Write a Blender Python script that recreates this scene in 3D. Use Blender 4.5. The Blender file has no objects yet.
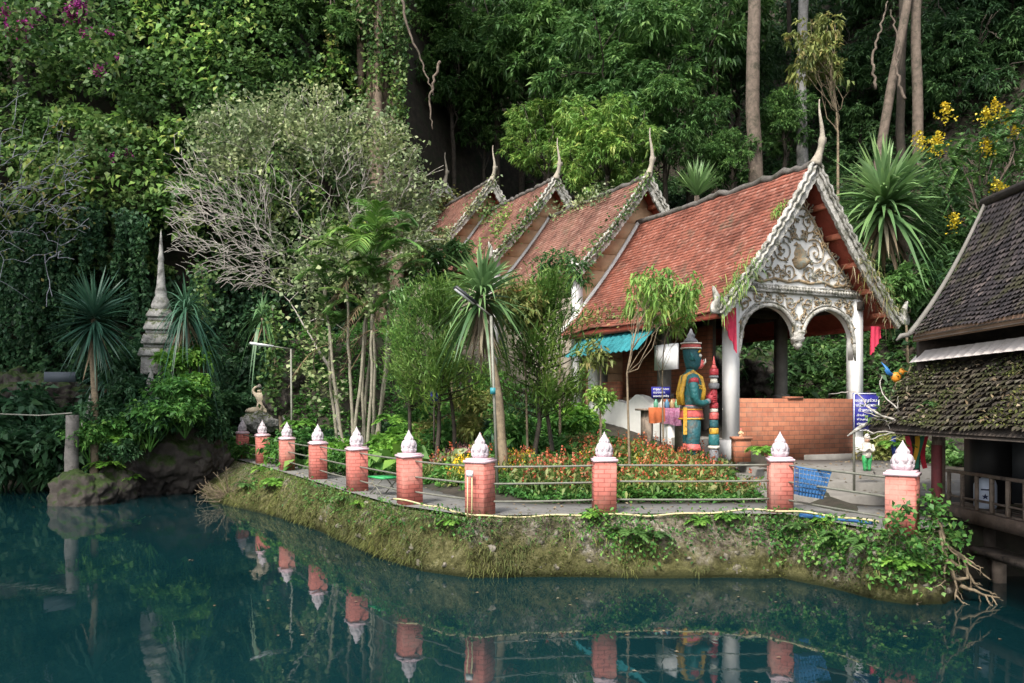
import bpy, math, random
import numpy as np
from mathutils import Vector, Matrix
# ------------------------------------------------------------------ camera, sky, sun, exposure
S = bpy.context.scene
COL = S.collection
F = 853.333                      # focal length in pixels (30 mm lens on a 36 mm sensor, 1024 px wide)
ZC = 2.65                        # eye height above the water
cam = bpy.data.cameras.new('camera'); cam.lens = 30; cam.sensor_width = 36
cam.shift_y = (407 - 341.5) / 1024; cam.clip_end = 500; cam.clip_start = 0.1
co = bpy.data.objects.new('camera', cam); COL.objects.link(co)
co.location = (0, 0, ZC); co.rotation_euler = (math.radians(90), 0, 0); S.camera = co
SUN_EL, SUN_AZ = 50, 206         # the sun stands behind the camera's left shoulder (azimuth clockwise from +Y)
w = bpy.data.worlds.new('World'); S.world = w; w.use_nodes = True
nt = w.node_tree; bg = nt.nodes['Background']
sky = nt.nodes.new('ShaderNodeTexSky'); sky.sky_type = 'NISHITA'; sky.sun_disc = False
sky.sun_elevation = math.radians(SUN_EL); sky.sun_rotation = math.radians(SUN_AZ)
sky.air_density = 1.0; sky.dust_density = 3.0
hs = nt.nodes.new('ShaderNodeHueSaturation'); hs.inputs['Saturation'].default_value = 0.45
nt.links.new(sky.outputs[0], hs.inputs['Color']); nt.links.new(hs.outputs[0], bg.inputs[0])
bg.inputs[1].default_value = 0.15
sl = bpy.data.lights.new('sun', 'SUN'); sl.energy = 2.0; sl.angle = math.radians(10); sl.color = (1, .95, .86)
so = bpy.data.objects.new('sun', sl); COL.objects.link(so)
_a, _e = math.radians(SUN_AZ), math.radians(SUN_EL)
_sd = Vector((math.sin(_a) * math.cos(_e), math.cos(_a) * math.cos(_e), math.sin(_e)))
so.rotation_euler = _sd.to_track_quat('Z', 'Y').to_euler()
S.view_settings.view_transform = 'Standard'; S.view_settings.look = 'None'
S.view_settings.exposure = 1.27; S.view_settings.gamma = 1
S.render.engine = 'CYCLES'
S.cycles.max_bounces = 6; S.cycles.diffuse_bounces = 3; S.cycles.glossy_bounces = 3
S.cycles.transmission_bounces = 3; S.cycles.caustics_reflective = False

# ------------------------------------------------------------------ helpers
R = np.random.default_rng(11)
random.seed(11)
def A(*x): return np.array(x, float)
def W(px, py, Y): return A((px - 512) / F * Y, Y, ZC + (407 - py) * Y / F)      # a point from picture column/row and depth
def G(px, py, z=0.): Y = F * (ZC - z) / (py - 407); return A((px - 512) / F * Y, Y, z)
def nrm(v): return v / (np.linalg.norm(v, axis=-1, keepdims=True) + 1e-9)
def _h(i, j, k, s):
    x = np.sin(i * 127.1 + j * 311.7 + k * 74.7 + s * 19.19) * 43758.5453
    return x - np.floor(x)
def vn(P, sc, seed=0):                                       # value noise 0..1
    Q = np.asarray(P, float) * sc; I = np.floor(Q); f = Q - I; f = f * f * (3 - 2 * f); o = 0
    for a in (0, 1):
        for b in (0, 1):
            for c in (0, 1):
                wt = (f[:, 0] if a else 1 - f[:, 0]) * (f[:, 1] if b else 1 - f[:, 1]) * (f[:, 2] if c else 1 - f[:, 2])
                o = o + wt * _h(I[:, 0] + a, I[:, 1] + b, I[:, 2] + c, seed)
    return o
def fbm(P, sc, seed=0, n=4):
    o, a, t = 0, .5, 0
    for i in range(n): o = o + a * vn(P, sc * 2 ** i, seed + i); t += a; a *= .5
    return o / t

class M:                                                     # collects faces; build() links them as ONE mesh object
    def __init__(s): s.V = []; s.L = []; s.T = []; s.MI = []; s.SH = []; s.n = 0
    def add(s, V, Fc, mi=0, sh=None):
        V = np.asarray(V, float).reshape(-1, 3)
        if isinstance(Fc, np.ndarray):
            k, m = Fc.shape; s.L.append((Fc + s.n).ravel()); s.T.append(np.full(k, m))
        else:
            k = len(Fc); s.L.append(np.concatenate([np.asarray(f) for f in Fc]) + s.n); s.T.append(np.array([len(f) for f in Fc]))
        s.MI.append(np.full(k, mi)); s.SH.append(np.full(k, .5) if sh is None else np.broadcast_to(np.asarray(sh, float), (k,)))
        s.V.append(V); s.n += len(V); return s
    def box(s, c, d, rz=0, mi=0, ax=None, sh=None):
        c = A(*c); d = A(*d) / 2
        q = np.array([[x, y, z] for z in (-1, 1) for y in (-1, 1) for x in (-1, 1)], float) * d
        if ax is not None: q = q @ np.array(ax)
        elif rz: cs, sn = math.cos(rz), math.sin(rz); q = q @ np.array([[cs, sn, 0], [-sn, cs, 0], [0, 0, 1]])
        return s.add(q + c, np.array([[0, 2, 3, 1], [4, 5, 7, 6], [0, 1, 5, 4], [2, 6, 7, 3], [0, 4, 6, 2], [1, 3, 7, 5]]), mi, sh)
    def tube(s, P, r, n=8, mi=0, sh=None, sq=1.0):
        P = np.asarray(P, float); k = len(P); r = np.broadcast_to(np.asarray(r, float), (k,))
        T = nrm(np.gradient(P, axis=0)); u = np.cross(T[0], (0, 0, 1))
        if np.linalg.norm(u) < .05: u = np.cross(T[0], (0, 1, 0))
        u = nrm(u); a = np.arange(n) * 2 * math.pi / n; V = []
        for i in range(k):
            u = nrm(u - T[i] * (u @ T[i])); b = np.cross(T[i], u)
            V.append(P[i] + r[i] * (np.cos(a)[:, None] * u + sq * np.sin(a)[:, None] * b))
        V = np.concatenate(V); i = np.arange(k - 1)[:, None] * n; j = np.arange(n)[None]; j2 = (j + 1) % n
        Q = np.stack([i + j, i + j2, i + n + j2, i + n + j], -1).reshape(-1, 4)
        s.add(V, Q, mi, sh); s.n -= len(V); o = s.n; s.n += len(V)
        s.V.append(np.zeros((0, 3)))
        cap = np.array([list(range(n - 1, -1, -1)), [(k - 1) * n + x for x in range(n)]])
        s.L.append((cap + o).ravel()); s.T.append(np.full(2, n)); s.MI.append(np.full(2, mi)); s.SH.append(np.full(2, .5 if sh is None else sh)); return s
    def lathe(s, prof, c=(0, 0, 0), n=24, mi=0, sx=1, sy=1, mod=None, rot=0):
        a = np.arange(n) * 2 * math.pi / n + rot; V = []
        for r, z in prof:
            rr = r * (1 if mod is None else mod(a, z)); V.append(np.stack([rr * np.cos(a) * sx, rr * np.sin(a) * sy, np.full(n, z)], -1))
        k = len(prof); V = np.concatenate(V) + A(*c); i = np.arange(k - 1)[:, None] * n; j = np.arange(n)[None]; j2 = (j + 1) % n
        Fc = [list(q) for q in np.stack([i + j, i + j2, i + n + j2, i + n + j], -1).reshape(-1, 4)]
        Fc.append(list(range(n - 1, -1, -1))); Fc.append([(k - 1) * n + x for x in range(n)])
        return s.add(V, Fc, mi)
    def loft(s, secs, n=16, mi=0):                            # secs: (cx, cy, cz, rx, ry) ellipses stacked upwards
        a = np.arange(n) * 2 * math.pi / n
        V = np.concatenate([np.stack([c[0] + c[3] * np.cos(a), c[1] + c[4] * np.sin(a), np.full(n, c[2])], -1) for c in secs]); k = len(secs)
        i = np.arange(k - 1)[:, None] * n; j = np.arange(n)[None]; j2 = (j + 1) % n
        Fc = [list(q) for q in np.stack([i + j, i + j2, i + n + j2, i + n + j], -1).reshape(-1, 4)]
        Fc.append(list(range(n - 1, -1, -1))); Fc.append([(k - 1) * n + x for x in range(n)]); return s.add(V, Fc, mi)
    def grid(s, V, mi=0, sh=None):                            # V (a,b,3)
        a, b, _ = V.shape; i = np.arange(a - 1)[:, None] * b; j = np.arange(b - 1)[None]
        return s.add(V.reshape(-1, 3), np.stack([i + j, i + j + 1, i + b + j + 1, i + b + j], -1).reshape(-1, 4), mi, sh)
    def segs(s, P0, P1, r0, r1, n=4, mi=0, sh=None):          # many straight branch pieces at once
        P0 = np.asarray(P0, float); P1 = np.asarray(P1, float); m = len(P0); T = nrm(P1 - P0)
        u = nrm(np.cross(T, A(.31, .73, .61))); b = np.cross(T, u); a = np.arange(n) * 2 * math.pi / n
        ring = np.cos(a)[None, :, None] * u[:, None] + np.sin(a)[None, :, None] * b[:, None]
        V = np.concatenate([P0[:, None] + ring * np.asarray(r0)[:, None, None], P1[:, None] + ring * np.asarray(r1)[:, None, None]], 1)
        j = np.arange(n); q = np.stack([j, (j + 1) % n, n + (j + 1) % n, n + j], -1)
        return s.add(V.reshape(-1, 3), (np.arange(m)[:, None, None] * 2 * n + q).reshape(-1, 4), mi, None if sh is None else np.repeat(sh, n))
    def leaves(s, P, D, L, Wd, droop=.15, sh=None, mi=0, tilt=.5):
        P = np.asarray(P, float); m = len(P); D = nrm(D); L = np.broadcast_to(np.asarray(L, float), (m,))[:, None]; Wd = np.broadcast_to(np.asarray(Wd, float), (m,))[:, None]
        up = nrm(A(0, 0, 1) + tilt * R.normal(size=(m, 3))); Sd = nrm(np.cross(D, up)); Nn = np.cross(Sd, D); dz = A(0, 0, -1) * droop * L
        V = np.stack([P, P + D * L * .42 + Sd * Wd / 2 + Nn * Wd * .12, P + D * L + dz, P + D * L * .42 - Sd * Wd / 2 + Nn * Wd * .12], 1)
        return s.add(V.reshape(-1, 3), np.arange(m * 4).reshape(m, 4), mi, R.random(m) if sh is None else sh)
    def ribbons(s, P, D, L, Wd, bend=.4, k=4, sh=None, mi=0, fold=0., base=.5):
        P = np.asarray(P, float); m = len(P); D = nrm(D); L = np.broadcast_to(np.asarray(L, float), (m,)); Wd = np.broadcast_to(np.asarray(Wd, float), (m,)); bend = np.broadcast_to(np.asarray(bend, float), (m,))
        Sd = np.cross(D, nrm(A(0, 0, 1) + .25 * R.normal(size=(m, 3)))); Sd = nrm(Sd); V = []
        for t in np.linspace(0, 1, k + 1):
            c = P + D * (L * t)[:, None] + A(0, 0, -1) * (bend * L * t * t)[:, None]
            ww = (Wd * (base + (1 - base) * min(1, t * 3)) * (1 - t ** 2.2) * .5 + .001)[:, None]
            V += [c - Sd * ww, c + Sd * ww]
        V = np.stack(V, 1); q = np.array([[2 * i, 2 * i + 1, 2 * i + 3, 2 * i + 2] for i in range(k)])
        sh = R.random(m) if sh is None else sh
        return s.add(V.reshape(-1, 3), (np.arange(m)[:, None, None] * (2 * k + 2) + q).reshape(-1, 4), mi, np.repeat(sh, k))
    def build(s, name, mats, parent=None, org=(0, 0, 0), smooth=False):
        me = bpy.data.meshes.new(name); V = np.concatenate(s.V); L = np.concatenate(s.L); T = np.concatenate(s.T)
        o = A(*org)
        if parent is not None:
            p = parent; o = np.zeros(3)
            while p is not None: o = o + np.array(p.location); p = p.parent
        V = V - o
        me.vertices.add(len(V)); me.vertices.foreach_set('co', V.astype('f').ravel())
        me.loops.add(len(L)); me.loops.foreach_set('vertex_index', L.astype('i'))
        me.polygons.add(len(T)); st = np.concatenate([[0], np.cumsum(T)[:-1]])
        me.polygons.foreach_set('loop_start', st.astype('i')); me.polygons.foreach_set('loop_total', T.astype('i'))
        me.polygons.foreach_set('material_index', np.concatenate(s.MI).astype('i'))
        if smooth: me.polygons.foreach_set('use_smooth', np.ones(len(T), bool))
        at = me.attributes.new('sh', 'FLOAT', 'FACE'); at.data.foreach_set('value', np.concatenate(s.SH).astype('f'))
        for m in (mats if isinstance(mats, (list, tuple)) else [mats]): me.materials.append(m)
        me.update(calc_edges=True)
        ob = bpy.data.objects.new(name, me); COL.objects.link(ob)
        if parent is not None: ob.parent = parent
        else: ob.location = o
        return ob

def tag(o, label, cat, group=None, kind=None):
    o['label'] = label; o['category'] = cat
    if group: o['group'] = group
    if kind: o['kind'] = kind
    return o
def thing(name, label, cat, loc=(0, 0, 0), group=None):
    o = bpy.data.objects.new(name, None); COL.objects.link(o); o.location = tuple(loc); o.empty_display_size = .2
    return tag(o, label, cat, group)
def dup(root, loc, rz=0, sc=1, label=None):                    # a copy of a thing with copies of its parts and sub-parts
    r = root.copy(); COL.objects.link(r); r.location = tuple(loc); r.rotation_euler = (0, 0, rz); r.scale = (sc, sc, sc) if np.isscalar(sc) else sc
    if label: r['label'] = label
    for ch in list(root.children):
        c = ch.copy(); COL.objects.link(c); c.parent = r
        for g in list(ch.children): d = g.copy(); COL.objects.link(d); d.parent = c
    return r
def struct(name, mb, mat, smooth=False): o = mb.build(name, mat, smooth=smooth); o['kind'] = 'structure'; return o

# ------------------------------------------------------------------ materials
MATS = {}
def mk(name):
    m = bpy.data.materials.new(name); m.use_nodes = True; t = m.node_tree
    return m, t, t.nodes['Principled BSDF'], t.nodes['Material Output']
def ramp(t, src, stops, interp='LINEAR'):
    n = t.nodes.new('ShaderNodeValToRGB'); e = n.color_ramp.elements; n.color_ramp.interpolation = interp
    while len(e) < len(stops): e.new(.5)
    for x, (p, c) in zip(e, stops): x.position = p; x.color = (*c, 1) if len(c) == 3 else c
    t.links.new(src, n.inputs[0]); return n.outputs[0]
def noise(t, sc, det=5, rough=.6, co=None, dist=0):
    n = t.nodes.new('ShaderNodeTexNoise'); n.inputs['Scale'].default_value = sc; n.inputs['Detail'].default_value = det
    n.inputs['Roughness'].default_value = rough; n.inputs['Distortion'].default_value = dist
    if co is None: co = coords(t)
    t.links.new(co, n.inputs['Vector']); return n.outputs[0]
def coords(t, kind='Object'):
    for n in t.nodes:
        if n.bl_idname == 'ShaderNodeTexCoord': return n.outputs[kind]
    return t.nodes.new('ShaderNodeTexCoord').outputs[kind]
def wpos(t): return t.nodes.new('ShaderNodeNewGeometry').outputs['Position']
def mix(t, f, a, b, mode='MIX'):
    n = t.nodes.new('ShaderNodeMix'); n.data_type = 'RGBA'; n.blend_type = mode
    for k, v in ((0, f), (6, a), (7, b)):
        if hasattr(v, 'is_output'): t.links.new(v, n.inputs[k])
        else: n.inputs[k].default_value = v if k == 0 else (*v, 1)
    return n.outputs[2]
def mathn(t, op, a, b=0.):
    n = t.nodes.new('ShaderNodeMath'); n.operation = op
    for k, v in ((0, a), (1, b)):
        if hasattr(v, 'is_output'): t.links.new(v, n.inputs[k])
        else: n.inputs[k].default_value = v
    return n.outputs[0]
def bump(t, p, h, st=.4, d=.02):
    n = t.nodes.new('ShaderNodeBump'); n.inputs['Strength'].default_value = st; n.inputs['Distance'].default_value = d
    t.links.new(h, n.inputs['Height']); t.links.new(n.outputs[0], p.inputs['Normal'])
def attr(t, name='sh'):
    n = t.nodes.new('ShaderNodeAttribute'); n.attribute_name = name; return n.outputs['Fac']
def foliage(name, cs, tr=.36, rough=.5, gain=1.75, sat=.95):     # each leaf takes its own colour from the ramp
    cs = [tuple(gain * (sat * x + (1 - sat) * (.3 * q[0] + .6 * q[1] + .1 * q[2])) for x in q) for q in cs]
    m, t, p, o = mk(name); k = len(cs)
    c = ramp(t, attr(t), [(i / (k - 1), q) for i, q in enumerate(cs)])
    big = noise(t, .55, 2, .5, wpos(t)); c = mix(t, 1., c, ramp(t, big, [(.35, (.72, .78, .8)), (.65, (1.2, 1.15, 1.0))]), 'MULTIPLY')
    t.links.new(c, p.inputs['Base Color']); p.inputs['Roughness'].default_value = rough; p.inputs['Specular IOR Level'].default_value = .35
    b = t.nodes.new('ShaderNodeBsdfTranslucent'); t.links.new(c, b.inputs[0]); s = t.nodes.new('ShaderNodeMixShader'); s.inputs[0].default_value = tr
    t.links.new(p.outputs[0], s.inputs[1]); t.links.new(b.outputs[0], s.inputs[2]); t.links.new(s.outputs[0], o.inputs[0]); return m
def plain(name, c, rough=.6, var=.25, sc=6, dirt=None, damt=.55, bmp=.15, metal=0, bsc=None, spec=.4):
    m, t, p, o = mk(name); n = noise(t, sc, 6, .65)
    lo = tuple(x * (1 - var) for x in c); hi = tuple(min(1, x * (1 + var)) for x in c)
    col = ramp(t, n, [(.3, lo), (.7, hi)])
    if dirt is not None:
        n2 = noise(t, sc * .45, 8, .75, wpos(t), .6); f = ramp(t, n2, [(damt, (0, 0, 0)), (min(1, damt + .14), (1, 1, 1))]); col = mix(t, f, col, dirt)
    t.links.new(col, p.inputs['Base Color']); p.inputs['Roughness'].default_value = rough; p.inputs['Metallic'].default_value = metal; p.inputs['Specular IOR Level'].default_value = spec
    if bmp: bump(t, p, noise(t, bsc or sc * 4, 6, .7), bmp, .02)
    return m
def mossy(name, stone, dark, moss, up=.45, sc=1.2, bmp=.8, amt=.5):   # rock with stains, and moss where it faces up or stays damp
    m, t, p, o = mk(name); w_ = wpos(t); n1 = noise(t, sc, 8, .7, w_, .4); n2 = noise(t, sc * 3.1, 8, .7, w_)
    col = ramp(t, n1, [(.32, dark), (.52, stone), (.72, tuple(x * 1.35 for x in stone))])
    g = t.nodes.new('ShaderNodeNewGeometry'); sp = t.nodes.new('ShaderNodeSeparateXYZ'); t.links.new(g.outputs['Normal'], sp.inputs[0])
    f = mathn(t, 'ADD', mathn(t, 'MULTIPLY', sp.outputs[2], up), n2); f = ramp(t, f, [(amt, (0, 0, 0)), (amt + .16, (1, 1, 1))])
    mc = ramp(t, noise(t, sc * 9, 6, .7, w_), [(.3, tuple(x * .5 for x in moss)), (.7, tuple(x * 1.4 for x in moss))])
    t.links.new(mix(t, f, col, mc), p.inputs['Base Color']); p.inputs['Roughness'].default_value = .85; p.inputs['Specular IOR Level'].default_value = .2
    bump(t, p, noise(t, sc * 6, 10, .75, w_), bmp, .06); return m

m_soil = plain('forest soil', (.035, .028, .02), .95, .5, 3, (.02, .03, .012), .5, .6)  # soil coloured near black to put deep forest shade into the gaps
m_path = plain('worn concrete path', (.17, .165, .155), .9, .2, 2.2, (.09, .085, .07), .55, .3)
m_conc = plain('grey concrete', (.15, .14, .125), .9, .25, 3, (.1, .1, .08), .55, .3)
m_rock = mossy('mossy rock', (.062, .053, .046), (.022, .02, .018), (.03, .05, .012), .35, 1.3, 1., .58)
m_stone = mossy('weathered stupa stone', (.33, .32, .30), (.06, .06, .055), (.08, .1, .03), .3, 2.8, .8, .62)
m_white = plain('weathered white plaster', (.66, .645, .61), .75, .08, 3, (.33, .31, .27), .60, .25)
m_whitecol = plain('white painted column', (.60, .59, .57), .75, .08, 2, (.34, .31, .27), .57, .2)
m_trim = plain('grey white stucco trim', (.45, .43, .39), .9, .35, 9, (.10, .10, .07), .46, .9)
m_bronze = plain('antique gold relief', (.27, .19, .105), .75, .45, 14, (.2, .22, .19), .47, .4)
m_tan = plain('tan timber boarding', (.6, .375, .22), .75, .22, 2.5, (.25, .15, .09), .6, .2)
m_redwood = plain('red painted timber', (.30, .065, .04), .7, .3, 4, (.12, .03, .02), .58, .2)
m_purlin = plain('salmon painted timber', (.52, .17, .1), .7, .2, 5, (.28, .1, .06), .6, .2)
m_dkwood = plain('dark old wood', (.055, .042, .033), .85, .4, 5, (.02, .017, .014), .5, .4)
m_wood = plain('grey weathered wood', (.27, .21, .165), .85, .35, 6, (.07, .055, .045), .52, .5)
m_pipe = plain('dull metal pipe', (.19, .19, .155), .55, .25, 8, (.12, .09, .05), .6, .1, .3)
m_pvc = plain('yellowed plastic pipe', (.52, .45, .25), .5, .2, 3, (.25, .22, .12), .6, .1)
m_pink = plain('pink cap paint', (.66, .48, .52), .7, .12, 6, (.42, .28, .27), .6, .2)
m_lotus = plain('white lotus paint', (.50, .44, .465), .75, .12, 9, (.34, .27, .28), .56, .3)
m_pale = plain('pale tree bark', (.35, .32, .285), .85, .35, 7, (.13, .13, .1), .52, .4)
m_bark = plain('brown tree bark', (.13, .10, .078), .9, .4, 6, (.05, .045, .03), .5, .6)
m_barkg = plain('grey tree bark', (.17, .165, .16), .9, .35, 5, (.07, .075, .06), .5, .5)
m_dbark = plain('dark tree bark', (.05, .04, .03), .9, .4, 6, (.02, .02, .015), .5, .5)
m_dry = plain('dry stems', (.20, .155, .10), .9, .35, 8, (.08, .06, .04), .5, .2)
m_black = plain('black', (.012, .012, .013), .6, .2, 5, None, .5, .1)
m_blue = plain('navy sign enamel', (.022, .022, .20), .4, .1, 4, (.018, .018, .12), .68, 0)
m_signw = plain('white sign paint', (.8, .8, .8), .5, .05, 4, None, .5, 0)
m_teal = plain('turquoise sheet metal', (.03, .20, .225), .5, .2, 4, (.03, .14, .15), .58, .1)
m_gut = plain('pale corrugated sheet', (.52, .47, .44), .7, .15, 4, (.25, .2, .17), .56, .2)
m_brick2 = None
def brickmat(name, c1, c2, mort, bw, rh, swap=0, off=.5, stain=(.45, .3, .25)):
    m, t, p, o = mk(name); uvn = t.nodes.new('ShaderNodeAttribute'); uvn.attribute_name = 'uvw'
    b = t.nodes.new('ShaderNodeTexBrick'); b.inputs['Scale'].default_value = 1; b.inputs['Brick Width'].default_value = bw; b.inputs['Row Height'].default_value = rh
    b.inputs['Mortar Size'].default_value = .008; b.inputs['Color1'].default_value = (*c1, 1); b.inputs['Color2'].default_value = (*c2, 1); b.inputs['Mortar'].default_value = (*mort, 1); b.offset = off
    t.links.new(uvn.outputs['Vector'], b.inputs['Vector']); f = ramp(t, noise(t, 1.3, 8, .7, wpos(t)), [(.5, (0, 0, 0)), (.66, (1, 1, 1))])
    c = mix(t, mathn(t, 'MULTIPLY', f, .65), b.outputs[0], stain); c = mix(t, .5, c, ramp(t, noise(t, 7, 4, .6, wpos(t)), [(.3, (.6, .6, .6)), (.7, (1.25, 1.25, 1.25))]), 'MULTIPLY')
    t.links.new(c, p.inputs['Base Color']); p.inputs['Roughness'].default_value = .85; bump(t, p, b.outputs['Fac'], -.6, .01); return m
def set_uvw(o, f):                                            # surface coordinates for brickwork, from the object's own vertices
    me = o.data; n = len(me.vertices); c = np.zeros(n * 3, 'f'); me.vertices.foreach_get('co', c); c = c.reshape(-1, 3)
    at = me.attributes.new('uvw', 'FLOAT_VECTOR', 'POINT'); at.data.foreach_set('vector', np.ascontiguousarray(f(c), dtype='f').ravel())
m_brick = brickmat('terracotta brick', (.30, .10, .052), (.39, .145, .075), (.13, .075, .05), .34, .115, stain=(.24, .13, .085))
def tilemat(name, stops, moss, m0, m1, sc=.9):
    m, t, p, o = mk(name); c = ramp(t, attr(t), stops); w_ = wpos(t)
    n = noise(t, sc, 9, .72, w_, .5); f = ramp(t, n, [(m0, (0, 0, 0)), (m1, (1, 1, 1))]); mm = ramp(t, noise(t, 6, 6, .7, w_), [(.3, tuple(x * .5 for x in moss)), (.7, tuple(x * 1.6 for x in moss))])
    c = mix(t, .85, c, ramp(t, noise(t, 1.0, 8, .7, w_), [(.36, (.36, .36, .36)), (.5, (.92, .92, .92)), (.68, (1.25, 1.2, 1.16))]), 'MULTIPLY')
    t.links.new(mix(t, f, c, mm), p.inputs['Base Color']); p.inputs['Roughness'].default_value = .85; p.inputs['Specular IOR Level'].default_value = .25
    bump(t, p, noise(t, 25, 6, .7, w_), .35, .02); return m
m_tile = tilemat('red clay tile', [(0, (.21, .085, .062)), (.4, (.27, .09, .06)), (.85, (.315, .12, .085)), (1, (.36, .17, .13))], (.10, .085, .06), .55, .70)
m_tile2 = tilemat('weathered clay tile', [(0, (.23, .11, .085)), (.4, (.30, .145, .11)), (.85, (.345, .18, .14)), (1, (.4, .25, .2))], (.11, .1, .06), .54, .74)
m_tile3 = tilemat('mossy dark tile', [(0, (.018, .015, .017)), (.5, (.035, .029, .031)), (.9, (.058, .047, .048)), (1, (.10, .08, .075))], (.035, .034, .014), .50, .64, 1.6)
m_tile4 = tilemat('moss covered tile', [(0, (.022, .018, .014)), (.5, (.045, .036, .027)), (.9, (.08, .066, .05)), (1, (.15, .135, .11))], (.04, .042, .014), .46, .60, 2.6)

# foliage palettes
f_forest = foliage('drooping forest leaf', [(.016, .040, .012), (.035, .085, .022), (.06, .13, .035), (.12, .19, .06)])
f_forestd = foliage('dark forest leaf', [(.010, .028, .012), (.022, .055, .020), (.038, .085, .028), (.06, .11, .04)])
f_bright = foliage('yellow green leaf', [(.04, .09, .02), (.08, .17, .03), (.14, .23, .05), (.24, .27, .07)])
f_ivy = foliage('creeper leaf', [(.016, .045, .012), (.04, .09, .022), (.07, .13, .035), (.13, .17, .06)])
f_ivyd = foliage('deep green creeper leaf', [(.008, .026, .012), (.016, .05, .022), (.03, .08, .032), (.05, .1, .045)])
f_grey = foliage('pale grey green leaf', [(.08, .12, .04), (.14, .2, .07), (.2, .265, .11), (.28, .31, .16)], .3, .5, 1.35, .8)
f_olive = foliage('olive leaf', [(.05, .07, .02), (.1, .13, .035), (.16, .17, .05), (.22, .16, .07)])
f_palm = foliage('palm frond', [(.025, .065, .018), (.055, .13, .03), (.1, .19, .045), (.17, .23, .06)], .3, .4)
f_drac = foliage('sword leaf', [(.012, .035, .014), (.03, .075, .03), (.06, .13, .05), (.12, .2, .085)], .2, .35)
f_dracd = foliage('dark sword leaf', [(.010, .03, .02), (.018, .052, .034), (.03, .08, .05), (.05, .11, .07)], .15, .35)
f_conif = foliage('juniper spray', [(.025, .06, .012), (.05, .105, .018), (.085, .15, .028), (.13, .16, .05)])
f_grass = foliage('grass blade', [(.03, .06, .012), (.06, .115, .022), (.1, .15, .035), (.17, .16, .06)])
f_lush = foliage('lush ground leaf', [(.018, .06, .012), (.035, .11, .022), (.06, .16, .03), (.12, .2, .05)])
f_fern = foliage('fern frond', [(.03, .09, .012), (.07, .17, .02), (.12, .25, .035), (.18, .28, .05)])
f_dead = foliage('withered leaf', [(.1, .07, .045), (.17, .12, .075), (.25, .19, .13), (.3, .26, .19)], .15, .8, 1., 1.)
f_orange = foliage('orange red petal', [(.36, .07, .035), (.44, .11, .05), (.5, .17, .08), (.34, .09, .06)], .25, .5, 1., 1.)
f_pinkp = foliage('pink petal', [(.36, .1, .14), (.48, .22, .25), (.55, .42, .4), (.3, .07, .1)], .25, .5, 1., 1.)
f_yellow = foliage('yellow petal', [(.6, .42, .02), (.7, .52, .03), (.75, .6, .08), (.58, .38, .02)], .25, .5, 1., 1.)
f_magenta = foliage('magenta bract', [(.28, .02, .2), (.42, .04, .3), (.55, .1, .42), (.3, .03, .22)], .25, .5, 1., 1.)
f_agave = foliage('broad sword leaf', [(.03, .07, .025), (.07, .13, .045), (.12, .2, .075), (.2, .27, .13)], .2, .35, 1.75)
f_moss = foliage('olive moss', [(.025, .034, .01), (.055, .07, .018), (.095, .112, .03), (.16, .16, .05)], .2, .8, 1.1, 1.)
# ------------------------------------------------------------------ ground plan
PILLARS = [(-9.1, 28.8), (-7.65, 26.2), (-6.2, 23.5), (-4.66, 20.5), (-3.2, 17.65), (-1.82, 15.2), (-.51, 13.7), (1.51, 14.0), (4.43, 14.1), (5.44, 11.9)]
PL = np.array(PILLARS)
def offs(P, d):                                              # move a polyline sideways (positive = towards the water)
    T = nrm(np.gradient(P, axis=0)); Nn = np.stack([T[:, 1], -T[:, 0]], -1)
    return P - Nn * d if (Nn[0] @ A(-1, -1)) < 0 else P + Nn * d
def resamp(P, n):
    L = np.concatenate([[0], np.cumsum(np.linalg.norm(np.diff(P, axis=0), axis=1))]); t = np.linspace(0, L[-1], n)
    return np.stack([np.interp(t, L, P[:, k]) for k in range(P.shape[1])], -1)
EDGE = np.array([(-9.75, 28.9), (-9.4, 28.3), (-7.95, 25.9), (-6.5, 23.2), (-4.95, 20.25), (-3.5, 17.4), (-2.12, 14.95), (-1.3, 13.85), (-.6, 13.38), (.4, 13.5), (1.45, 13.7), (3.4, 13.78), (4.45, 13.55), (5.1, 11.85), (5.35, 11.6), (5.75, 11.62), (6.2, 12.15)])
SHORE = np.array([G(x, y)[:2] for x, y in [(208, 496), (222, 505), (240, 509), (272, 516), (310, 528), (350, 541), (400, 556), (450, 567), (500, 574), (560, 577), (640, 579), (700, 578), (760, 578), (810, 583), (860, 592), (905, 600), (938, 600)]] + [(6.3, 12.0)])
EX, EY = EDGE[:, 0], EDGE[:, 1]
EXe = np.concatenate([[-90, -24, -21, -19.6, -14, -10.6], EX, [7.6, 9, 90]]); EYe = np.concatenate([[4, 11, 16, 27.8, 28.6, 28.8], EY, [12.6, 12.6, 12.6]])  # left bank carried out of view to hold the added shade trees
U = A(-.435, .9); Vv = A(.9, .435); C0 = A(7.44, 20.86)
def P(t, s, z): q = C0 + t * U + s * Vv; return A(q[0], q[1], z)
AX = [[.9, .435, 0], [-.435, .9, 0], [0, 0, 1]]
def sstep(x, a, b): x = np.clip((x - a) / (b - a), 0, 1); return x * x * (3 - 2 * x)
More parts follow.
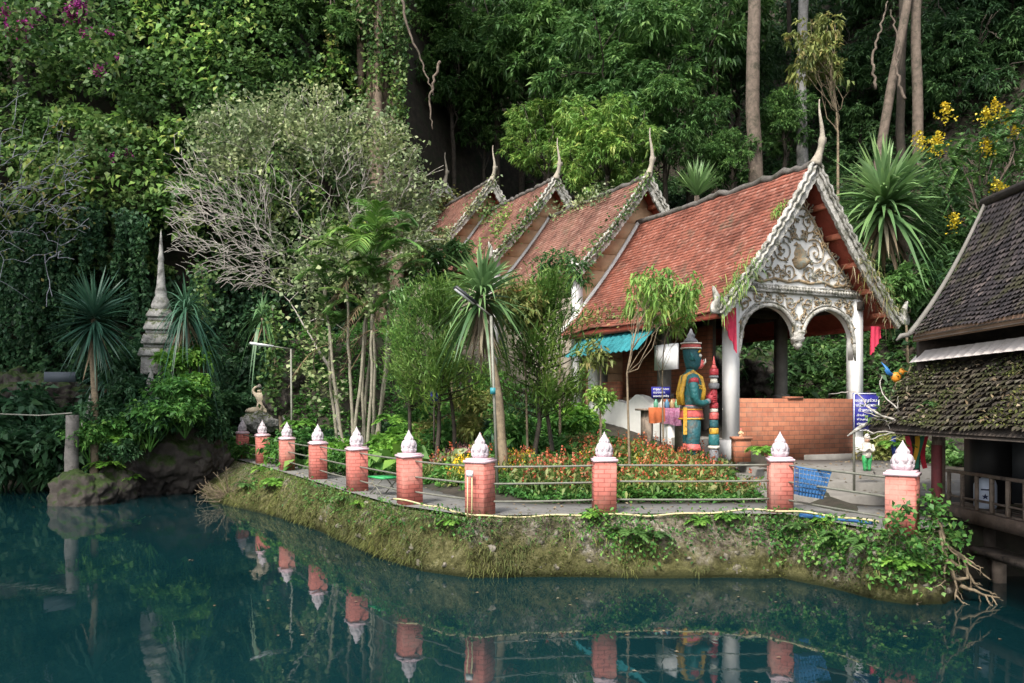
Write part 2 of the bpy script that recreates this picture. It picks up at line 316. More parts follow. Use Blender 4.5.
def ground(x, y):
    x = np.asarray(x, float); y = np.asarray(y, float)
    e = y - np.interp(x, EXe, EYe); sl_ = np.gradient(EYe, EXe); d = e / np.sqrt(1 + np.interp(x, EXe, np.clip(sl_, -1.8, 1.8)) ** 2)
    g = -1.5 + 2.38 * sstep(d, .4, .85)
    right = sstep(x, 5.4, 7.4)
    g = g + .13 * np.clip(d - 1.9, 0, None) * (1 - .55 * right)
    rel = np.stack([x - C0[0], y - C0[1]], -1); t = rel @ U; s = rel @ Vv
    zs = 1.25 + .16 * np.minimum(t, 7) + .2295 * np.clip(t - 7, 0, None) + np.clip(t - 30, 0, None) * 1.7
    emb = zs - .75 * np.clip(-s - 3.0, 0, None) - .9 * np.clip(1.2 - t, 0, None)
    hr = 1.3 + .2295 * np.clip(t, 0, None) + 1.1 * np.clip(s - 3.9 - .8 * np.clip(1 - t, 0, 3), 0, 4) + .42 * np.clip(s - 8, 0, 11) + 1.7 * np.clip(s - 19, 0, None)
    hr = hr - 2.5 * np.clip(3.4 - s, 0, None)
    yF = np.interp(x, [-90, -20, -12, -9.5, -7.5, -4, -1, 3], [30, 30.5, 31.5, 33, 36.5, 44, 49, 52])
    hl = .9 + 3.0 * (y - yF)
    hg = 1.0 + .85 * (y - 29.6) - 1.2 * np.clip(-11.3 - x, 0, None) - 1.2 * np.clip(x + 6.2, 0, None)
    g = np.maximum(g, np.where(d > 0, np.minimum(hg, 5.5), -9))
    n = fbm(np.stack([x, y, 0 * x], -1).reshape(-1, 3), .35, 5).reshape(x.shape) - .5
    z = np.maximum.reduce([g, np.minimum(emb, 60), np.minimum(hr, 60), np.minimum(hl, 60)])
    z = z + n * np.clip((z - 1.2) * .6, 0, 2.2)
    return np.where(d < 0, g, np.minimum(z, 44))
def gz(x, y): return float(ground(A(x), A(y))[0])
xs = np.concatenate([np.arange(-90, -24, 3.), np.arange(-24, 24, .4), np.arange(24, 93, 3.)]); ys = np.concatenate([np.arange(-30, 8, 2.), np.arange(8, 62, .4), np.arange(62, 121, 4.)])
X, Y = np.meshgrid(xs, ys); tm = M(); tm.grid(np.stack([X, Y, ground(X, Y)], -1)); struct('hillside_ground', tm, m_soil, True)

# water of the pool: still, mineral teal, with faint ripples
m_water, t, p, o = mk('teal pool water'); w_ = wpos(t)
mp = t.nodes.new('ShaderNodeMapping'); mp.inputs['Scale'].default_value = (1, .45, 1); t.links.new(w_, mp.inputs[0])
t.links.new(ramp(t, noise(t, .16, 4, .6, w_, .6), [(.35, (.0018, .0135, .0165)), (.65, (.004, .0225, .0255))]), p.inputs['Base Color']); p.inputs['Roughness'].default_value = .025; p.inputs['IOR'].default_value = 1.33
h1 = noise(t, 1.1, 2, .5, mp.outputs[0], .4); h2 = noise(t, 6, 2, .5, mp.outputs[0], .8)
hh = mathn(t, 'ADD', mathn(t, 'MULTIPLY', h1, 1.), mathn(t, 'MULTIPLY', h2, .16)); bump(t, p, hh, .055, .08)
wm = M(); wm.grid(np.array([[(-90, -30, 0), (90, -30, 0)], [(-90, 40, 0), (90, 40, 0)]], float)); struct('pool_water', wm, m_water)

# mossy concrete bank under the pillars
m_bank, t, p, o = mk('mossy bank concrete'); w_ = wpos(t); sp = t.nodes.new('ShaderNodeSeparateXYZ'); t.links.new(w_, sp.inputs[0])
n1 = noise(t, 1.6, 9, .75, w_, .5); n2 = noise(t, 7, 9, .8, w_); n3 = noise(t, .7, 5, .6, w_)
spk = noise(t, 9, 6, .75, w_); base = ramp(t, mathn(t, 'ADD', mathn(t, 'MULTIPLY', n1, .45), mathn(t, 'MULTIPLY', spk, .55)), [(.36, (.03, .026, .018)), (.45, (.11, .092, .065)), (.53, (.25, .215, .165)), (.62, (.55, .51, .44))])
mo = ramp(t, n2, [(.34, (.03, .032, .012)), (.47, (.095, .092, .034)), (.58, (.17, .16, .07)), (.72, (.3, .28, .17))])
lf = ramp(t, sp.outputs[0], [(0, (1, 1, 1)), (1, (0, 0, 0))])
f = mathn(t, 'ADD', mathn(t, 'MULTIPLY', n2, .6), mathn(t, 'SUBTRACT', mathn(t, 'MULTIPLY', n3, 1.1), mathn(t, 'MULTIPLY', sp.outputs[2], .42)))
f = mathn(t, 'SUBTRACT', f, mathn(t, 'MULTIPLY', mathn(t, 'MAXIMUM', mathn(t, 'ADD', sp.outputs[0], 1.5), 0.), .03))
col = mix(t, ramp(t, f, [(.40, (0, 0, 0)), (.62, (1, 1, 1))]), base, mo)
wet = ramp(t, sp.outputs[2], [(.03, (1, 1, 1)), (.13, (0, 0, 0))]); col = mix(t, wet, col, (.03, .034, .012))
t.links.new(col, p.inputs['Base Color']); p.inputs['Roughness'].default_value = .9; p.inputs['Specular IOR Level'].default_value = .15; bump(t, p, mathn(t, 'ADD', n2, mathn(t, 'MULTIPLY', noise(t, 16, 8, .75, w_), .6)), 1., .09)
NB = 520; ed_ = resamp(EDGE, NB); sd_ = resamp(SHORE, 1200); nr = np.argmin(((ed_[:, None] - sd_[None]) ** 2).sum(-1), 1); nr = np.maximum.accumulate(nr).astype(float); nr[0] = 0; nr[-1] = 1199; kk = np.ones(41) / 41; nr = np.maximum.accumulate(np.convolve(np.pad(nr, 20, mode='edge'), kk, 'valid')); nr[0] = 0; nr[-1] = 1199; sh_ = np.stack([np.interp(nr, np.arange(1200), sd_[:, c]) for c in (0, 1)], -1)
Tn = nrm(np.gradient(ed_, axis=0)); Nn_ = np.stack([Tn[:, 1], -Tn[:, 0]], -1); Nn_ = np.stack([np.convolve(np.pad(Nn_[:, c], 15, mode='edge'), np.ones(31) / 31, 'valid') for c in (0, 1)], -1); Nn_ = nrm(Nn_)
of_ = np.maximum(.16, ((sh_ - ed_) * Nn_).sum(1)); of_ = np.convolve(np.pad(of_, 15, mode='edge'), np.ones(31) / 31, 'valid'); sh_ = ed_ + Nn_ * of_[:, None]; ins = ed_ - Nn_ * .5
pz = np.array([-1.2, -.35, 0, .05, .1, .15, .21, .27, .33, .39, .45, .51, .57, .63, .69, .75, .8, .85, .885, .905]); prof = [(float(np.interp(z, [-1.2, -.35, 0, .12, .27, .44, .6, .74, .85, .905], [-.25, -.08, 0, .06, .16, .32, .52, .72, .9, 1])), float(z)) for z in pz]
Vb = np.stack([np.concatenate([sh_ + (ed_ - sh_) * a, np.full((NB, 1), z)], 1) for a, z in prof] + [np.concatenate([ins, np.full((NB, 1), .80)], 1)], 0)
q = Vb.reshape(-1, 3); amt = np.clip(q[:, 2] * 3, 0, 1) * np.clip((.905 - q[:, 2]) * 3, 0.02, 1); outd = np.tile(-nrm(ed_ - sh_), (len(prof) + 1, 1))
q[:, :2] += outd * (((fbm(q, 1.6, 3) - .45) * .5 + (fbm(q, 5.5, 8, 3) - .5) * .22) * amt)[:, None]; q[:, 2] += (fbm(q, 2.3, 9) - .5) * .14 * amt
bm_ = M(); bm_.grid(q.reshape(Vb.shape)); struct('bank_terrain', bm_, m_bank, True)

# path along the pillars, steps up to the pavilion
inner = offs(PL[:9], -1.35); outer = offs(PL[:9], .12)
inner = np.array([(-8.2, 29.6), (-6.4, 26.9), (-4.95, 24.2), (-3.4, 21.2), (-1.95, 18.4), (-.7, 16.1), (.4, 15.1), (1.6, 15.15), (4.6, 15.3), (7.0, 14.6), (6.4, 12.4)])
outer = np.array([(-9.3, 28.6), (-7.85, 26.0), (-6.4, 23.3), (-4.86, 20.35), (-3.4, 17.5), (-2.02, 15.0), (-.6, 13.52), (1.5, 13.82), (4.42, 13.8), (5.15, 11.95), (5.7, 12.05)])
i_, o_ = resamp(inner, 80), resamp(outer, 80)
pm = M(); pm.grid(np.stack([np.concatenate([o_ + (i_ - o_) * k, np.full((80, 1), .925)], 1) for k in (0, .5, 1)] + [np.concatenate([i_, np.full((80, 1), .7)], 1)], 0)); struct('garden_path', pm, m_path)
st = M()
for k, (y0, z1, x0) in enumerate([(15.1, 1.07, 4.7), (16.1, 1.21, 4.9), (17.1, 1.35, 5.1)]):
    st.box(((x0 + 9.2) / 2, (y0 + 21) / 2 + k * .003, (z1 + .3) / 2), (9.2 - x0, 21 - y0, z1 - .3))
struct('step_terrain', st, m_conc)

# ------------------------------------------------------------------ pillars with lotus finials, rails between them
m_pbrick = brickmat('salmon painted brick', (.47, .13, .10), (.52, .16, .125), (.26, .075, .057), .2, .072, stain=(.42, .24, .19))
def make_pillar():
    t = thing('brick_pillar', 'x', 'pillar', (0, 0, 0), 'pink brick pillars along the pool edge')
    b = M(); k = .182; c_ = .012; V = []
    for z in (-.02, .845): V += [(-k + c_, -k, z), (k - c_, -k, z), (k, -k + c_, z), (k, k - c_, z), (k - c_, k, z), (-k + c_, k, z), (-k, k - c_, z), (-k, -k + c_, z)]
    b.add(V, [[i_, (i_ + 1) % 8, 8 + (i_ + 1) % 8, 8 + i_] for i_ in range(8)] + [list(range(7, -1, -1)), list(range(8, 16))])
    s_ = b.build('shaft', m_pbrick, t); set_uvw(s_, lambda c: np.stack([c[:, 0] + c[:, 1] * .97, c[:, 2], 0 * c[:, 0]], -1))
    b = M(); b.box((0, 0, .86), (.40, .40, .045)); b.box((0, 0, .895), (.34, .34, .03)); b.build('cap', m_pink, t)
    pr = [(.08, .905), (.118, .925), (.138, .955), (.140, .985), (.122, 1.0), (.112, 1.005), (.128, 1.03), (.134, 1.06), (.122, 1.10), (.098, 1.135), (.078, 1.145), (.088, 1.165), (.078, 1.19), (.052, 1.225), (.028, 1.27), (.012, 1.30), (.001, 1.33)]
    b = M(); b.lathe(pr, n=48, mod=lambda a, z: 1 + .16 * np.abs(np.cos(4 * a + (math.pi / 2 if 1.0 < z < 1.14 else 0))) - .12)
    for row, (z0, rr, hh_, tilt) in enumerate([(.925, .106, .13, .2)]):
        for k in range(8):
            a = k * math.pi / 4 + row * math.pi / 8; dr = A(math.cos(a), math.sin(a), 0); tn = A(-math.sin(a), math.cos(a), 0)
            V = []
            for u, wd in ((0, .5), (.35, .62), (.7, .42), (1, .03)):
                rad = rr + .016 * math.sin(u * 3.1) + tilt * .12 * u + (.008 if u == 1 else 0)
                for q in (-1, 0, 1): V.append(dr * (rad + (.012 if q == 0 else -.008)) + tn * wd * .078 * q + A(0, 0, z0 + u * hh_))
            b.grid(np.array(V).reshape(4, 3, 3))
    b.build('lotus_finial', m_lotus, t, smooth=True); return t
pil0 = make_pillar()
PLAB = ['salmon brick pillar with lotus bud at the far left end of the row, beside dry shrub', 'second salmon brick pillar from the far left end of the row',
        'salmon brick pillar third from the left, behind it the thin lamp pole', 'salmon brick pillar fourth from the left, behind a bright green fern on the bank',
        'salmon brick pillar fifth from the left along the curving path', 'salmon brick pillar sixth from the left, just before the green folding table',
        'salmon brick pillar at the bend, with white junction box and conduit on its face', 'salmon brick pillar in the middle of the front row, facing the orange flowers',
        'salmon brick pillar in front of the brick wall, beside the blue basket', 'salmon brick pillar nearest the wooden deck, with pinkish lotus bud and vines at its foot']
frd = [0.5] * 10
for i in range(10):
    q = PL[min(i + 1, 9)] - PL[max(i - 1, 0)]; frd[i] = math.atan2(q[1], q[0])
frd[6] = -.5; frd[7] = 0.03; frd[8] = -.12; frd[9] = math.radians(-33); frd[5] = math.radians(-62)
for i, (x, y) in enumerate(PILLARS):
    zb = .92 if i < 9 else .86
    tl = (R.normal() * .009, R.normal() * .009)
    if i == 0: pil0.location = (x, y, zb); pil0.rotation_euler = (*tl, frd[i]); pil0['label'] = PLAB[0]; o = pil0
    else: o = dup(pil0, (x, y, zb), frd[i], 1 if i < 9 else (1.08, 1.08, 1.0), PLAB[i]); o.rotation_euler = (*tl, frd[i])
RLAB = ['far left bay between the first two pillars', 'bay between the second and third pillars from the left', 'bay just past the lamp pole pillar', 'bay between the fourth and fifth pillars from the left',
        'bay in front of the green folding table', 'short bay left of the junction box pillar', 'bay right of the junction box pillar', 'long bay in front of the guardian statue', 'bay holding the blue basket beside the deck']
for i in range(9):
    a, b = PL[i], PL[i + 1]; mid = (a + b) / 2
    r = thing('pipe_railing', 'three grey pipe rails, ' + RLAB[i], 'railing', (mid[0], mid[1], .92), 'pipe rails between the pillars')
    zb1 = .92 if i < 8 else .86
    for h in (.775, .505, .225):
        tt = np.linspace(.0, 1., 9)[:, None]; pts = np.concatenate([a + (b - a) * tt, np.full((9, 1), .92) + (zb1 - .92) * tt + h + R.uniform(-.012, .012)], 1); pts[:, 2] -= (.035 * np.sin(np.pi * tt[:, 0])) * R.uniform(.1, .45)
        pts = pts[:]; k = .16 / np.linalg.norm(b - a); e0 = pts[0] + (pts[-1] - pts[0]) * k; e1 = pts[-1] + (pts[0] - pts[-1]) * k; pts[0] = e0; pts[-1] = e1
        M().tube(pts, .0165, 8).build('rail', m_pipe, r, smooth=True)
# conduit with junction box on the corner pillar
c = W(477, 480, 13.5) ; jx = thing('junction_box', 'small white junction box with pale conduit running down the corner pillar', 'junction box', (-.66, 13.43, 1.6))
b = M(); b.box((-.665, 13.45, 1.60), (.11, .05, .09), -.5); b.build('box_body', m_signw, jx)
for dx in (-.035, .035): M().tube([(-.665 + dx, 13.445 - dx * .5, 1.57), (-.665 + dx, 13.44 - dx * .5, 1.2), (-.67 + dx, 13.43, .85)], .011, 6).build('conduit', m_pvc, jx)
# pipe along the foot of the pillars
pts = [W(x, y, Y) for x, y, Y in [(392, 500, 14.6), (420, 505, 14.2), (450, 512, 13.45), (475, 517, 13.2), (500, 519, 13.22), (560, 517, 13.4), (604, 516, 13.45), (650, 517, 13.45), (700, 515, 13.5), (760, 511, 13.5), (800, 513, 13.1), (840, 518, 12.5), (885, 524, 11.9)]]
pt = resamp(np.array(pts) + A(0, .2, 0), 60); pt[:, 2] = np.maximum(pt[:, 2], .915); pt[:, 2] += .012 * np.sin(np.arange(60) * .9)
tag(M().tube(pt, .016, 6).build('water_pipe', m_pvc, org=pt[30], smooth=True), 'thin yellowed plastic pipe running along the foot of the pillars', 'pipe')
pts = resamp(np.array([W(x, y, Y) for x, y, Y in [(800, 516, 13.3), (825, 519, 13.0), (850, 517, 12.8), (872, 515, 12.5)]]), 20); pts[:, 2] = .96
tag(M().tube(pts, .035, 8).build('blue_hose', plain('blue plastic', (.03, .12, .3), .5, .2, 5), org=pts[10], smooth=True), 'blue hose lying on the bank edge left of the deck pillar', 'hose')

# ------------------------------------------------------------------ stepped pavilions up the hill
def rz(s, zr, hs, drop): x = abs(s) / hs; return zr - drop * (1.22 * x - .22 * x * x)
def tile_rows(m, fn, na, nb, lift=.03, pointed=False, jit=.012, mi=0):
    a = np.linspace(0, 1, na + 1); bb = np.linspace(0, 1, nb + 1)
    for i in range(nb):
        off = .5 / na if i % 2 else 0
        a0 = np.clip(a[:-1] + off, 0, 1); a1 = np.clip(a[1:] + off, 0, 1); b0 = bb[i]; b1 = min(1.02, bb[i + 1] + .25 / nb)
        q00, q10, q11, q01 = fn(a0, b0), fn(a1, b0), fn(a1, b1), fn(a0, b1)
        Nn = nrm(np.cross(q10 - q00, q01 - q00)); Nn = np.where((Nn[:, 2] < 0)[:, None], -Nn, Nn); k = len(a0)
        up = Nn * (lift + R.random(k)[:, None] * jit); sink = Nn * .004; sd = (q10 - q00) * (R.normal(size=(k, 1)) * .03)
        kp = np.linalg.norm(q10 - q00, axis=1) > 1e-4
        lo1, lo0 = q11 + up + sd, q01 + up + sd; low = np.array(R.random(k))
        if pointed:
            up_q = .45; m1 = lo1 + (q10 - q11) * up_q; m0 = lo0 + (q00 - q01) * up_q; tip = (lo0 + lo1) / 2
            V = np.stack([q00 + sink, q10 + sink, m1, tip, m0], 1)[kp]; m.add(V.reshape(-1, 3), np.arange(len(V) * 5).reshape(-1, 5), mi, low[kp])
        else:
            V = np.stack([q00 + sink, q10 + sink, lo1, lo0, lo0 - up * 1.2, lo1 - up * 1.2], 1)[kp]; n = len(V); ii = np.arange(n)[:, None] * 6
            m.add(V.reshape(-1, 3), np.concatenate([ii + A(0, 1, 2, 3).astype(int), ii + A(3, 2, 5, 4).astype(int)]), mi, np.concatenate([low[kp], low[kp] * .8]))
def flame(m, base, d, up, h, wd, th=.05):                   # flat carved flame leaf, with thickness
    pr = [(0, -.5), (.12, -.62), (.3, -.5), (.45, -.3), (.62, -.36), (.8, -.05), (1, .35), (.72, .3), (.5, .25), (.34, .5), (.15, .6), (0, .5)]
    nn = nrm(np.cross(d, up)); V = [base + up * h * a + d * wd * b + nn * e for e in (-th / 2, th / 2) for a, b in pr]; k = len(pr)
    m.add(V, [list(range(k - 1, -1, -1)), list(range(k, 2 * k))] + [[i, (i + 1) % k, k + (i + 1) % k, k + i] for i in range(k)])
V3 = A(Vv[0], Vv[1], 0); U3 = A(U[0], U[1], 0); Z3 = A(0, 0, 1)
def barge(m, t0, zr, hs, drop, side, width=.30, teeth=27, th=.09):
    k = 61; ss = np.linspace(0.02, hs * 1.02, k); top, bot = [], []
    for i, s in enumerate(ss):
        z = rz(s, zr, hs, drop); ds = .02; sl = (rz(s + ds, zr, hs, drop) - z) / ds; n_ = nrm(A(-sl, 1.)) ; n_ = n_ if n_[1] > 0 else -n_
        saw = (i * teeth / k) % 1; e = width * (.85 + .24 * saw) * (1 - .15 * s / hs)
        up = .11 + .035 * math.sin(i * 1.9)
        top.append(P(t0, side * (s + n_[0] * up), z + n_[1] * up)); bot.append(P(t0, side * (s - n_[0] * e), z - n_[1] * e))
    top, bot = np.array(top), np.array(bot); fw = U3 * th
    m.grid(np.stack([top, bot])); m.grid(np.stack([top + fw, bot + fw])); m.grid(np.stack([top, top + fw])); m.grid(np.stack([bot, bot + fw]))
    mid = top * .62 + bot * .38 - U3 * .03; m.tube(mid, .035, 6); m.tube(top - U3 * .01, .045, 6)
    tip = top[-1]; flame(m, tip - Z3 * .1, V3 * side, Z3, .62, .26, .08)
def chofa(m, t0, zr, h):
    b = P(t0 + .04, 0, zr + .02); pts, rr = [], []
    for k in range(22):
        u = k / 21; pts.append(b + Z3 * h * u + V3 * (.05 * math.sin(u * 5.2) + .05 * u * u) * h + U3 * (-.10 * math.sin(u * 3.0) - .07 * u ** 3) * h); rr.append((.085 * (1 - u) ** 1.2 + .05 * max(0, 1 - u * 6) + .014) * (1 + .45 * math.exp(-((u - .36) / .05) ** 2)) * h / 1.5)
    m.tube(pts, rr, 8); j = pts[8]; m.tube([j, j + V3 * .1 + Z3 * .02, j + V3 * .13 - Z3 * .1], [.05, .04, .008], 6)
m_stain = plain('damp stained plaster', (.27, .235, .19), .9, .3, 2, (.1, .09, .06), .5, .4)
BL = ['front pavilion with carved white double arch gable and red tile roof', 'second tile roofed pavilion up the stair, directly behind the front pavilion', 'third tile roofed pavilion up the stair, ivy hanging on its gable',
      'fourth tile roofed pavilion up the stair, tan gable boards below its finial', 'farthest pavilion up the stair, only its grey finial and gable peak showing']
BT = [0, 7.1, 13.2, 19.15, 25.0]; BZ = [8.57, 9.97, 11.38, 12.74, 14.0]; BLEN = [7.6, 6.6, 6.4, 6.4, 5.0]; PAV = []
for i in range(5):
    t0, zr, ln = BT[i], BZ[i], BLEN[i]; hs, drop = (2.92, 3.72) if i == 0 else (2.62, 3.2)
    fl = 1.72 + .2295 * (t0 + 1.5); root = thing('stair_pavilion', BL[i], 'pavilion', P(t0 + .6, 0, fl), 'tile roofed pavilions stepping up the hill'); PAV.append(root)
    m = M()
    for sd in (-1, 1):
        fn = lambda a, b, sd=sd: np.stack([C0[0] + (t0 + .06 + a * ln) * U[0] + sd * b * hs * Vv[0], C0[1] + (t0 + .06 + a * ln) * U[1] + sd * b * hs * Vv[1], rz(b * hs, zr, hs, drop) + .03 + .0 * a + .055 * np.sin(a * 7 + b * 3 + i) * b + .02 * np.sin(a * 19 + i) * b], -1)
        tile_rows(m, fn, int(ln / .105), 40 if i == 0 else 35, .016, jit=.018)
    m.build('roof_tiles', m_tile if i == 0 else m_tile2, root)
    m = M()
    for sd in (-1, 1):
        ss = np.linspace(0, hs * .985, 14); g0 = [[P(t0 + .1, sd * s, rz(s, zr, hs, drop) - .03) for s in ss], [P(t0 + ln, sd * s, rz(s, zr, hs, drop) - .03) for s in ss]]
        m.grid(np.array(g0)); m.grid(np.array(g0) - Z3 * .07); m.box(P(t0 + ln / 2, sd * (hs - .06), rz(hs, zr, hs, drop) - .06), (.05, ln - .1, .17), ax=AX)
    m.build('roof_underside', m_redwood, root)
    m = M(); k = 40; rp = np.array([P(t0 + .1 + ln * a, 0, zr + .05 + .03 * R.normal()) for a in np.linspace(0, 1, k)]); m.tube(rp, .085 + .015 * R.random(k), 8); m.build('ridge_cap', plain('dark mossy ridge', (.11, .10, .09), .95, .4, 5, (.04, .04, .025), .5, .8) if i == 0 else bpy.data.materials['dark mossy ridge'], root)
    for sd in (-1, 1): m = M(); barge(m, t0, zr, hs, drop, sd, .205 if i == 0 else .21); m.build('bargeboard', m_trim, root)
    m = M(); chofa(m, t0, zr, 1.55); m.build('finial', plain('weathered finial stucco', (.33, .29, .23), .85, .25, 9, (.15, .13, .1), .55, .5) if i == 0 else bpy.data.materials['weathered finial stucco'], root, smooth=True)
    for sd in (-1, 1):
        for a in (.17, .34, .52, .70, .88):
            s = hs * a; m = M(); m.box(P(t0 + .35, sd * s, rz(s, zr, hs, drop) - .17), (.12, .52, .13), ax=AX); m.build('purlin', m_purlin, root)
    if i:
        zb = rz(hs * .86, zr, hs, drop); fz = fl - 1.6; m = M()     # boarded gable wall
        for k in range(14):
            z0 = fz + (zr - .25 - fz) * k / 14; z1 = fz + (zr - .25 - fz) * (k + 1) / 14 - .012
            def hw(z): return min(hs * .86, hs * max(0.0, min(1, (zr - .12 - z) / drop)) * .93)
            a0, a1 = hw(z0), max(hw(z1), .02); tt = t0 + .62 + (k % 2) * .006
            q = [P(tt, -a0, z0), P(tt, a0, z0), P(tt, a1, z1), P(tt, -a1, z1)]; q += [x + U3 * .06 for x in q]
            m.add(q, np.array([[0, 1, 2, 3], [7, 6, 5, 4], [0, 4, 5, 1], [1, 5, 6, 2], [2, 6, 7, 3], [3, 7, 4, 0]]), 0, R.random())
        m.build('gable_wall', m_tan, root)
        m = M(); m.box(P(t0 + .55, -hs * .88, (fz + zb) / 2), (.26, .26, zb - fz), ax=AX); m.box(P(t0 + .5, -hs * .88, zb - .15), (.42, .42, .18), ax=AX)
        m.build('column', m_whitecol, root)
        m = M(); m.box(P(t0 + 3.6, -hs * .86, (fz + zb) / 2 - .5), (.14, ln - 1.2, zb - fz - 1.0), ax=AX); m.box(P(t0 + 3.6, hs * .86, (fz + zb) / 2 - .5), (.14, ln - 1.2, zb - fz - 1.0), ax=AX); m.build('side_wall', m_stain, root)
        tv = t0 - .05                                            # the pale verge that caps the lower roof where it meets this gable
        m = M(); hs0, dr0, z0r = (2.92, 3.72, BZ[0]) if i == 1 else (2.62, 3.2, BZ[i - 1]); ss = np.linspace(0, hs0, 20)
        m.tube([P(t0 + .5, -s, rz(s, z0r, hs0, dr0) + .1) for s in ss], .075, 6); m.build('verge_trim', m_white, root)
root = PAV[0]
# --- front pavilion: pediment, arches, columns, low wall
def tubes3(m, poly, r): m.tube(poly, r, 6)
TF = .60
m = M(); hs, drop, zr = 2.92, 3.72, 8.57
ss = np.linspace(-2.06, 2.06, 60); top = [min(rz(abs(s) + .30, zr, hs, drop) - .02, 8.2) for s in ss]
f0 = np.array([[P(TF, s, 5.55) for s in ss], [P(TF, s, max(z, 5.56)) for s, z in zip(ss, top)]]); m.grid(f0); m.grid(f0 + U3 * .14); m.grid(np.stack([f0[1], f0[1] + U3 * .14]))
m.build('pediment', m_white, root)
def arch(s):
    a = abs(s)
    if a < .07: return 4.24
    x = (a - .98) / .90
    if abs(x) < 1: return 4.30 + .83 * math.sqrt(1 - x * x) if x < .82 else max(3.9, 4.30 + .83 * math.sqrt(1 - x * x))
    return 3.88 if a > 1.8 else 4.28
m = M(); ss = np.unique(np.concatenate([np.linspace(-1.94, 1.94, 110), [-1.88, 1.88, -.08, .08, -.07, .07]])); bot = [arch(s) for s in ss]
f0 = np.array([[P(TF, s, z) for s, z in zip(ss, bot)], [P(TF, s, 5.5) for s in ss]]); m.grid(f0); m.grid(f0 + U3 * .18); m.grid(np.stack([f0[0], f0[0] + U3 * .18]))
ap = m.build('arch_panel', m_white, root)
m = M()
for sd in (-1, 1):
    rim = [P(TF - .04, sd * (.98 + .90 * math.cos(a)), 4.30 + .85 * math.sin(a)) for a in np.linspace(-.02, math.pi + .02, 40)]; m.tube(rim, .055, 6); rim2 = [P(TF - .03, sd * (.98 + .98 * math.cos(a)), 4.30 + .95 * math.sin(a)) for a in np.linspace(.55, math.pi - .5, 30)]; m.tube(rim2, .025, 5)
    m.tube([P(TF - .04, sd * 1.88, 4.32), P(TF - .04, sd * 1.9, 4.1), P(TF - .04, sd * 1.93, 3.85)], [.055, .045, .02], 6)
m.lathe([(.02, 4.08), (.09, 4.14), (.13, 4.2), (.10, 4.26), (.16, 4.32), (.19, 4.38), (.14, 4.42), (.2, 4.5), (.1, 4.56)], P(TF + .02, 0, 0), 10)
m.build('arch_rim', m_trim, ap)
m = M()
for zc_, h in ((5.50, .06), (5.57, .09), (5.64, .05)): m.box(P(TF - .03, 0, zc_), (4.16 if zc_ != 5.57 else 4.22, .12, h), ax=AX)
for s in np.arange(-2.0, 2.01, .1): m.lathe([(.0, 5.52), (.035, 5.55), (.045, 5.58), (.03, 5.61), (0, 5.63)], P(TF - .10, s, 0), 6)
m.build('cornice', m_trim, root)
def spiral(m, s, z, r0, turns, d, a0, r=.028, tail=0, t=TF - .035):
    k = int(16 * turns) + 6; pts = []
    for i in range(k):
        u = i / (k - 1); a = a0 + d * u * turns * 2 * math.pi; rr = r0 * (1 - u) ** .8 + .01; pts.append(P(t, s + rr * math.cos(a), z + rr * math.sin(a)))
    m.tube(pts, np.linspace(r, r * .55, k), 5); e = pts[-1]; m.lathe([(0, -.03), (.045, 0), (0, .03)], e, 6)
    for j in range(4, k, 8):                                    # little curled leaves along the scroll
        c = pts[j]; o_ = nrm(c - P(t, s, z)); flame(m, c, np.cross(o_, U3), o_, .09, .06, .02)
def scroll_set(m, items, r=.024):
    r *= .8
    for s, z, r0, tu, d, a0 in items:
        for sd in (1, -1): spiral(m, sd * s, z, r0, tu, d * sd, a0 if sd > 0 else math.pi - a0, r)
m = M(); scroll_set(m, [(.30, 7.30, .27, 1.6, 1, -2.2), (.52, 6.55, .34, 1.9, -1, 2.2), (1.05, 6.22, .27, 1.6, 1, -1.2), (1.45, 5.92, .2, 1.5, -1, 2.6), (.95, 5.88, .16, 1.3, 1, .4), (.16, 7.72, .13, 1.2, -1, 1.5), (.62, 7.02, .17, 1.3, 1, -.4), (.34, 6.02, .2, 1.4, -1, -1.5), (1.68, 5.77, .1, 1.2, 1, 0)])
for sd in (1, -1):
    m.tube([P(TF - .03, sd * a, z) for a, z in ((0, 5.82), (.35, 5.76), (.8, 5.83), (1.2, 5.72), (1.6, 5.78))], .035, 6); m.tube([P(TF - .03, sd * a, z) for a, z in ((.05, 7.95), (.25, 7.62), (.6, 7.2), (.8, 6.85), (1.3, 6.3), (1.85, 5.75))], .03, 6)
    pass
scroll_set(m, [(.75, 6.05, .11, 1.2, 1, 2), (1.22, 6.52, .12, 1.2, -1, 0), (.22, 6.95, .12, 1.2, 1, 1), (.88, 6.75, .13, 1.3, 1, 3), (1.28, 5.8, .08, 1.1, -1, 1), (.42, 7.62, .09, 1.1, 1, 0), (.55, 5.9, .1, 1.2, -1, 3), (.12, 6.9, .08, 1, 1, 0), (1.62, 5.98, .07, 1, 1, 0)], .022)
for k in range(44):
    z = 5.75 + 2.1 * R.random() ** 1.4; s_ = R.uniform(-1, 1) * (1.95 - (z - 5.7) * .85); flame(m, P(TF - .03, s_, z), V3 * R.choice([-1, 1]), nrm(A(R.normal() * .6, 0, R.normal())), .1, .08, .03)
m.lathe([(.02, 6.1), (.16, 6.14), (.26, 6.24), (.3, 6.33), (.24, 6.35), (.16, 6.42), (.2, 6.5), (.12, 6.62), (.03, 6.74)], P(TF - .02, 0, 0), 12, sy=.35)
m.build('scrollwork', m_bronze, bpy.data.objects['pediment'])
